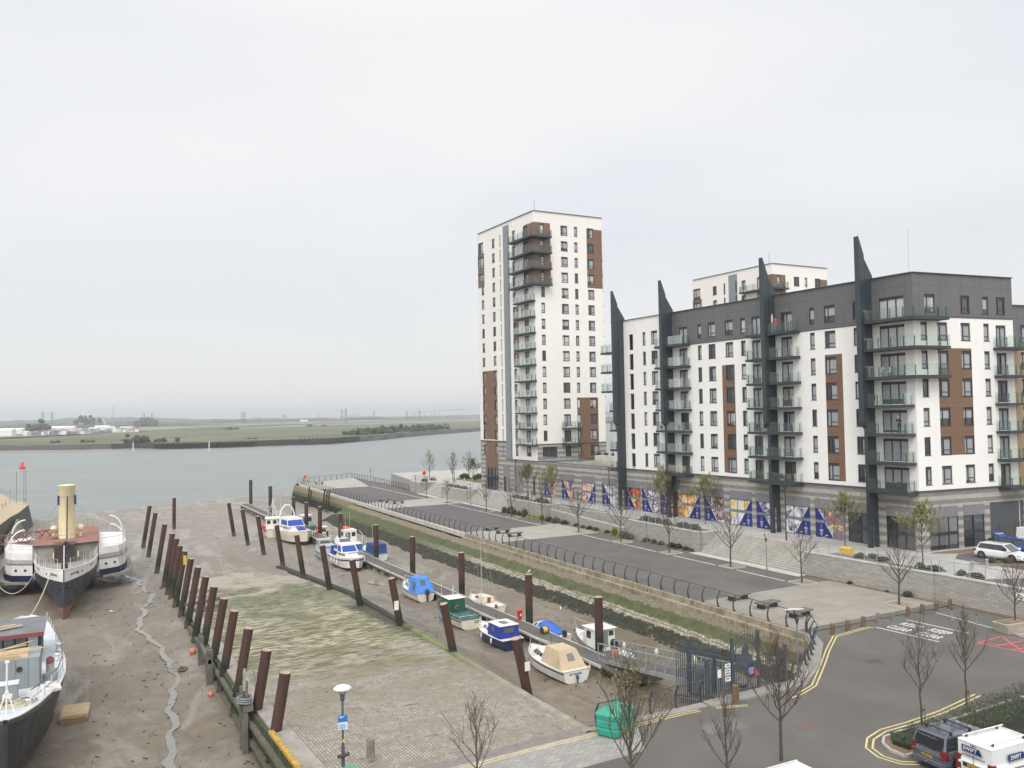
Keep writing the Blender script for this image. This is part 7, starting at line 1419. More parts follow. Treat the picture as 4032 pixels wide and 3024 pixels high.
def boats():
 # 1 cabin cruiser with tan canopy, stern towards us
 b = boat('cabin_cruiser', 'white cabin cruiser with a beige canvas canopy, nearest the gangway on the left side', -15.15, 7.1, 6.7, 91.5); hb, sh = hull(b, 6.7, 2.65, 1.05, 1.42, m_bw, m_navy, m_foulr)
 cab(b, 3.1, 5.9, 1.9, 1.55, 1.08, 1.62, m_bw, .9, 0, w0f=1.1, win=[('L', .12, .34, .25, .85), ('L', .37, .55, .25, .85), ('L', .58, .80, .3, .8), ('R', .12, .34, .25, .85), ('R', .37, .55, .25, .85), ('F', .15, .85, .2, .8)])
 cab(b, .35, 3.3, 2.25, 1.5, 1.02, 2.25, m_ctan, .25, .85, 'canopy', win=[('B', .36, .68, .42, .80, M('canopy_window', (.16, .165, .17), .4))]); rail(b, hb, sh, 6.7, 4.4)
 text_obj('boat_name', 'SET SQUARE', .20, m_win, b, (-.03, .1, .80), (0, -1, 0), (0, 0, 1), .9); outboard(b, -.02, .0, .40, M('leg_blue', (.04, .10, .22), .5, .2), .55); pole(b, (3.2, .2, 1.6), (3.2, .2, 2.9), .03, m_win); pole(b, (.9, 1.1, 1), (.9, 1.1, 1.8), .02, m_ss, 'stanchion'); fender(b, .3, -1.35, .9, m_bc)
 # 2 navy hull with blue cockpit tent
 b = boat('cabin_cruiser', 'navy hulled boat with white decks and a square dark blue cockpit tent', -15.3, 16.9, 5.9, 92); hb, sh = hull(b, 5.9, 2.35, 1.0, 1.32, m_navy, None, m_navy); cab(b, 2.6, 5.2, 1.7, 1.3, 1.0, 1.5, m_bw, .8, 0, w0f=.8, win=[('L', .15, .4, .3, .8), ('L', .5, .72, .3, .8), ('T', .55, .75, .3, .7), ('T', .1, .35, .3, .7)])
 cab(b, .65, 2.75, 1.95, 1.75, .98, 2.0, m_cblue, 0, 0, 'cockpit_tent', roof=m_bw, win=[('B', .2, .75, .45, .85, m_dkgrey), ('L', .3, .55, .45, .85, m_dkgrey), ('T', .3, .8, .3, .55, m_dkgrey)]); mb = MB(); mb.box(1.2, 2.1, -.3, .3, 2.08, 2.1, m_bglass); mb.build('solar_panel', b)
 rail(b, hb, sh, 5.9, 4.2); pole(b, (2.9, 0, 1.5), (3.0, 0, 2.6), .03, m_win); fender(b, 1.6, 1.25, .7); fender(b, 3.6, 1.15, .75)
 # 3 green wheelhouse
 b = boat('fishing_boat', 'open boat with a dark green wheelhouse, cream hull and blue rubbing band', -15.45, 25.0, 7.0, 92); hb, sh = hull(b, 7.0, 2.5, 1.05, 1.5, m_bc, m_navy, m_foul, m_teal, inset=.22); cab(b, 3.0, 4.9, 1.8, 1.6, .95, 2.35, m_bgreen, .35, 0, 'wheelhouse', roof=m_bw, ov=.05, win=[('L', .55, .9, .5, .85), ('B', .42, .60, .35, .75, m_teal), ('F', .1, .9, .5, .88), ('B', .08, .36, .08, .85, M('green_door', (.012, .075, .042), .5, .1))])
 cab(b, 4.9, 6.0, 1.2, .9, 1.1, 1.55, m_bw, .5, 0, 'foredeck_cover', w0f=.5)
 mb = MB(); mb.box(.3, 2.9, -1.0, 1.0, .55, .7, m_teal); mb.box(1.0, 2.2, -.4, .4, .7, 1.1, M('engine_box', (.09, .11, .10), .8, .3)); mb.build('engine_box', b)
 mb = MB(); [mb.tube(p, .025, m_ss, 5) for p in ([(.15, 1.1, 1.35), (2.6, 1.15, 1.35), (2.6, 1.15, 1.0)], [(.15, -1.1, 1.35), (2.6, -1.15, 1.35), (2.6, -1.15, 1.0)], [(.15, 1.1, 1.05), (.15, 1.1, 1.35), (.15, -1.1, 1.35), (.15, -1.1, 1.05)], [(1.4, 1.13, 1.05), (1.4, 1.13, 1.35)], [(1.4, -1.13, 1.05), (1.4, -1.13, 1.35)])]; mb.build('guard_rail', b)
 pole(b, (3.9, 0, 2.4), (3.9, 0, 3.5), .05); pole(b, (3.6, .3, 3.1), (4.2, -.3, 3.1), .04, name='crosstree'); pole(b, (4.6, .9, 2.4), (4.6, .9, 3.9)); text_obj('boat_name', 'GOLDEN', .12, m_win, b, (-.03, -.55, .82), (0, -1, 0), (0, 0, 1)); text_obj('boat_name', 'WILLOW', .12, m_win, b, (-.03, -.55, .66), (0, -1, 0), (0, 0, 1)); fender(b, 4.0, 1.4, .75, m_bblue, .6)
 mb = MB(); n = 14; mb.loft([[(2.85, .1+math.cos(a)*(.17+.05*math.cos(q)), 1.55+math.sin(a)*(.17+.05*math.cos(q))) if k % 2 else (2.85-.07*math.sin(q), .1+math.cos(a)*(.17+.05*math.cos(q)), 1.55+math.sin(a)*(.17+.05*math.cos(q))) for k, q in enumerate([k*math.pi/3 for k in range(6)])] for a in [j*2*math.pi/n for j in range(n+1)]], M('lifebuoy_red', (.30, .10, .07), .6)); mb.build('lifebuoy', b)
 # 4 light-blue canvas
 b = boat('cabin_cruiser', 'white boat with a sagging bright light blue canvas cover and an outboard', -14.95, 37.7, 6.0, 92); hb, sh = hull(b, 6.0, 2.3, 1.0, 1.4, m_bc, m_bblue, m_teal); cab(b, 2.6, 5.2, 1.8, 1.4, 1.02, 1.75, m_bw, .9, 0, w0f=.9, win=[('L', .12, .4, .25, .75), ('L', .5, .75, .3, .75), ('R', .12, .4, .25, .75)])
 cab(b, .15, 2.3, 2.15, 1.5, 1.0, 2.45, m_clb, .1, .75, 'canvas_cover', win=[('B', .3, .62, .5, .88, m_dkgrey), ('L', .55, .85, .2, .75, m_dkgrey)]); cab(b, 2.2, 3.2, 1.5, 1.3, 1.75, 2.4, m_clb, .3, 0, 'canvas_top'); rail(b, hb, sh, 6.0, 4.3); outboard(b, .05, -.1, .75, m_win, 1.15)
 # 5 white and blue flybridge cruiser, bow to us
 b = boat('motor_cruiser', 'large white motor cruiser with blue windscreen covers and navy stripe, bow towards the viewer', -16.3, 67.0, 9.2, -88); hb, sh = hull(b, 9.2, 3.3, 1.45, 2.0, m_bw, m_navy, m_foul, ns=22)
 cab(b, 3.0, 8.1, 2.4, 2.0, 1.55, 2.15, m_bw, 1.6, 0, w0f=1.2, win=[('R', .1, .3, .3, .7), ('R', .34, .44, .3, .7), ('R', .48, .58, .3, .7), ('L', .1, .3, .3, .7), ('T', .80, .97, .1, .9, m_cblue), ('F', .05, .95, .1, .3, m_cblue)])
 cab(b, 1.9, 5.2, 2.3, 1.9, 2.1, 3.05, m_bw, .9, .0, 'deckhouse', roof=m_bw, win=[('F', .06, .94, .12, .86, m_wscr), ('R', .5, .98, .15, .85, m_wscr), ('L', .5, .98, .15, .85, m_wscr), ('R', .05, .4, .3, .8, m_cblue)]); cab(b, 1.2, 3.4, 1.8, 1.6, 3.1, 3.55, m_bw, .5, 0, 'flybridge', win=[('F', .05, .95, .3, 1.2, m_dkgrey)]); cab(b, .2, 1.8, 2.3, 2.0, 1.5, 2.5, m_cblue, 0, 0, 'stern_dodger'); rail(b, hb, sh, 9.2, 4.6, .6); pole(b, (1.4, 0, 3.5), (1.4, 0, 5.6));
 for x in (2.6, 3.8, 5.0): fender(b, x, -1.72, 1.0, m_bw, .7)
 fender(b, 8.1, .95, 1.5, m_bw, .6)
 # 6 grey harbour launch
 b = boat('workboat', 'pale grey launch with a low cabin and rubbing strake, between the two white cruisers', -16.6, 68.6, 8.6, 88); hb, sh = hull(b, 8.6, 2.8, 1.2, 1.5, m_bgrey, M('strake_grey', (.16, .18, .16), .7), m_foul, M('deck_grey', (.36, .38, .36), .7, .12), point=.35, ns=20)
 cab(b, 1.6, 4.4, 1.9, 1.7, 1.2, 2.0, m_bgrey, .2, .2, roof=m_bgrey, win=[('R', .1, .28, .35, .8), ('R', .4, .58, .35, .8), ('L', .1, .28, .35, .8), ('L', .4, .58, .35, .8), ('L', .7, .88, .35, .8)]); cab(b, 4.6, 6.6, 2.0, 1.7, 1.2, 2.5, m_bgrey, .4, 0, 'wheelhouse', roof=m_bgrey, win=[('B', .1, .9, .35, .9, m_dkgrey), ('R', .1, .8, .5, .85), ('L', .1, .8, .5, .85)]); pole(b, (5.5, 0, 2.5), (5.5, 0, 4.2), .03, m_ss, 'mast')
 # 7 big white cruiser with radar arch
 b = boat('motor_cruiser', 'big white cruiser with a radar arch and blue windscreen cover at the far boats', -17.9, 95.4, 11.2, -81); hb, sh = hull(b, 11.2, 3.8, 1.9, 2.5, m_bc, None, m_foul, ns=22)
 cab(b, 3.4, 9.7, 2.8, 2.3, 2.0, 2.75, m_bw, 2.2, 0, w0f=1.5, win=[('R', .1, .2, .35, .75), ('R', .24, .34, .35, .75), ('T', .82, .97, .05, .95, m_cblue), ('F', .02, .98, .4, 1.0, m_cblue)]); cab(b, 2.2, 6.4, 2.9, 2.4, 2.7, 3.9, m_bw, 1.0, 0, 'deckhouse', roof=m_bw, win=[('F', .03, .97, .1, .8, m_wscr), ('R', .3, .97, .2, .8, m_wscr)])
 mb = MB(); mb.tube([(2.6, -1.3, 3.5)]+[(2.4, -1.25*math.cos(a), 3.7+2.1*math.sin(a)) for a in [k*math.pi/10 for k in range(11)]]+[(2.6, 1.3, 3.5)], .12, m_bw, 7); mb.box(2.2, 2.7, -.4, .4, 5.75, 5.9, m_bw); mb.build('radar_arch', b); rail(b, hb, sh, 11.2, 6.0, .65); pole(b, (2.4, -1.0, 5), (2.2, -1.2, 8.0)); fender(b, 9.8, 1.2, 1.9, m_bw, .7)
 # 8 fishing boat behind it
 b = boat('fishing_boat', 'white wooden fishing boat with a wheelhouse and white mast, farthest boat on the left', -19.4, 96.5, 8.6, 76); hb, sh = hull(b, 8.6, 3.0, 1.6, 2.2, m_bc, M('strake_dark', (.07, .06, .055), .7), m_foul, point=.5); cab(b, 1.6, 4.6, 2.0, 1.9, 1.5, 3.2, m_bw, .2, 0, 'wheelhouse', roof=m_bw, ov=.15, win=[('R', .1, .3, .5, .85), ('R', .4, .6, .5, .85), ('R', .7, .9, .5, .85), ('B', .1, .4, .5, .85), ('B', .6, .9, .5, .85), ('L', .1, .3, .5, .85)])
 mb = MB(); mb.tube([(4.9, 0, 1.6), (4.9, 0, 6.2)], .07, m_bw); [mb.tube([(4.9, 0, 5.8), (x, y, 3.2)], .035, m_bw, 4) for x, y in ((3, .9), (3, -.9), (7.3, .5))]; mb.tube([(4.9, -.7, 4.9), (4.9, .7, 4.9)], .03, m_bw, 4); mb.build('mast', b); mb = MB(); mb.box(.15, .7, .9, 1.5, 1.6, 2.3, M('red_tub', (.6, .05, .06), .5)); mb.build('fish_box', b)
 # right-hand side ---------------------------------------------------
 b = boat('cabin_cruiser', 'white boat with a square white cabin and grey door, right of the pontoon end', -9.95, 8.0, 7.9, 90); hb, sh = hull(b, 7.9, 2.4, .95, 1.65, m_bw, m_dkgrey, m_bw, ns=20, inset=.2); cab(b, 3.1, 5.0, 1.9, 1.75, 1.0, 2.45, m_bw, .15, 0, roof=m_bw, ov=.1, win=[('B', .38, .64, .02, .92, M('grey_door', (.20, .21, .215), .5)), ('B', .06, .32, .62, .9), ('B', .68, .94, .62, .9), ('L', .25, .6, .45, .85), ('R', .25, .6, .45, .85), ('F', .1, .9, .5, .9)]); cab(b, 5.0, 6.7, 1.5, 1.2, 1.15, 1.65, m_bw, .6, 0, 'foredeck', w0f=.7, win=[('T', .2, .6, .25, .75, m_dkgrey)]); rail(b, hb, sh, 7.9, 5.0, .75)
 mb = MB(); mb.lathe([(.05, 0), (.3, .1), (.32, .6), (.2, .85), (.01, .9)], M('black_bag', (.012, .012, .014), .4), (2.3, -.3, .95), 8); mb.build('black_bag', b); mb = MB(); mb.box(.7, 1.2, .3, .75, .95, 1.4, m_orange, .06); mb.build('fuel_can', b); outboard(b, .05, -.2, .8, m_bw, .9)
 b = boat('speedboat', 'small white speedboat under a bright blue tonneau cover, right of the pontoon', -10.35, 17.0, 5.0, 94, dz=-.15); hb, sh = hull(b, 5.0, 1.95, .75, .95, m_bw, None, m_bw); cab(b, 2.9, 4.4, 1.5, 1.2, .82, 1.3, m_bw, .7, 0, w0f=.7, win=[('L', .1, .5, .2, .8), ('R', .1, .5, .2, .8)])
 mb = MB(); mb.loft([[(x, -w, .78), (x, -w*.7, z-.08), (x, 0, z), (x, w*.7, z-.08), (x, w, .78)] for x, w, z in ((.55, .72, .85), (1.2, .85, 1.05), (2.2, .86, 1.4), (2.9, .8, 1.52), (3.2, .7, 1.38))], M('cover_blue', (.035, .12, .46), .6, .12, 2, bump=.3), closed=False, smooth=True); mb.build('tonneau_cover', b); outboard(b, .02, 0, .72, M('motor_navy', (.02, .03, .07), .35), 1.0)
 b = boat('sailing_yacht', 'small cream sailing yacht with a tall bare mast and brown washboard, right of the pontoon', -10.9, 28.6, 5.9, 93); hb, sh = hull(b, 5.9, 2.0, .85, 1.05, m_bc, None, m_foulr); cab(b, 1.9, 4.8, 1.4, 1.1, .88, 1.45, m_bc, 1.0, 0, w0f=.7, win=[('B', .35, .65, .0, .9, M('washboard', (.20, .06, .04), .5)), ('L', .1, .4, .3, .7), ('R', .1, .4, .3, .7)]); pole(b, (3.4, 0, 1.4), (3.5, 0, 8.3), .055, m_ss, 'mast'); mb = MB(); [mb.tube([(3.5, 0, 8.1), p], .008, m_ss, 3) for p in ((5.8, 0, 1.1), (3.1, .85, .9), (3.1, -.85, .9), (.1, 0, .9))]; mb.tube([(3.47, -.6, 5), (3.47, .6, 5)], .02, m_ss, 4); mb.build('rigging', b); rail(b, hb, sh, 5.9, 4.7, .5); outboard(b, .02, .3, .7, M('motor_red', (.4, .05, .04), .5), .7); fender(b, 1.6, 1.05, .7, m_cblue)
 b = boat('cabin_cruiser', 'white boat under a boxy dark blue cover, right of the pontoon near the middle', -10.95, 64.6, 7.2, 91); hb, sh = hull(b, 7.2, 2.3, 1.05, 1.35, m_bw, m_bblue, m_foul); cab(b, .5, 3.6, 2.1, 1.9, 1.0, 2.3, M('cover_navy', (.03, .065, .20), .75, .15, 2), .3, .1, 'boxy_cover'); cab(b, 3.6, 5.9, 1.7, 1.3, 1.05, 1.6, m_bw, .7, 0, w0f=.9, win=[('L', .1, .6, .3, .7)]); rail(b, hb, sh, 7.2, 5.0); pole(b, (3.6, 0, 2.2), (3.6, 0, 4.9))
 b = boat('workboat', 'blue and white workboat with an orange inflatable on its roof', -11.5, 74.6, 8.2, 93); hb, sh = hull(b, 8.2, 2.6, 1.15, 1.5, M('hull_blue', (.04, .16, .42), .5, .2), None, m_foul); cab(b, 2.4, 4.8, 2.0, 1.9, 1.1, 2.9, m_bw, .2, 0, roof=m_bw, win=[('B', .1, .5, .3, .85, m_dkgrey), ('B', .6, .9, .5, .85), ('L', .2, .8, .55, .85)]); mb = MB(); mb.tube([(4.9+.9*math.cos(a), .7*math.sin(a), 3.05+.1*math.sin(a)) for a in [k*math.pi/6 for k in range(13)]], .16, m_orange, 8); mb.build('inflatable', b); mb = MB(); mb.tube([(.3, -1.1, 1.2), (.3, -1.1, 2.5), (1.6, -1.1, 2.9)], .04, m_ss); mb.tube([(.3, 1.1, 1.2), (.3, 1.1, 2.5), (1.6, 1.1, 2.9)], .04, m_ss); mb.build('frame', b); fender(b, .1, -1.2, 1.2, m_cblue, .6); pole(b, (3.5, .4, 2.9), (3.5, .4, 5)); pole(b, (4.4, -.6, 2.9), (4.4, -.6, 5.6))
 b = boat('cabin_cruiser', 'small pale yellow cabin boat with an outboard, right of the pontoon near the far end', -11.7, 90.2, 5.4, 94); hb, sh = hull(b, 5.4, 2.2, .95, 1.2, m_bc, m_dkgrey, m_foul); cab(b, 1.6, 3.9, 1.8, 1.5, .95, 1.85, M('pale_yellow', (.62, .55, .32), .5), .7, 0, roof=m_bw, win=[('B', .3, .7, .2, .8), ('L', .15, .8, .4, .85), ('R', .15, .8, .4, .85), ('F', .1, .9, .4, .9)]); outboard(b, .02, 0, .8, m_win, 1.1)
 b = boat('workboat', 'grey and teal cabin boat, farthest on the right side of the pontoon', -12.2, 98.4, 7.0, 94); hb, sh = hull(b, 7.0, 2.5, 1.15, 1.4, m_teal, None, m_foul, m_teal); cab(b, 2.4, 5.0, 2.0, 1.8, 1.1, 2.9, m_bgrey, .5, 0, roof=m_bw, win=[('B', .1, .45, .15, .85, m_dkgrey), ('B', .55, .9, .45, .85), ('L', .2, .8, .5, .85)]); pole(b, (3.4, 0, 2.9), (3.4, 0, 4.4))
boats()
# ------------------------------------------------------------------ paddle steamer
def rails(par, pts, h, post, top, step=1.5, mid=(.5,), r=.03, org=None, name='railing'):
 mb = MB(); P = [Vector(p)-(Vector(org) if org else Vector()) for p in pts]
 mb.tube([p+Vector((0, 0, h)) for p in P], r*1.1, top, 5)
 for m_ in mid: mb.tube([p+Vector((0, 0, h*m_)) for p in P], r*.5, top, 4)
 for a, b in zip(P[:-1], P[1:]):
  n = max(1, round((b-a).length/step))
  for k in range(n+1): q = a.lerp(b, k/n); mb.tube([q, q+Vector((0, 0, h))], r*.8, post, 5)
 mb.build(name, par)
def steamer():
 s = thing('paddle_steamer', 'paddle steamer with tall cream funnel, white paddle boxes and black, white and red bow', 'paddle steamer', (-49.0, 51.1, -3.8)); o = s.location; X = -49.0
 mw = M('ship_white', (.74, .73, .70), .5, .05, .7, obj=False, grime=(.42, .30, .18, .5)); mk = M('ship_black', (.030, .034, .040), .55, .3, .9, obj=False, grime=(.10, .11, .12, .6)); mr = M('ship_red', (.24, .095, .075), .8, .2, 1, obj=False, grime=(.14, .09, .07, .6)); md = M('silver_deck', (.27, .25, .215), .85, .22, 1.2, obj=False, grime=(.36, .34, .30, .5)); mred = M('red_deck', (.28, .12, .085), .75, .2, 1, obj=False); mcr = M('funnel_cream', (.72, .64, .40), .5, .06, .8, obj=False, grime=(.5, .42, .25, .4)); mbr = M('teak_brown', (.055, .033, .025), .5, .2, 2, obj=False); mst = M('steel_rail', (.28, .27, .25), .6, .2, 3); mnv = M('ship_navy', (.012, .016, .055), .5, .2, 2)
 Ys = [0, .8, 2, 4, 6.5, 9.5, 13, 17, 22, 30, 38, 44, 48]
 def hw(y): return interp(y, [0, 1, 2, 4, 6.5, 9.5, 13, 17, 22, 38, 44, 48], [.06, .55, .95, 1.62, 2.3, 2.85, 3.2, 3.4, 3.5, 3.5, 2.6, .6])
 def sheer(y): return interp(y, [0, 4, 10, 17, 48], [1.36, 1.0, .68, .48, .45])
 R = []
 for y in Ys:
  w, z = hw(y), sheer(y); zw = interp(y, [0, 17], [.10, -.45]); zr = interp(y, [0, 10, 17], [-2.55, -2.7, -2.75]); wb = w*interp(y, [0, 4, 13, 20], [.9, .42, .62, .9]); rk = lambda f: -.0
  row = [(w, z), (w*.985, zw), (w*.97 if y > 8 else w*.8, -1.2), (lerp(w, wb, .75), zr), (wb*.75, -3.6), (0.02, -4.0)]
  R.append([(X+a, 51.1+y, c) for a, c in row]+[(X-a, 51.1+y, c) for a, c in row[::-1]])
 mb = MB(); mb.loft(R, mk, closed=False, mats=[mw, mk, mk, mr, mr, mr, mr, mr, mk, mk, mw]); mb.loft([R[0][:6], R[0][:5:-1]], mk, closed=False, mats=None); mb.build('hull', s, o)
 mb = MB(); mb.loft([[(X-hw(y)+.1, 51.1+y, sheer(y)-.35), (X+hw(y)-.1, 51.1+y, sheer(y)-.35)] for y in Ys[1:]], md, closed=False); mb.build('foredeck', s, o)
 mb = MB()
 for sx in (-1, 1):
  mb.tube([(X+sx*hw(y), 51.1+y, sheer(y)) for y in Ys[:9]], .055, mw, 5)
  mb.tube([(X+sx*.42, 51.65, -.55), (X+sx*.62, 51.4, -.6)], .12, m_foul, 10)
 mb.build('rubbing_band', s, o)
 mb = MB()
 for sx in (-1, 1):
  for y in (3.0, 4.2, 7.6, 8.6): mb.tube([(X+sx*(hw(y)-.05), 51.1+y, .45), (X+sx*(hw(y)+.02), 51.1+y-.03, .45)], .12, m_foul, 10)
 mb.build('portholes', s, o)
 for sx in (-1, 1):
  y0, y1 = 1.2, 2.9; a = Vector((X+sx*hw(y0), 51.1+y0, .62)); b = Vector((X+sx*hw(y1), 51.1+y1, .60)); d = (b-a) if sx > 0 else (a-b); m = (a+b)/2+Vector((sx*.03, -.03, 0)); text_obj('ship_name', 'MEDWAY QUEEN', .27, m_win, s, m-o, d, (0, 0, 1), .86)
 for sx in (-1, 1): rails(s, [(X+sx*(hw(y)-.05), 51.1+y, sheer(y)-.05) for y in (1.2, 2, 3, 4, 6.5, 9.5, 13, 15.5)], 1.1, mw, mst, .95, (.5,), .028, o)
 mb = MB(); mb.tube([(X, 51.8, .9), (X, 52.6, 3.6)], .05, mw); mb.box(X-.3, X+.3, 55.2, 56.4, .4, 1.35, M('windlass', (.035, .028, .03), .7)); mb.build('windlass', s, o)
 mb = MB(); mb.box(X-1.18, X+1.0, 63.2, 66.0, .1, 2.3, mbr); mb.build('wheelhouse', s, o)
 for k in range(3): mb = MB(); mb.box(X-1.0+k*.68, X-.55+k*.68, 63.15, 63.19, 1.25, 1.95, m_bglass); mb.build('wheelhouse_window', s, o)
 mb = MB()
 for sx in (-1, 1): mb.box(X+sx*1.25-.06, X+sx*1.25+.06, 63.0, 63.1, .9, 1.5, mcr)
 mb.build('lamp_box', s, o)
 mb = MB(); y1 = 83; A = [(X-3.45, 65.6), (X-1.3, 65.1), (X+1.1, 65.1), (X+3.45, 65.9), (X+3.5, y1-3), (X+2.3, y1), (X-2.3, y1), (X-3.5, y1-3)]; mb.prism(A, 1.98, 2.12, mred, M('deck_edge', (.05, .045, .045), .6)); mb.prism([(x, y+.3) for x, y in A], .1, 1.97, md); mb.build('promenade_deck', s, o)
 rails(s, [(x, y, 2.12) for x, y in A+[A[0]]], 1.05, mst, mst, 1.6, (.33, .66), .022, o)
 for sx in (-1, 1):      # paddle boxes with their sponson houses
  P = [(X+sx*3.45, 66.0), (X+sx*5.6, 67.4), (X+sx*6.3, 69.2), (X+sx*6.6, 71.5), (X+sx*6.6, 80), (X+sx*3.45, 82)]
  if sx > 0: P = P
  else: P = P[::-1]
  mb = MB(); mb.prism(P, -1.35, 1.25, mw); mb.build('paddle_box', s, o)
  mb = MB(); mb.prism([(X+(x-X)*1.03, y-.05) for x, y in P], -.02, .02, M('sponson_deck', (.22, .20, .19), .8)); mb.prism([(X+(x-X)*1.02, y-.02) for x, y in P], -2.05, -1.36, mnv); mb.prism([(X+(x-X)*1.12, y-.3) for x, y in P], -2.3, -2.06, md)
  mb.build('sponson', s, o)
  mb = MB(); mb.prism([(X+(x-X)*1.004, y-.012) for x, y in P], -.15, .45, M('promenade_band', (.36, .34, .33), .6, .2, 2)); mb.build('window_band', s, o)
  mb = MB()
  for q, z in ((.35, -.75), (.8, -.75)): x = X+sx*lerp(3.45, 5.6, q); y = lerp(66, 67.4, q)-.03; mb.tube([(x, y, z), (x, y-.05, z)], .15, m_foul, 12)
  mb.build('portholes', s, o)
  Q = [(x, y, 1.25) for x, y in (P if sx > 0 else P[::-1])]; rails(s, Q, 1.1, mw, mst, 2.0, (.4, .7), .025, o)
  for yy, xx in ((68.3, 5.9), (80, 6.4)) if sx < 0 else ((68.8, 6.2), (79, 6.4)): mb = MB(); mb.tube([(X+sx*xx, yy, -.2), (X+sx*xx, yy, 1.8)]+[(X+sx*(xx-1.5*(1-math.cos(a))), yy, 1.8+1.9*math.sin(a)) for a in [k*math.pi/14 for k in range(1, 8)]], .085, mw, 8); mb.build('davit', s, o)
 mb = MB(); c = (X-.02, 71.2, 2.1); mb.lathe([(.98, 0), (.93, .3), (.90, 6.35), (.96, 6.4), (.97, 6.48), (.88, 6.5), (.80, 6.3)], mcr, c, 30, sy=1.25); mb.build('funnel', s, o)
 mb = MB()
 for z in (5.05,): mb.lathe([(.915, z), (.93, z+.03), (.915, z+.06)], mst, c, 30, sy=1.25)
 mb.build('funnel_band', s, o)
 for sx in (-1, 1): mb = MB(); mb.box(c[0]+sx*.95-.08, c[0]+sx*.95+.08, 70.6, 71.5, 6.2, 7.3, M('flag_blue', (.02, .02, .22), .6)); mb.build('funnel_lamp_screen', s, o)
 mb = MB(); mb.tube([(X, 69.6, 2.1), (X+.04, 69.6, 7.3)], .075, mbr, 8); mb.build('steam_pipe', s, o)
 mb = MB(); [mb.tube([(X+sx*.95, 71, 6.4), (X+sx*3.3, yy, 2.3)], .012, mst, 3) for sx in (-1, 1) for yy in (67, 79)]; mb.build('funnel_stays', s, o)
 for sx in (-1, 1): mb = MB(); mb.tube([(X+sx*1.45, 72, 2.1), (X+sx*1.45, 72, 3.0)], .22, mcr, 12); mb.ball((X+sx*1.45, 71.8, 3.2), .42, mcr, 14, 8); mb.build('ventilator', s, o)
 mb = MB(); mb.extr([(X+.0, 62.9, 1.9), (X+.38, 62.9, 2.35), (X, 62.9, 2.8), (X-.38, 62.9, 2.35)], (0, .3, 0), m_foul); mb.build('day_shape', s, o)
 for i, (a, b, sag) in enumerate((((-50.2, 53.4, .9), (-53.2, 26, 1.4), 2.2), ((-51.8, 59, .3), (-56.5, 62, .5), 2.6))):
  mb = MB(); a, b = Vector(a), Vector(b); mb.tube([a.lerp(b, t)-Vector((0, 0, sag*4*t*(1-t))) for t in [k/16 for k in range(17)]], .05, m_ovl, 6); tag(mb.build('mooring_rope'), ['pale mooring rope from the steamer bow down to the grey ship', 'slack mooring rope hanging from the steamer to the left quay'][i], 'rope')
steamer()
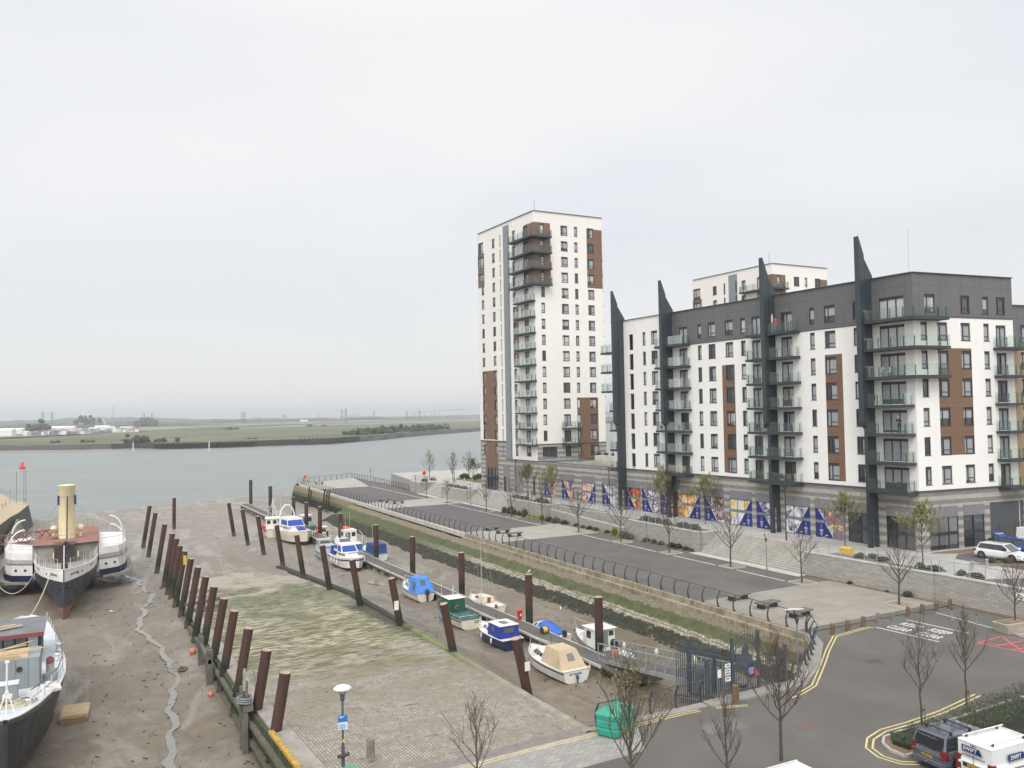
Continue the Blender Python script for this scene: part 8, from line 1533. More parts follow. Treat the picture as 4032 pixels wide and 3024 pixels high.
def grey_ship():
 s = thing('grey_ship', 'old grey ship with planks on its deckhouse, cut off at the left edge', 'ship', (-51.35, 5.7, -3.8)); o = s.location; X = -51.35
 mk = M('hull_black_blue', (.028, .031, .036), .5, .35, .8, obj=False, grime=(.09, .10, .11, .5)); mdk = M('deck_pale', (.56, .585, .60), .55, .08, 1, obj=False, grime=(.36, .39, .41, .5)); mg = M('ship_grey', (.245, .265, .27), .6, .12, .8, obj=False, grime=(.32, .33, .32, .4)); mw = _M['ship_white']; mply = M('plywood', (.50, .36, .21), .8, .18, 2, obj=False); mdark = M('bridge_dark', (.035, .042, .050), .6, .2, 1.5, obj=False); mroof = M('bridge_roof', (.16, .165, .175), .85, .2, 1, obj=False)
 Ys = [0, .5, 1.2, 2.4, 4, 5.2, 6.5, 9, 12, 15, 20, 24, 27, 28]
 def hw(y): return interp(y, [0, .5, 1.2, 2.4, 4, 5.2, 6.5, 9, 12, 15, 20, 24, 27, 28], [.12, .65, 1.05, 1.6, 2.1, 2.5, 2.85, 3.05, 3.02, 2.75, 2.25, 1.7, .9, .3])
 def cx(y): return interp(y, [0, 6], [-50.88, -51.35])
 def sh(y): return interp(y, [0, 4, 9, 33], [.95, .75, .6, .6])
 R = []
 for y in Ys:
  w, z = hw(y), sh(y); b = w*interp(y, [0, 2, 8, 14], [.35, .3, .62, .85]); row = [(w, z), (w, z-.28), (lerp(w, b, .55), -1.6), (b, -3.0), (.05, -4.1)]; rk = interp(y, [0, 4], [.5, 0])
  R.append([(cx(y)+a, 5.7+y+rk*(k/4), c) for k, (a, c) in enumerate(row)]+[(cx(y)-a, 5.7+y+rk*((4-k)/4), c) for k, (a, c) in enumerate(row[::-1])])
 mb = MB(); mb.loft(R, mk, closed=False, mats=[m_dkgrey, mk, mk, m_foul, m_foul, m_foul, mk, mk, m_dkgrey]); mb.loft([R[0][:5], R[0][:4:-1]], mk, closed=False); mb.build('hull', s, o)
 mb = MB(); mb.loft([[(cx(y)-hw(y)+.02, 5.7+y, sh(y)+.01), (cx(y)+hw(y)-.02, 5.7+y, sh(y)+.01)] for y in Ys], mdk, closed=False)
 for sx in (-1, 1): mb.tube([(cx(y)+sx*hw(y), 5.7+y, sh(y)+.02) for y in Ys], .07, mw, 5)
 mb.build('deck', s, o)
 mb = MB(); mb.box(X-3.3, -49.57, 12.1, 14.8, .6, 2.45, mg)
 for x in (-52.3, -51.35, -50.9, -50.25, -49.66): mb.box(x-.05, x+.05, 12.04, 12.1, .6, 2.45, mg)
 mb.build('deckhouse', s, o)
 for x in (-52.05, -50.62): mb = MB(); mb.tube([(x, 12.09, 1.85), (x, 12.02, 1.85)], .16, m_foul, 16); mb.build('porthole', s, o)
 mb = MB(); mb.box(X-2.5, -50.57, 9.6, 10.5, .6, 1.67, mg); mb.box(X-2.5, -50.52, 9.55, 10.5, 1.67, 1.70, mdk); mb.build('low_house', s, o)
 mb = MB(); mb.box(X-3.3, -49.75, 18.0, 22.5, .6, 1.2, mdark); mb.box(X-3.3, -49.75, 18.6, 22.5, 1.2, 2.5, mdark); mb.box(X-3.4, -49.55, 17.7, 22.8, 2.5, 2.68, mroof); mb.box(X-3.4, -49.55, 17.66, 17.7, 2.42, 2.68, M('red_edge', (.22, .05, .05), .6)); mb.build('bridge', s, o)
 for k in range(6): x0 = -53.9+k*.68; mb = MB(); mb.box(x0, x0+.56, 18.52, 18.58, 1.35, 2.3, M('bridge_pane', (.16, .20, .20), .2, .3, 1.5, coat=.6) if k < 5 else M('pale_pane', (.45, .52, .50), .3)); mb.build('bridge_window', s, o)
 rnd = random.Random(4)
 for i, (x0, y0, x1, y1, z) in enumerate(((-54.6, 18.3, -50.9, 19.8, 2.72), (-54.6, 19.2, -51.3, 20.2, 2.72), (-54.6, 12.6, -49.3, 13.4, 2.55), (-54.2, 13.1, -50.4, 14.9, 2.5), (-54.4, 12.9, -50.6, 12.4, 2.5), (-51.5, 14.5, -50.1, 15.8, 2.5))):
  mb = MB(); mb.bar((x0, y0, z+.06*i % .2), (x1, y1, z+.1), .28 if i < 2 else .14, .04, mply); tag(mb.build('plank'), f'loose timber plank on the grey ship, {["across the bridge roof", "second on the bridge roof", "longest on the grey deckhouse", "crossing the deckhouse planks", "low at the deckhouse edge", "leaning towards the bridge"][i]}', 'plank', 'planks on the grey ship')
 mb = MB(); mb.box(-53.8, -50.2, 12.3, 14.6, 2.46, 2.5, mply); tag(mb.build('plywood_sheet'), 'plywood sheeting laid over the grey deckhouse roof', 'plywood')
 mb = MB(); mb.tube([(-50.92, 6.9, .8), (-50.9, 7.1, 3.6)], .05, mw, 8); [mb.tube([(-50.9, 7.0, 2.2), (x, y, .75)], .035, mw, 6) for x, y in ((-51.35, 6.6), (-50.45, 6.6), (-51.0, 8.2))]; mb.box(-51.1, -50.65, 6.9, 7.05, 1.7, 1.9, mw); mb.box(-51.0, -50.8, 7.0, 7.2, 3.55, 3.65, mw); mb.build('foremast', s, o)
 for sx in (1,): rails(s, [Vector((cx(y)+sx*(hw(y)-.12), 5.7+y, sh(y)))-o for y in (1.8, 4, 6.5, 9.5, 13, 18, 24)], .95, mw, m_dkgrey, 1.5, (.5,), .03)
 for x, y, r, h in ((-49.75, 8.6, .14, .45), (-49.95, 8.3, .14, .45), (-49.2, 11.0, .13, .4), (-49.1, 11.5, .13, .4), (-48.8, 13.4, .12, .35), (-48.75, 14.6, .12, .35), (-48.75, 20.5, .22, .5), (-48.8, 18.0, .14, .4)): mb = MB(); mb.lathe([(r, 0), (r*.8, h*.2), (r*.75, h*.75), (r*1.15, h*.85), (r*1.1, h), (.001, h)], mw, (x, y, .66), 12); mb.build('bollard', s, o)
 mb = MB(); mb.tube([(-49.1, 14.6, .6), (-49.1, 14.6, 1.3), (-49.1, 14.3, 1.6)], .24, mw, 12, cap=False); mb.tube([(-49.1, 14.3, 1.6), (-49.1, 14.22, 1.66)], .23, M('vent_red', (.18, .02, .02), .5), 12); mb.lathe([(.42, 0), (.42, .45), (.3, .5), (.001, .5)], mg, (-49.05, 13.2, .62), 16); mb.build('ventilator', s, o)
 mb = MB(); mb.hexa([(-49.4, 10.4, .63), (-48.4, 10.9, .63), (-48.5, 11.7, .63), (-49.5, 11.3, .63), (-49.4, 10.4, .9), (-48.4, 10.9, .75), (-48.5, 11.7, .8), (-49.5, 11.3, 1.0)], mw); tag(mb.build('white_sheet'), 'loose white sheet lying on the grey ship side deck', 'sheet')
 mb = MB(); rnd = random.Random(8)
 for k in range(26):
  cx, cy = rnd.uniform(-51.8, -50.1), rnd.uniform(8.0, 9.3); a0 = rnd.uniform(0, 6); rr = rnd.uniform(.25, .7); mb.tube([(cx+rr*math.cos(a0+a*.35), cy+rr*.5*math.sin(a0+a*.35), .76+rnd.uniform(0, .12)) for a in range(12)], .04, m_ovl if k % 3 else M('rope_brown', (.16, .10, .07), .9), 5)
 tag(mb.build('rope_pile'), 'tangled pile of beige and brown rope on the grey ship foredeck', 'rope')
 r = thing('raft', 'wooden raft float lying alongside the grey ship', 'raft', (-47.75, 19.5, -3.7), rad(-4)); mb = MB(); mb.box(-.85, .85, -1.3, 1.3, .1, .4, mply); mb.box(-.8, .8, -1.25, 1.25, .4, .46, mply, .02); mb.build('platform', r); mb = MB(); mb.box(-.8, .8, -1.35, -1.3, -.1, .3, M('raft_float', (.30, .2, .12), .8)); mb.build('side', r)
grey_ship()
def left_quay():
 mc = M('quay_concrete', (.40, .32, .215), .9, .15, .3, obj=False, grime=(.30, .26, .2, .6)); mt = M('sheet_piling', (.075, .075, .06), .85, .35, 1.2, obj=False, grime=(.04, .055, .02, .8)); mst = M('rusty_steel', (.16, .065, .04), .8, .3, 1.5, obj=False)
 q = thing('left_quay', 'sandy coloured quay with dark sheet piling at the left edge of the picture', 'quay', (-66, 120, 0)); o = q.location
 top = [(-80, 182), (-63.8, 176), (-59.6, 154), (-57.6, 150), (-56.7, 143), (-57.4, 128), (-58.3, 120), (-59.2, 104), (-60, 80), (-57.5, 60), (-80, 60)]
 mb = MB(); mb.prism(top[::-1], -.5, .25, mc); mb.build('deck', q, o)
 mb = MB(); k = 1.0; mb.loft([[(x+dx*(1 if x > -79 else 0), y, z) for x, y in top[:-1]] for dx, z in ((.0, .2), (.9, -4.4))], mt, closed=False); mb.build('sheet_pile_face', q, o)
 mb = MB(); mb.hexa([(-57.6, 100, -4.4), (-55.2, 100, -4.4), (-55.6, 124, -4.4), (-57.6, 124, -4.4), (-57.6, 100, -1.8), (-56.8, 100, -1.9), (-57.2, 124, -.5), (-57.6, 124, -.5)], M('weedy_ramp', (.17, .16, .11), .9, .3, 1, obj=False, grime=(.06, .085, .03, .9))); mb.build('weedy_ramp', q, o)
 mb = MB(); [mb.bar((-60.5, y, .25), (-60.5, y, 1.3), .08, .08, mst) for y in range(108, 150, 7)]; mb.build('bollard_posts', q, o)
 mb = MB(); mb.tube([(-57.8, 150, .25), (-58, 160, .25)], .05, mst)
 for x, y, h in ((-59.0, 147, 6.5), (-57.6, 145, 6.8), (-57.2, 144, 6.9), (-60.1, 147, 3.2)): mb.tube([(x, y, .2), (x, y, h)], .05, m_lg, 5)
 mb.build('mast_poles', q, o)
 rails(q, [Vector(p)-Vector(o) for p in ((-72, 178, .25), (-63.8, 175.5, .25), (-59.7, 153.5, .25))], 1.1, m_lg, m_lg, 3.5, (.5,), .03)
 g = thing('linkspan', 'rusty steel lattice walkway from the left quay to the steamer', 'walkway', (-57.5, 74, .5)); o = g.location; mb = MB(); a, b = Vector((-60, 82, .3)), Vector((-50.3, 70.2, 2.2)); wv = Vector((.9, 1.0, 0))
 for off in (Vector(), wv):
  mb.bar(a+off, b+off, .12, .16, mst); mb.bar(a+off+Vector((0, 0, 1.1)), b+off+Vector((0, 0, 1.1)), .1, .1, mst)
  for k in range(10): p, r_ = a.lerp(b, k/10)+off, a.lerp(b, (k+1)/10)+off; mb.bar(p+Vector((0, 0, 1.1 if k % 2 else 0)), r_+Vector((0, 0, 0 if k % 2 else 1.1)), .08, .08, mst)
 mb.build('truss', g, o); mb = MB(); mb.hexa([a, a+wv, b+wv, b, a+Vector((0, 0, .06)), a+wv+Vector((0, 0, .06)), b+wv+Vector((0, 0, .06)), b+Vector((0, 0, .06))], mt); mb.build('deck', g, o)
 w = thing('timber_jetty', 'dark timber and rusty steel jetty beside the steamer at the left edge', 'jetty', (-57.5, 72, -3.8)); o = w.location; mb = MB()
 for y in range(58, 84, 3): mb.box(-57.4, -57.0, y, y+.4, -4.3, -.4, mt); mb.box(-58.6, -58.2, y, y+.4, -4.3, 1.2, mst)
 mb.build('piles', w, o); mb = MB(); mb.box(-62, -56.9, 57, 84, -.5, -.2, mt); mb.box(-59.5, -57.2, 74, 82, -.2, 1.2, mst); mb.build('platform', w, o)
left_quay()
# ------------------------------------------------------------------ far shore things
def far_things():
 mt = M('wharf_timber', (.045, .042, .04), .9, .3, .2, obj=False); r = thing('timber_wharf', 'long derelict black timber wharf on the far bank of the river', 'wharf', (14, 556, -4)); o = r.location
 mb = MB(); X = -4
 def Y(x): return fsY(x)-2
 while X < 62: mb.box(X-.25, X+.25, Y(X)-.5, Y(X), -4.4, .2+.5*math.sin(X*2), mt); X += 2.2
 mb.build('piles', r, o); mb = MB(); mb.loft([[(x, Y(x)-.6, -.5+.5*mnoise.noise(Vector((x*.2, 0, 0)))), (x, Y(x)+5, .3)] for x in range(-4, 62, 2)], mt, closed=False); mb.loft([[(x, Y(x)+3, -4.4), (x, Y(x)+3, .2)] for x in range(-30, 150, 3)], mt, closed=False); mb.build('decking', r, o)
 r = thing('timber_wharf', 'second stretch of broken timber wharf farther right on the far bank', 'wharf', (130, 575, -4)); o = r.location; mb = MB(); X = 92
 while X < 146: mb.box(X-.25, X+.25, Y(X)-.5, Y(X), -4.4, .8+.8*math.sin(X*2), mt); X += 3
 mb.loft([[(x, Y(x)-.4, -3.2), (x, Y(x)-.4, .4)] for x in range(96, 144, 3)], mt, closed=False); mb.build('piles', r, o)
 b = thing('channel_buoy', 'red channel buoy floating in the river, left', 'buoy', (-70.5, 371, -3.95)); red = M('buoy_red', (.66, .04, .05), .45, .08, 1); mb = MB(); mb.lathe([(.8, -.4), (1.15, .1), (1.2, .9), (.95, 1.3), (.001, 1.3)], red, seg=18); mb.build('float', b); mb = MB(); mb.lathe([(.6, 1.3), (.5, 2.9), (.42, 3.0), (.001, 3.05)], red, seg=14); mb.build('tower', b)
 # pylons
 mp = M('pylon_steel', (.10, .11, .12), .7, .1, .1, obj=False)
 def pylon(h=50):
  mb = MB(); w = h*.09; t = .5
  for sx in (-1, 1):
   for sy in (-1, 1): mb.bar((sx*w, sy*w, 0), (sx*w*.16, sy*w*.16, h), t, t, mp)
  for k in range(8):
   z0, z1 = h*k/8, h*(k+1)/8; a, b_ = lerp(w, w*.16, k/8), lerp(w, w*.16, (k+1)/8)
   for s in (-1, 1): mb.bar((-a*s, -a, z0), (b_*s, -b_, z1), .3, .3, mp); mb.bar((-a, a*s, z0), (-b_, -b_*s, z1), .3, .3, mp)
  for f, l in ((.66, .16), (.79, .21), (.91, .14)): mb.bar((-h*l, 0, h*f), (h*l, 0, h*f), .5, .5, mp); mb.bar((-h*l, 0, h*f), (0, 0, h*(f+.05)), .3, .3, mp); mb.bar((h*l, 0, h*f), (0, 0, h*(f+.05)), .3, .3, mp)
  o = mb.build('pylon'); d = o.data; bpy.data.objects.remove(o); return d
 pm = pylon(); SP = [(169, 1621, 3000, 'left of the far left pair'), (206, 1621, 3000, 'right of the far left pair'), (567, 1626, 3100, 'left of the second pair'), (598, 1626, 3100, 'right of the second pair'), (953, 1621, 2700, 'left of the dark central pair'), (963, 1621, 2700, 'right of the dark central pair'), (1001, 1635, 4000, 'small and faint, right of the central pair'), (1253, 1628, 3500, 'thin and alone before the power station'), (1345, 1610, 3000, 'faint tall one beside the largest'), (1361, 1608, 2100, 'largest and darkest'), (1471, 1617, 2900, 'right of the power station'), (1601, 1617, 2700, 'before the conveyor on the right'), (1651, 1614, 2500, 'crossing the end of the long conveyor')]
 for x, yt, d, lab in SP:
  p = far(x, d); top = far(x, d, yt).z; o = link('pylon', pm, None, (p.x, p.y, -2)); s = (top+2)/50; o.scale = (s, s, s); o.rotation_euler = (0, 0, .6); tag(o, 'hazy electricity pylon on the skyline, '+lab, 'pylon', 'pylons on the skyline')
 # the small port and boatyard across the water, left
 mw = M('shed_white', (.75, .75, .73), .6, .05, .1, obj=False); mg = M('shed_grey', (.33, .35, .36), .6, .1, .1, obj=False); mc = M('shed_cream', (.62, .55, .38), .6, .1, .1, obj=False)
 L = [(22, 1702, 22, 9, 1300, mw, 'white shed at the very left edge of the far town'), (42, 1697, 40, 8, 1500, mw, 'long white-roofed shed above the left mudflat'), (90, 1700, 26, 5, 1500, mg, 'grey shed right of the long white roof'), (108, 1706, 5, 5, 1300, mw, 'tiny white box at the boatyard edge'), (240, 1696, 46, 9, 1600, mw, 'broad pale warehouse in the middle of the boatyard'), (210, 1702, 30, 5, 1550, mc, 'cream warehouse in the boatyard'), (268, 1700, 22, 4, 1550, mw, 'low white shed right of the warehouse'), (300, 1703, 18, 5, 1600, mg, 'low grey boatyard shed'), (180, 1704, 24, 6, 1500, mg, 'grey boatyard shed left of the warehouses'), (372, 1700, 16, 5, 1700, mw, 'small white shed right of the boatyard'), (405, 1699, 26, 8, 1750, mw, 'white ship-like building by the yard crane'), (430, 1700, 20, 5, 1750, mw, 'long low white building right of the crane'), (500, 1700, 22, 5, 1750, mw, 'white huts at the right end of the boatyard'), (575, 1671, 26, 10, 3000, mw, 'white farm building on the hazy hillside'), (1196, 1667, 26, 7, 3000, mw, 'white building among far trees before the power station')]
 for x, y, w, h, d, m, lab in L:
  p = far(x, d); r = thing('far_building', lab, 'building', (p.x, p.y, -1.5), rad(-22)); mb = MB(); mb.box(-w/2, w/2, -6, 6, -2, h*.72, m); mb.build('wall', r); mb = MB(); mb.extr([(-w/2-.4, -6.5, h*.72), (-w/2-.4, 0, h), (-w/2-.4, 6.5, h*.72)], (w+.8, 0, 0), mg if m is not mw else mw); mb.build('roof', r)
 rnd = random.Random(2); mb = MB()
 cols = [mw, mg, mc, M('car_red_far', (.4, .1, .1), .5, obj=False), M('car_blue_far', (.1, .15, .3), .5, obj=False)]
 for _ in range(260):
  p = far(rnd.choice([rnd.uniform(70, 540), rnd.uniform(160, 330)]), rnd.uniform(1300, 1650)); w = rnd.uniform(1.5, 5); mb.box(p.x-w, p.x+w, p.y-2, p.y+2, -2.5, rnd.uniform(.5, 3), rnd.choice(cols))
 tag(mb.build('boatyard_clutter'), 'small boats, cars and huts massed in the far boatyard', 'boatyard', kind='stuff')
 for x, d, h, lab in ((427, 1700, 34, 'pale slanting dockside crane in the far boatyard'), (445, 1700, 52, 'tall thin mast-like crane in the far boatyard')):
  p = far(x, d); mb = MB(); mb.bar((p.x, p.y, -2), (p.x-(12 if h == 34 else 0), p.y, h-10), 1.2, 1.2, mw if h == 34 else mg); mb.bar((p.x-4, p.y, 2), (p.x+4, p.y, 2), 4, 5, mw); tag(mb.build('crane'), lab, 'crane')
 # power station, conveyor, block
 r = thing('power_station', 'faint grey power station with a row of stacks on the skyline', 'power station', tuple(far(1400, 4600))[:2]+(-2,), rad(-25)); r.scale = (.42, .42, .5); ms = M('station_grey', (.34, .36, .39), .8, .1, .05, obj=False); mb = MB(); mb.box(-90, 60, -25, 25, 0, 46, ms); mb.box(60, 190, -25, 25, 0, 30, ms); mb.build('turbine_hall', r)
 for k in range(6): mb = MB(); mb.lathe([(4, 46), (3, 74), (.01, 74)], ms, (-65+k*22, 0, 0), 8); mb.build('stack', r)
 a, b_ = far(1620, 3300), far(1832, 3000); r = thing('conveyor_bridge', 'long faint conveyor gallery on posts near the right of the skyline', 'conveyor', (a.x, a.y, -2)); mb = MB(); mb.bar(Vector((0, 0, 26)), Vector((b_.x-a.x, b_.y-a.y, 34)), 3, 2, ms); mb.build('gallery', r);
 for t in (.05, .25, .37, .45, .52, .6): mb = MB(); q = Vector((b_.x-a.x, b_.y-a.y, 0))*t; mb.bar((q.x, q.y, 0), (q.x, q.y, 26), 1.5, 1.5, ms); mb.build('post', r)
 for i, (x, d, w, h) in enumerate(((1500, 3600, 90, 14), (1560, 3600, 60, 12), (1440, 3600, 70, 16), (1300, 3800, 60, 13), (1345, 3500, 40, 18), (1120, 3500, 14, 30))):
  p = far(x, d); mb = MB(); mb.box(-w/2, w/2, -10, 10, -4, h*.7, ms); mb.box(-w/4, w/5, -8, 8, h*.7, h, ms); o = mb.build('far_building'); o.location = p; tag(o, f'faint grey industrial building on the skyline, {["widest one left of the conveyor", "under the conveyor start", "right of the power station", "left of the power station", "before the power station stacks", "lone narrow tower-like block"][i]}', 'building', 'faint industrial buildings')
 # scattered trees and bushes
 ml = M('far_leaf', (.045, .06, .03), 1, .4, .2); rr = random.Random(6)
 def bush(x, d, s, lab, grp, hs=1.0, z=None):
  p = far(x, d); mb = MB(); q = random.Random(int(x*7))
  for _ in range(26): mb.ball((q.gauss(0, s*.5), q.gauss(0, s*.35), abs(q.gauss(s*.38, s*.22))*hs), s*q.uniform(.16, .34), ml, 6, 4)
  o = mb.build('far_tree'); o.location = (p.x, p.y, p.z if z is None else z); tag(o, lab, 'tree', grp)
 for i, (x, d, s, hs, lab) in enumerate(((146, 1450, 14, 1.5, 'large dark tree at the left of the far boatyard'), (168, 1450, 11, 1.6, 'tall narrow tree right of the large one in the boatyard'), (225, 700, 4, .8, 'small bush on the left marsh edge'), (342, 690, 4.5, .8, 'dark bush on the marsh at the left centre'), (488, 700, 3.5, .8, 'low bush on the marsh near the wharf'), (541, 640, 7.5, 1, 'large brown bush above the left end of the wharf'), (628, 640, 6, .7, 'dark bush beside the wharf signal post'), (990, 640, 4, .8, 'bush above the middle of the wharf'), (908, 1150, 9, .5, 'low dark thicket on the marsh skyline'), (1218, 1350, 7, .6, 'small round bush on the marsh skyline, right'), (1275, 1350, 6, .6, 'tiny round bush on the marsh skyline, farther right'), (350, 2300, 22, 1.6, 'tall hazy tree on the left skyline'), (580, 2200, 26, .9, 'hazy dark clump on the middle slope'))): bush(x, d, s, lab, 'trees and bushes across the river', hs)
 for i in range(16):
  x = 1390+i*24+rr.uniform(-6, 6); bush(x, fsd(x)+38+rr.uniform(0, 30), rr.uniform(6, 10), f'{(["first", "second", "third", "fourth", "fifth", "sixth", "seventh", "eighth", "ninth", "tenth", "eleventh", "twelfth", "thirteenth", "fourteenth", "fifteenth", "sixteenth"])[i]} bush from the left in the green thicket on the far bank before the tower', 'thicket on the far bank', .8)
 mb = MB(); mb.box(-9, 9, -2, 2, 0, 3.2, M('faded_red', (.30, .16, .12), .8, obj=False)); o = mb.build('brick_ruin'); o.location = far(690, 720); tag(o, 'low faded red brick ruin on the marsh behind the wharf', 'ruin')
 for x, d, lab in ((524, 590, 'white signal post at the left end of the far wharf'), (822, 560, 'pale signal post on the middle of the far wharf'), (631, 650, 'pale post on the marsh behind the wharf')): p = far(x, d); mb = MB(); mb.box(-.22, .22, -.22, .22, -3, 3.2, mw); o = mb.build('signal_post'); o.location = p; tag(o, lab, 'post')
def far(x, d, y=None):
 """ground point (or height) in the direction of the photo column x at distance d"""
 u = (x-2016)/3270; yaw = math.atan2(.4595, .8882); b = -(((y if y is not None else 1512)-1512)/3270); R = -.0175; a = u*math.cos(R)-b*math.sin(R); bb_ = u*math.sin(R)+b*math.cos(R); P = math.atan(114/3270)
 f = Vector((a, math.cos(P)-bb_*math.sin(P), math.sin(P)+bb_*math.cos(P))); cy, sy = math.cos(yaw), math.sin(yaw); q = Vector((f.x*cy+f.y*sy, -f.x*sy+f.y*cy, f.z)); k = d/math.hypot(q.x, q.y); return Vector((CAM.x+q.x*k, CAM.y+q.y*k, -1.2 if y is None else CAM.z+q.z*k))
def fsd(x):
 for d in range(500, 1600, 6):
  p = far(x, d)
  if p.y > fsY(p.x): return d
 return 1600
far_things()
# ------------------------------------------------------------------ vehicles
m_tyre = M('tyre_rubber', (.018, .018, .019), .85, .2, 4); m_rim = M('wheel_rim', (.32, .33, .34), .35, .1, 4, metal=.6); m_tail = M('tail_red', (.17, .008, .010), .2, .1, 4, coat=1); m_head = M('head_lamp', (.55, .57, .6), .12, .05, 4, coat=1); m_plas = M('car_plastic', (.03, .031, .033), .65, .1, 3); m_cg = M('car_glass', (.018, .021, .024), .06, .1, 1, coat=1); m_pl_y = M('plate_yellow', (.62, .42, .04), .4, .05); m_ptxt = M('plate_black', (.01, .01, .01), .5)
def paint(n, c): return M(n, c, .28, .04, .6, coat=1)
def loft_car(mb, st, mat, ring): mb.loft([[(x, y, z) for y, z in ring(*r)] for x, *r in st], mat, cap=True, closed=True, smooth=False)
_whl = {}
def wheels(r, xs, w, R=.31):
 for x in xs:
  for s in (-1, 1):
   if R not in _whl:
    mb = MB(); mb.tube([(0, -.10, 0), (0, -.07, 0), (0, .07, 0), (0, .10, 0)], [R*.93, R, R, R*.93], m_tyre, 22); a = mb.build('wheel'); m2 = MB(); m2.tube([(0, -.115, 0), (0, -.09, 0)], [R*.60, R*.66], m_rim, 16)
    for k in range(5): q = k*2*math.pi/5; m2.bar((0, -.12, 0), (R*.62*math.cos(q), -.12, R*.62*math.sin(q)), .05, .02, m_rim, up=(0, 1, 0))
    b = m2.build('rim'); _whl[R] = (a.data, b.data); bpy.data.objects.remove(a); bpy.data.objects.remove(b)
   o = link('wheel', _whl[R][0], r, (x, s*(w-.12), R)); o.rotation_euler = (0, 0, math.pi if s > 0 else 0); link('rim', _whl[R][1], o)
def car(name, label, x, y, z, yaw, col, L, W_, H, belt, nose, roofx, kind='hatch', tail=True, cat='car', R=.31):
 """rear bumper at local x=0, nose at L; nose=(bonnet start, windscreen base); roofx=(rear roof edge, front roof edge)"""
 r = thing(name, label, cat, (x, y, z), rad(yaw)); w = W_/2
 def ring(hw, zb, zt): return [(-hw*.90, zb), (-hw, zb+.18), (-hw*1.0, zt-.22), (-hw*.95, zt-.03), (-hw*.80, zt), (hw*.80, zt), (hw*.95, zt-.03), (hw, zt-.22), (hw, zb+.18), (hw*.90, zb)]
 mb = MB(); b0, b1 = nose; st = [(0, w*.86, .35, belt-.18), (.06, w*.95, .24, belt-.05), (.45, w, .2, belt), (L*.5, w, .2, belt-.02), (b0, w, .2, belt-.05), (b0+(L-b0)*.55, w*.98, .2, belt-.16), (L-.22, w*.92, .22, belt-.34), (L, w*.74, .3, belt-.52)]
 loft_car(mb, st, col, ring); mb.build('body', r)
 mb = MB()
 rb, rf = roofx; zr = H
 def gh(hw, xa, xb, xc, xd): return None
 tw = .90 if kind == 'van' else (.80 if kind == 'mpv' else .74); g0 = [(.10 if kind != 'hatch' else .30, belt-.03), (rb, zr-.05), (rf, zr-.05), (b1, belt-.06)]
 mb.loft([[(g0[0][0], -w*.90, belt-.04), (g0[3][0], -w*.92, belt-.06), (g0[3][0], w*.92, belt-.06), (g0[0][0], w*.90, belt-.04)], [(g0[1][0], -w*tw, zr-.05), (g0[2][0], -w*tw*.97, zr-.05), (g0[2][0], w*tw*.97, zr-.05), (g0[1][0], w*tw, zr-.05)]], m_cg if kind != 'van' else col, cap=True); mb.build('windows' if kind != 'van' else 'cargo_body', r)
 mb = MB(); mb.loft([[(rb-.04, -w*tw, zr-.06), (rf+.04, -w*tw, zr-.06), (rf+.04, w*tw, zr-.06), (rb-.04, w*tw, zr-.06)], [(rb+.02, -w*(tw-.04), zr-.01), (rf-.06, -w*(tw-.04), zr-.01), (rf-.06, w*(tw-.04), zr-.01), (rb+.02, w*(tw-.04), zr-.01)], [(rb+.3, -w*.5, zr+.02), (rf-.4, -w*.5, zr+.02), (rf-.4, w*.5, zr+.02), (rb+.3, w*.5, zr+.02)]], col, cap=True)
 if kind != 'van':
  for s in (-1, 1):
   A = lambda xx, top: (xx, s*w*(tw+.005 if top else .915), zr-.05 if top else belt-.05); mb.bar(A(g0[0][0], 0), A(rb, 1), .10, .08, col); mb.bar(A(b1, 0), A(rf, 1), .07, .07, col); mb.bar(A(rb, 1), A(rf, 1), .06, .06, col)
   for f in ((.36, .64) if kind == 'mpv' else (.52,)): mb.bar(A(lerp(g0[0][0], b1, f), 0), A(lerp(rb, rf, f), 1), .07, .05, col if kind == 'mpv' and f < .4 else m_plas)
 mb.build('roof', r)
 wheels(r, (L*.17, L*.80), w, R)
 mb = MB(); mb.box(-.03, .10, -w*.80, w*.80, .30, .52, m_plas if kind == 'van' else col, .03); mb.box(L-.08, L+.03, -w*.62, w*.62, .28, .48, m_plas, .02)
 for xx in (L*.17, L*.80):
  for s in (-1, 1): mb.tube([(xx, s*(w-.10), R), (xx, s*(w+.004), R)], R*1.16, m_plas, 20)
 mb.build('bumper', r)
 for s in (-1, 1):
  mb = MB(); mb.box(L-.42, L-.12, s*w*.78-.16, s*w*.78+.16, belt-.42, belt-.28, m_head, .04); mb.build('headlight', r); mb = MB(); mb.box(b1-.25, b1-.05, s*(w+.10)-.09, s*(w+.10)+.09, belt-.03, belt+.13, col if kind != 'van' else m_plas, .03); mb.build('wing_mirror', r)
  if tail: mb = MB(); h0, h1 = (belt-.35, belt+.05) if kind == 'mpv' else ((.55, 1.15) if kind == 'van' else (belt-.3, belt-.08)); mb.hexa([(-.015, s*w*.66, h0), (-.015, s*w*.97, h0), (.25, s*w*1.01, h0), (.25, s*w*.7, h0), (.02, s*w*.72, h1), (.02, s*w*.95, h1), (.22, s*w*1.0, h1), (.22, s*w*.7, h1)], m_tail); mb.build('tail_light', r)
 mb = MB(); mb.box(-.05, -.03, -.27, .27, .62 if kind != 'van' else .75, .73 if kind != 'van' else .88, m_pl_y); mb.build('number_plate', r); return r
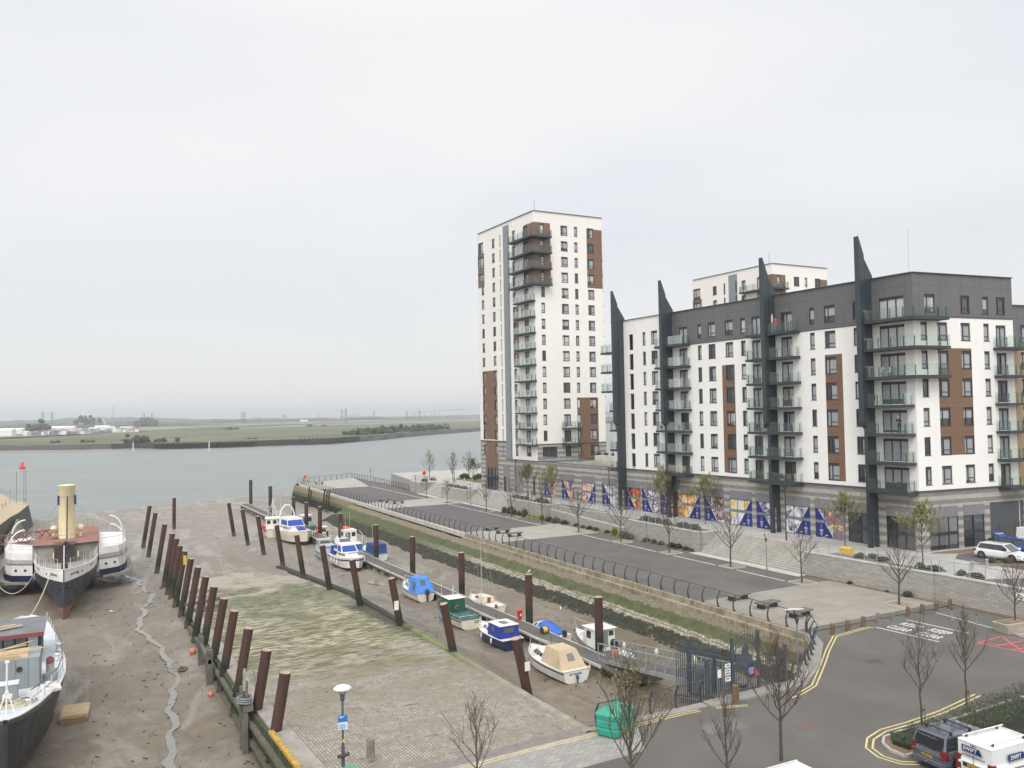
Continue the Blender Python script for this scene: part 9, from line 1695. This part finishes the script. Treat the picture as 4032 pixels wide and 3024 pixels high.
def cars():
 c = car('people_carrier', 'dark grey people carrier with roof bars, parked by the kerbed island', -13.25, -20.1, 0, -3, paint('paint_slate', (.085, .092, .115)), 4.47, 1.80, 1.62, 1.02, (3.3, 3.45), (.32, 2.75), 'mpv')
 mb = MB(); mb.box(.02, .3, -.55, .55, 1.06, 1.5, m_cg); o = mb.build('rear_window', c)
 for x in (.75, 2.0): mb = MB(); mb.bar((x, -.66, 1.74), (x, .66, 1.74), .06, .035, m_plas); [mb.box(x-.06, x+.06, s*.64-.05, s*.64+.05, 1.58, 1.75, m_plas) for s in (-1, 1)]; mb.build('roof_bar', c)
 text_obj('plate_text', 'RV58 GWO', .10, m_ptxt, c, (-.055, 0, .675), (0, -1, 0), (0, 0, 1), .9)
 mb = MB(); mb.box(-.06, -.02, -.75, .75, .80, .83, m_rim); mb.tube([(-.16, 0, .42), (-.02, 0, .42)], .035, m_rim, 8); mb.build('chrome_strip', c)
 wv = paint('paint_white', (.76, .76, .74))
 v = car('delivery_van', 'white brickwork company van with blue lettering and roof bars, beside the grey car', -13.0, -22.15, 0, -3, wv, 4.4, 1.80, 1.84, 1.1, (3.35, 3.6), (.10, 2.95), 'van', cat='van')
 mb = MB(); mb.extr([(2.5, -.86, 1.12), (3.3, -.88, 1.10), (3.02, -.78, 1.68), (2.5, -.76, 1.68)], (0, -.03, 0), m_cg); mb.build('door_window', v); mb = MB(); mb.extr([(2.5, .86, 1.12), (3.3, .88, 1.10), (3.02, .78, 1.68), (2.5, .76, 1.68)], (0, .03, 0), m_cg); mb.build('door_window', v); mb = MB(); mb.extr([(3.62, -.78, 1.12), (3.62, .78, 1.12), (3.05, .66, 1.74), (3.05, -.66, 1.74)], (.03, 0, .02), m_cg); mb.build('windscreen', v)
 for s in (-.62, .62): mb = MB(); mb.tube([(.15, s, 1.96), (2.8, s, 1.96)], .03, m_bw, 8); [mb.box(x-.04, x+.04, s-.04, s+.04, 1.80, 1.97, m_plas) for x in (.4, 2.4)]; mb.build('roof_bar', v)
 nb = M('logo_navy', (.012, .025, .14), .4, .03); gy = M('logo_grey', (.35, .36, .38), .5)
 mb = MB(); mb.extr([(-.005, .55, 1.38), (-.005, -.12, 1.38), (-.005, -.40, 1.38), (-.005, -.28, 1.64), (-.005, .55, 1.64)], (-.012, 0, 0), nb); mb.extr([(.0, .55, 1.33), (.0, -.4, 1.33), (.0, -.4, 1.375), (.0, .55, 1.375)], (-.02, 0, 0), gy); mb.build('logo_panel', v); mb = MB(); mb.extr([(1.0, -.905, 1.20), (1.95, -.905, 1.20), (2.1, -.905, 1.20), (1.95, -.885, 1.47), (1.0, -.885, 1.47)], (0, -.02, 0), nb); mb.extr([(1.0, -.905, 1.15), (2.1, -.905, 1.15), (2.1, -.905, 1.19), (1.0, -.905, 1.19)], (0, -.02, 0), gy); mb.build('logo_panel', v)
 text_obj('lettering', 'SWIFT', .24, m_bw, v, (-.028, .16, 1.51), (0, -1, 0), (0, 0, 1), .95, .15); text_obj('lettering', 'SWIFT', .25, m_bw, v, (1.42, -.935, 1.33), (1, 0, 0), (0, .02, .27), .95, .15)
 text_obj('lettering', 'www.swift-brickwork.com', .10, m_ptxt, v, (-.02, .0, 1.23), (0, -1, 0), (0, 0, 1), .95); text_obj('lettering', 'www.swift-brickwork.com', .11, m_ptxt, v, (1.6, -.915, .86), (1, 0, 0), (0, 0, 1), .95); text_obj('lettering', '01634 290050', .09, m_ptxt, v, (-.03, .2, .60), (0, -1, 0), (0, 0, 1)); text_obj('plate_text', 'FG67 OBX', .10, m_ptxt, v, (-.055, 0, .815), (0, -1, 0), (0, 0, 1), .9)
 mb = MB(); mb.box(-.035, -.02, -.6, .5, .72, .91, m_plas); mb.box(-.03, -.01, -.005, .005, .55, 1.75, m_plas); mb.box(-.03, -.01, -.12, .12, 1.70, 1.74, m_tail); mb.build('rear_trim', v); mb = MB(); mb.box(2.2, 2.45, -.93, -.90, .95, 1.02, m_plas); mb.box(2.5, 2.75, -.93, -.90, .95, 1.02, m_plas); mb.build('door_handle', v)
 car('white_car', 'white car of which only the roof shows at the bottom edge', -23.0, -19.75, 0, 0, wv, 4.3, 1.78, 1.55, .95, (3.1, 3.3), (.5, 2.7), 'hatch')
 car('white_hatchback', 'white hatchback parked on the terrace car park behind the steel bollards', 27.7, 4.35, 2.26, -86, wv, 4.35, 1.8, 1.47, .95, (3.05, 3.35), (.55, 2.6), 'hatch', R=.33)
 bl = paint('paint_blue', (.012, .055, .30)); b = car('blue_hatchback', 'blue car with its tailgate raised, parked beyond the white hatchback', 31.6, 4.9, 2.26, -84, bl, 4.3, 1.8, 1.5, .95, (3.05, 3.35), (.45, 2.6), 'hatch')
 mb = MB(); mb.hexa([(.55, -.62, 1.46), (.55, .62, 1.46), (-.35, .60, 1.86), (-.35, -.60, 1.86), (.55, -.62, 1.52), (.55, .62, 1.52), (-.38, .60, 1.94), (-.38, -.60, 1.94)], bl); mb.box(-.1, .3, -.45, .45, 1.72, 1.80, m_head); mb.build('tailgate', b)
 car('panel_van', 'white van at the right edge beyond the blue car', 35.6, 5.3, 2.26, -84, wv, 4.9, 1.9, 2.1, 1.2, (4.0, 4.2), (.2, 3.5), 'van', cat='van')
cars()
# ------------------------------------------------------------------ people
def fig(name, label, loc, yaw, J, cols, hair=(.06, .045, .035)):
 """one continuous skinned body; J maps joint -> position (x forward, y left, z up)"""
 D = {'pelvis': (0, 0, .93), 'waist': (0, 0, 1.08), 'chest': (0, 0, 1.32), 'neck': (.01, 0, 1.48), 'head': (.03, 0, 1.60), 'crown': (.03, 0, 1.72), 'hipL': (0, .10, .90), 'kneeL': (.03, .11, .50), 'ankL': (-.01, .12, .09), 'toeL': (.15, .13, .04), 'shL': (0, .19, 1.42), 'elL': (-.02, .26, 1.14), 'wrL': (.06, .26, .90)}
 for k in list(D):
  if k.endswith('L'): D[k[:-1]+'R'] = (D[k][0], -D[k][1], D[k][2])
 D.update(J); E_ = [('pelvis', 'waist'), ('waist', 'chest'), ('chest', 'neck'), ('neck', 'head'), ('head', 'crown')]+[(a+s, b+s) for s in 'LR' for a, b in (('hip', 'knee'), ('knee', 'ank'), ('ank', 'toe'), ('sh', 'el'), ('el', 'wr'))]+[('pelvis', 'hipL'), ('pelvis', 'hipR'), ('chest', 'shL'), ('chest', 'shR')]
 R = {'pelvis': (.16, .12), 'waist': (.14, .10), 'chest': (.17, .12), 'neck': (.055, .055), 'head': (.085, .095), 'crown': (.06, .07), 'hip': (.10, .10), 'knee': (.065, .065), 'ank': (.045, .045), 'toe': (.04, .03), 'sh': (.07, .07), 'el': (.045, .045), 'wr': (.03, .03)}
 names = list(D); me = bpy.data.meshes.new(name); me.from_pydata([D[n] for n in names], [(names.index(a), names.index(b)) for a, b in E_], []); o = link(name, me)
 sk = o.modifiers.new('skin', 'SKIN'); sk.use_smooth_shade = True
 for i, n in enumerate(names):
  q = R.get(n) or R[n[:-1]]; v = me.skin_vertices[0].data[i]; v.radius = q; v.use_root = n == 'pelvis'
 o.modifiers.new('sub', 'SUBSURF').levels = 1; dg = bpy.context.evaluated_depsgraph_get(); dg.update(); m2 = bpy.data.meshes.new_from_object(o.evaluated_get(dg)); bpy.data.objects.remove(o)
 top, leg, skin = cols; mb = MB(); vs = [tuple(v.co) for v in m2.vertices]; wz = D['waist'][2]-.06; nk = D['neck'][2]+.005; hd = Vector(D['head'])
 for s in 'LR':       # fingers: four curled ones of unequal length and a thumb from the side of the palm
  w = Vector(D['wr'+s]); d = (w-Vector(D['el'+s])).normalized(); u = d.orthogonal().normalized(); c = d.cross(u); pal = w+d*.05; mb.tube([w, w+d*.04, w+d*.09], [.026, .036, .034], skin, 6)
  for k, l in enumerate((.065, .078, .072, .055)): a = w+d*.085+u*(.024-.016*k); mb.tube([a, a+d*l*.55+c*.006, a+d*l*.8+c*.03], [.009, .008, .006], skin, 5)
  mb.tube([w+d*.03+u*.03, w+d*.06+u*.055, w+d*.085+u*.055+c*.015], [.011, .010, .008], skin, 5)
 mb.mesh(vs, [tuple(p.vertices) for p in m2.polygons], top, True); off = len(mb.f)-len(m2.polygons); kl, ks = mb._m(leg), mb._m(skin); sh_ = mb._m(M('shoe_black', (.02, .02, .02), .6))
 for i, p in enumerate(m2.polygons):
  c = p.center; arm = min((c-Vector(D['wrL'])).length, (c-Vector(D['wrR'])).length) < .06
  if (c-hd).length < .17 and c.z > nk-.03 or arm: mb.mi[off+i] = ks
  elif c.z < .10: mb.mi[off+i] = sh_
  elif c.z < wz and min((c-Vector(D['elL'])).length, (c-Vector(D['elR'])).length, (c-Vector(D['wrL'])).length, (c-Vector(D['wrR'])).length) > .14: mb.mi[off+i] = kl
 f = hd+Vector((.085, 0, -.01)); mb.mesh([f+Vector((.0, .018, -.03)), f+Vector((0, -.018, -.03)), f+Vector((.0, 0, .035)), f+Vector((.032, 0, -.025))], [(0, 1, 3), (1, 2, 3), (2, 0, 3)], skin)
 for s in (-1, 1): mb.ball(hd+Vector((.085, .032*s, .025)), .009, M('eye_dark', (.02, .02, .02), .3), 6, 4); mb.ball(hd+Vector((.0, .092*s, -.005)), .024, skin, 6, 4, .6, .4, 1)
 mb.bar(f+Vector((.004, -.025, -.062)), f+Vector((.004, .025, -.062)), .008, .008, M('lip', (.35, .13, .11), .6))
 b = mb.build(name); tag(b, label, 'person'); b.location = loc; b.rotation_euler = (0, 0, rad(yaw)); hm = MB(); cr = Vector(D['crown']); hm.ball(lerp(hd, cr, .52)+Vector((-.022, 0, .012)), .105, M('hair_%d' % int(hair[0]*999), hair, .9), 12, 7, 1.02, .92, .95); hm.build('hair', b); return b
def people():
 S = M('skin', (.46, .26, .19), .6, .06, 6); nv = M('cloth_navy', (.018, .022, .04), .85); bk = M('cloth_black', (.012, .012, .014), .85); dj = M('cloth_denim', (.035, .05, .10), .85); rd = M('cloth_red', (.42, .03, .03), .85); gy = M('cloth_grey', (.16, .16, .17), .85)
 p = FW.p(1.1, ZF[2], 1.12); fig('person', 'grey-haired man in a navy top leaning on the glass of a corner balcony', p, 190, {'wrR': (.34, -.10, 1.12), 'elR': (.12, -.27, 1.16), 'wrL': (.34, .08, 1.13), 'elL': (.14, .27, 1.16), 'chest': (.09, 0, 1.30), 'neck': (.15, 0, 1.46), 'head': (.19, 0, 1.57), 'crown': (.2, 0, 1.69), 'shL': (.09, .19, 1.40), 'shR': (.09, -.19, 1.40)}, (nv, bk, S), (.33, .32, .31))
 fig('person', 'person in black standing on the terrace, left of the pair at the railing', (16.9, 73.6, 2.25), 200, {'kneeL': (.06, .11, .5)}, (bk, bk, S)); fig('person', 'person in a dark blue jacket on the terrace, right of the pair at the railing', (17.1, 72.6, 2.25), 150, {'wrR': (.2, -.15, 1.1)}, (dj, nv, S))
 fig('person', 'person in black on the promenade, half hidden by a bare tree', (14.0, 73.7, 0), 250, {'kneeL': (.12, .11, .5), 'ankL': (.16, .12, .09), 'toeL': (.31, .13, .04), 'ankR': (-.2, -.12, .1), 'toeR': (-.06, -.13, .04)}, (bk, bk, S))
 p = FW.p(16.6, ZF[6], .8); fig('person', 'person in a red top on the topmost balcony beside the third fin', p, 200, {}, (rd, gy, S)); p = (K0[0]-.75, K0[1]+3.2, 35.85-.62+.0)
 fig('person', 'dark figure on a tower balcony halfway up, beside the brown panel', (p[0], p[1], 36.383-2.747+.0-.62), 190, {}, (bk, bk, S))
 fig('person', 'person in dark clothes bending into the open boot of the blue car', (31.3, 5.75, 2.26), -84, {'chest': (.25, 0, 1.18), 'waist': (.08, 0, 1.02), 'neck': (.38, 0, 1.26), 'head': (.47, 0, 1.30), 'crown': (.57, 0, 1.35), 'shL': (.27, .18, 1.26), 'shR': (.27, -.18, 1.26), 'elL': (.42, .24, 1.0), 'elR': (.42, -.24, 1.0), 'wrL': (.62, .15, .88), 'wrR': (.62, -.15, .88)}, (bk, bk, S))
people()
# balcony furniture --------------------------------------------------------
def balcony_things():
 m1 = M('rattan_dark', (.022, .020, .018), .8, .2, 8); m2 = M('chair_white', (.62, .61, .57), .6); m3 = M('chair_brown', (.12, .08, .05), .8)
 def chair(F, s, z, o, m, lab, rz=0):
  c = F.p(s, z, o); r = thing('balcony_chair', lab, 'chair', c, rz); mb = MB(); mb.box(-.25, .25, -.25, .25, .38, .44, m); mb.build('seat', r); mb = MB(); mb.box(-.26, -.21, -.25, .25, .44, .92, m); mb.build('backrest', r)
  for x in (-.22, .22):
   for y in (-.22, .22): mb = MB(); mb.box(x-.02, x+.02, y-.02, y+.02, 0, .38, m); mb.build('leg', r)
 def table(F, s, z, o, m, lab): c = F.p(s, z, o); r = thing('balcony_table', lab, 'table', c); mb = MB(); mb.lathe([(.001, .68), (.40, .68), (.40, .72), (.001, .72)], m, seg=16); mb.build('tabletop', r); mb = MB(); mb.tube([(0, 0, 0), (0, 0, .68)], .03, m); mb.build('leg', r)
 cs = [(FW, 1.4, 0, .9, m1, 'left dark rattan chair on the lowest balcony at the block corner'), (FW, .6, 0, .9, m1, 'right dark rattan chair on the lowest balcony at the block corner'), (FW, 3.2, 4, .9, m2, 'pale chair on the third balcony from the top at the corner, left'), (FW, 2.3, 4, .9, m2, 'pale chair on the third balcony from the top at the corner, right'), (FW, 3.6, 3, .9, m2, 'white folding chair on the fourth balcony from the top at the corner'), (FW, 15.2, 0, .8, m3, 'brown chair on the lowest balcony right of the third fin'), (FW, 16.3, 0, .8, m3, 'second brown chair on the lowest balcony right of the third fin'), (FW, 19.9, 2, .7, m1, 'black covered chair on a low balcony left of the third fin'), (FW, 18.9, 2, .7, m1, 'second black covered chair left of the third fin'), (FW, 14.7, 4, .8, m1, 'dark chair on the third balcony from the top right of the third fin'), (FW, 36.9, 0, .7, m1, 'black recliner on the lowest balcony left of the second fin'), (FW, 32.4, 0, .8, m3, 'chair beside the white table on the lowest balcony at the second fin')]
 for F, s, k, o, m, lab in cs: chair(F, s, ZF[k], o, m, lab, rad(30*(k+1)))
 table(FW, 15.8, ZF[0], .9, m3, 'round brown table on the lowest balcony right of the third fin'); table(FW, 33.2, ZF[0], .8, m2, 'white covered table on the lowest balcony right of the second fin'); table(FW, 2.8, ZF[4], 1.0, m2, 'small pale table between chairs on the corner balcony third from top')
 gl = lf['green']
 for s, k, lab in ((32.2, 2, 'leafy pot plant on a balcony right of the second fin, left one'), (33.1, 2, 'leafy pot plant on a balcony right of the second fin, middle one'), (34.2, 2, 'leafy pot plant on a balcony right of the second fin, right one'), (14.4, 2, 'pot plant on a low balcony right of the third fin'), (36.6, 2, 'pot plant on a balcony left of the second fin'), (47.0, 3, 'pot plants on a balcony left of the first fin')):
  c = FW.p(s, ZF[k], 1.0); r = thing('pot_plant', lab, 'pot plant', c); mb = MB(); mb.lathe([(.12, 0), (.17, .28), (.001, .28)], M('terracotta', (.30, .12, .07), .8), seg=12); mb.build('pot', r); o = link('foliage', _sh['green'], r, (0, 0, .28)); o.scale = (.5, .5, .6)
 c = FW.p(16.9, ZF[6], 1.0); r = thing('parasol', 'closed pink parasol on the topmost balcony beside the third fin', 'parasol', c); mb = MB(); mb.tube([(0, 0, 0), (0, 0, 1.2)], .025, m2); mb.build('pole', r); mb = MB(); mb.lathe([(.09, 1.1), (.16, 1.25), (.12, 1.9), (.02, 2.2)], M('parasol_pink', (.50, .38, .36), .9), seg=10); mb.build('canopy', r)
 # gulls
 gw = M('gull_white', (.72, .72, .70), .7); gg = M('gull_grey', (.28, .29, .31), .7)
 def gull(loc, yaw, lab, s=1.0):
  r = MB(); r.loft([[(x, w*math.cos(a), z+h*math.sin(a)) for a in [k*math.pi/4 for k in range(8)]] for x, w, h, z in ((-.22, .01, .008, .13), (-.12, .045, .03, .13), (0, .07, .06, .14), (.10, .06, .06, .16), (.15, .032, .035, .20), (.19, .034, .034, .24), (.225, .022, .02, .245), (.25, .004, .004, .24))], gw, cap=True, smooth=True)
  for s_ in (-1, 1): r.mesh([(-.26, s_*.015, .14), (-.05, s_*.075, .13), (.08, s_*.072, .16), (.04, s_*.05, .20), (-.10, s_*.03, .185)], [(0, 1, 2, 3, 4)], gg); r.tube([(.0, s_*.03, .10), (.0, s_*.03, 0)], .006, M('gull_leg', (.45, .28, .2), .7), 4)
  r.mesh([(.245, -.006, .235), (.29, 0, .225), (.245, .006, .235), (.245, 0, .25)], [(0, 1, 2), (0, 1, 3)], M('gull_bill', (.55, .38, .05), .6)); b = r.build('gull'); b.location = loc; b.rotation_euler = (0, 0, rad(yaw)); b.scale = (s,)*3; tag(b, lab, 'bird')
 gull((px(21.6)+2.12, 21.6, 1.82), 30, 'gull perched on the second upright pile from the gangway', 1.3); gull((-44.5, 52.0, mudz(-44.5, 52)), 200, 'gull standing on the mud beside the steamer', 1.5); gull((-6.2, 24.5, -2.7), 60, 'white gull on the weedy bank beyond the pontoon', 1.3)
balcony_things()
# ------------------------------------------------------------------ the air
def haze():
 m = bpy.data.materials.new('air_haze'); m.use_nodes = True; t = m.node_tree; t.nodes.clear(); o = t.nodes.new('ShaderNodeOutputMaterial'); v = t.nodes.new('ShaderNodeVolumePrincipled')
 v.inputs['Color'].default_value = (.93, .95, .97, 1); v.inputs['Density'].default_value = HAZE; v.inputs['Anisotropy'].default_value = .2; t.links.new(v.outputs[0], o.inputs['Volume'])
 mb = MB(); mb.box(-7600, 8600, -800, 9300, -6.2, 85, m); tag(mb.build('haze'), kind='stuff')
HAZE = .00022
haze()
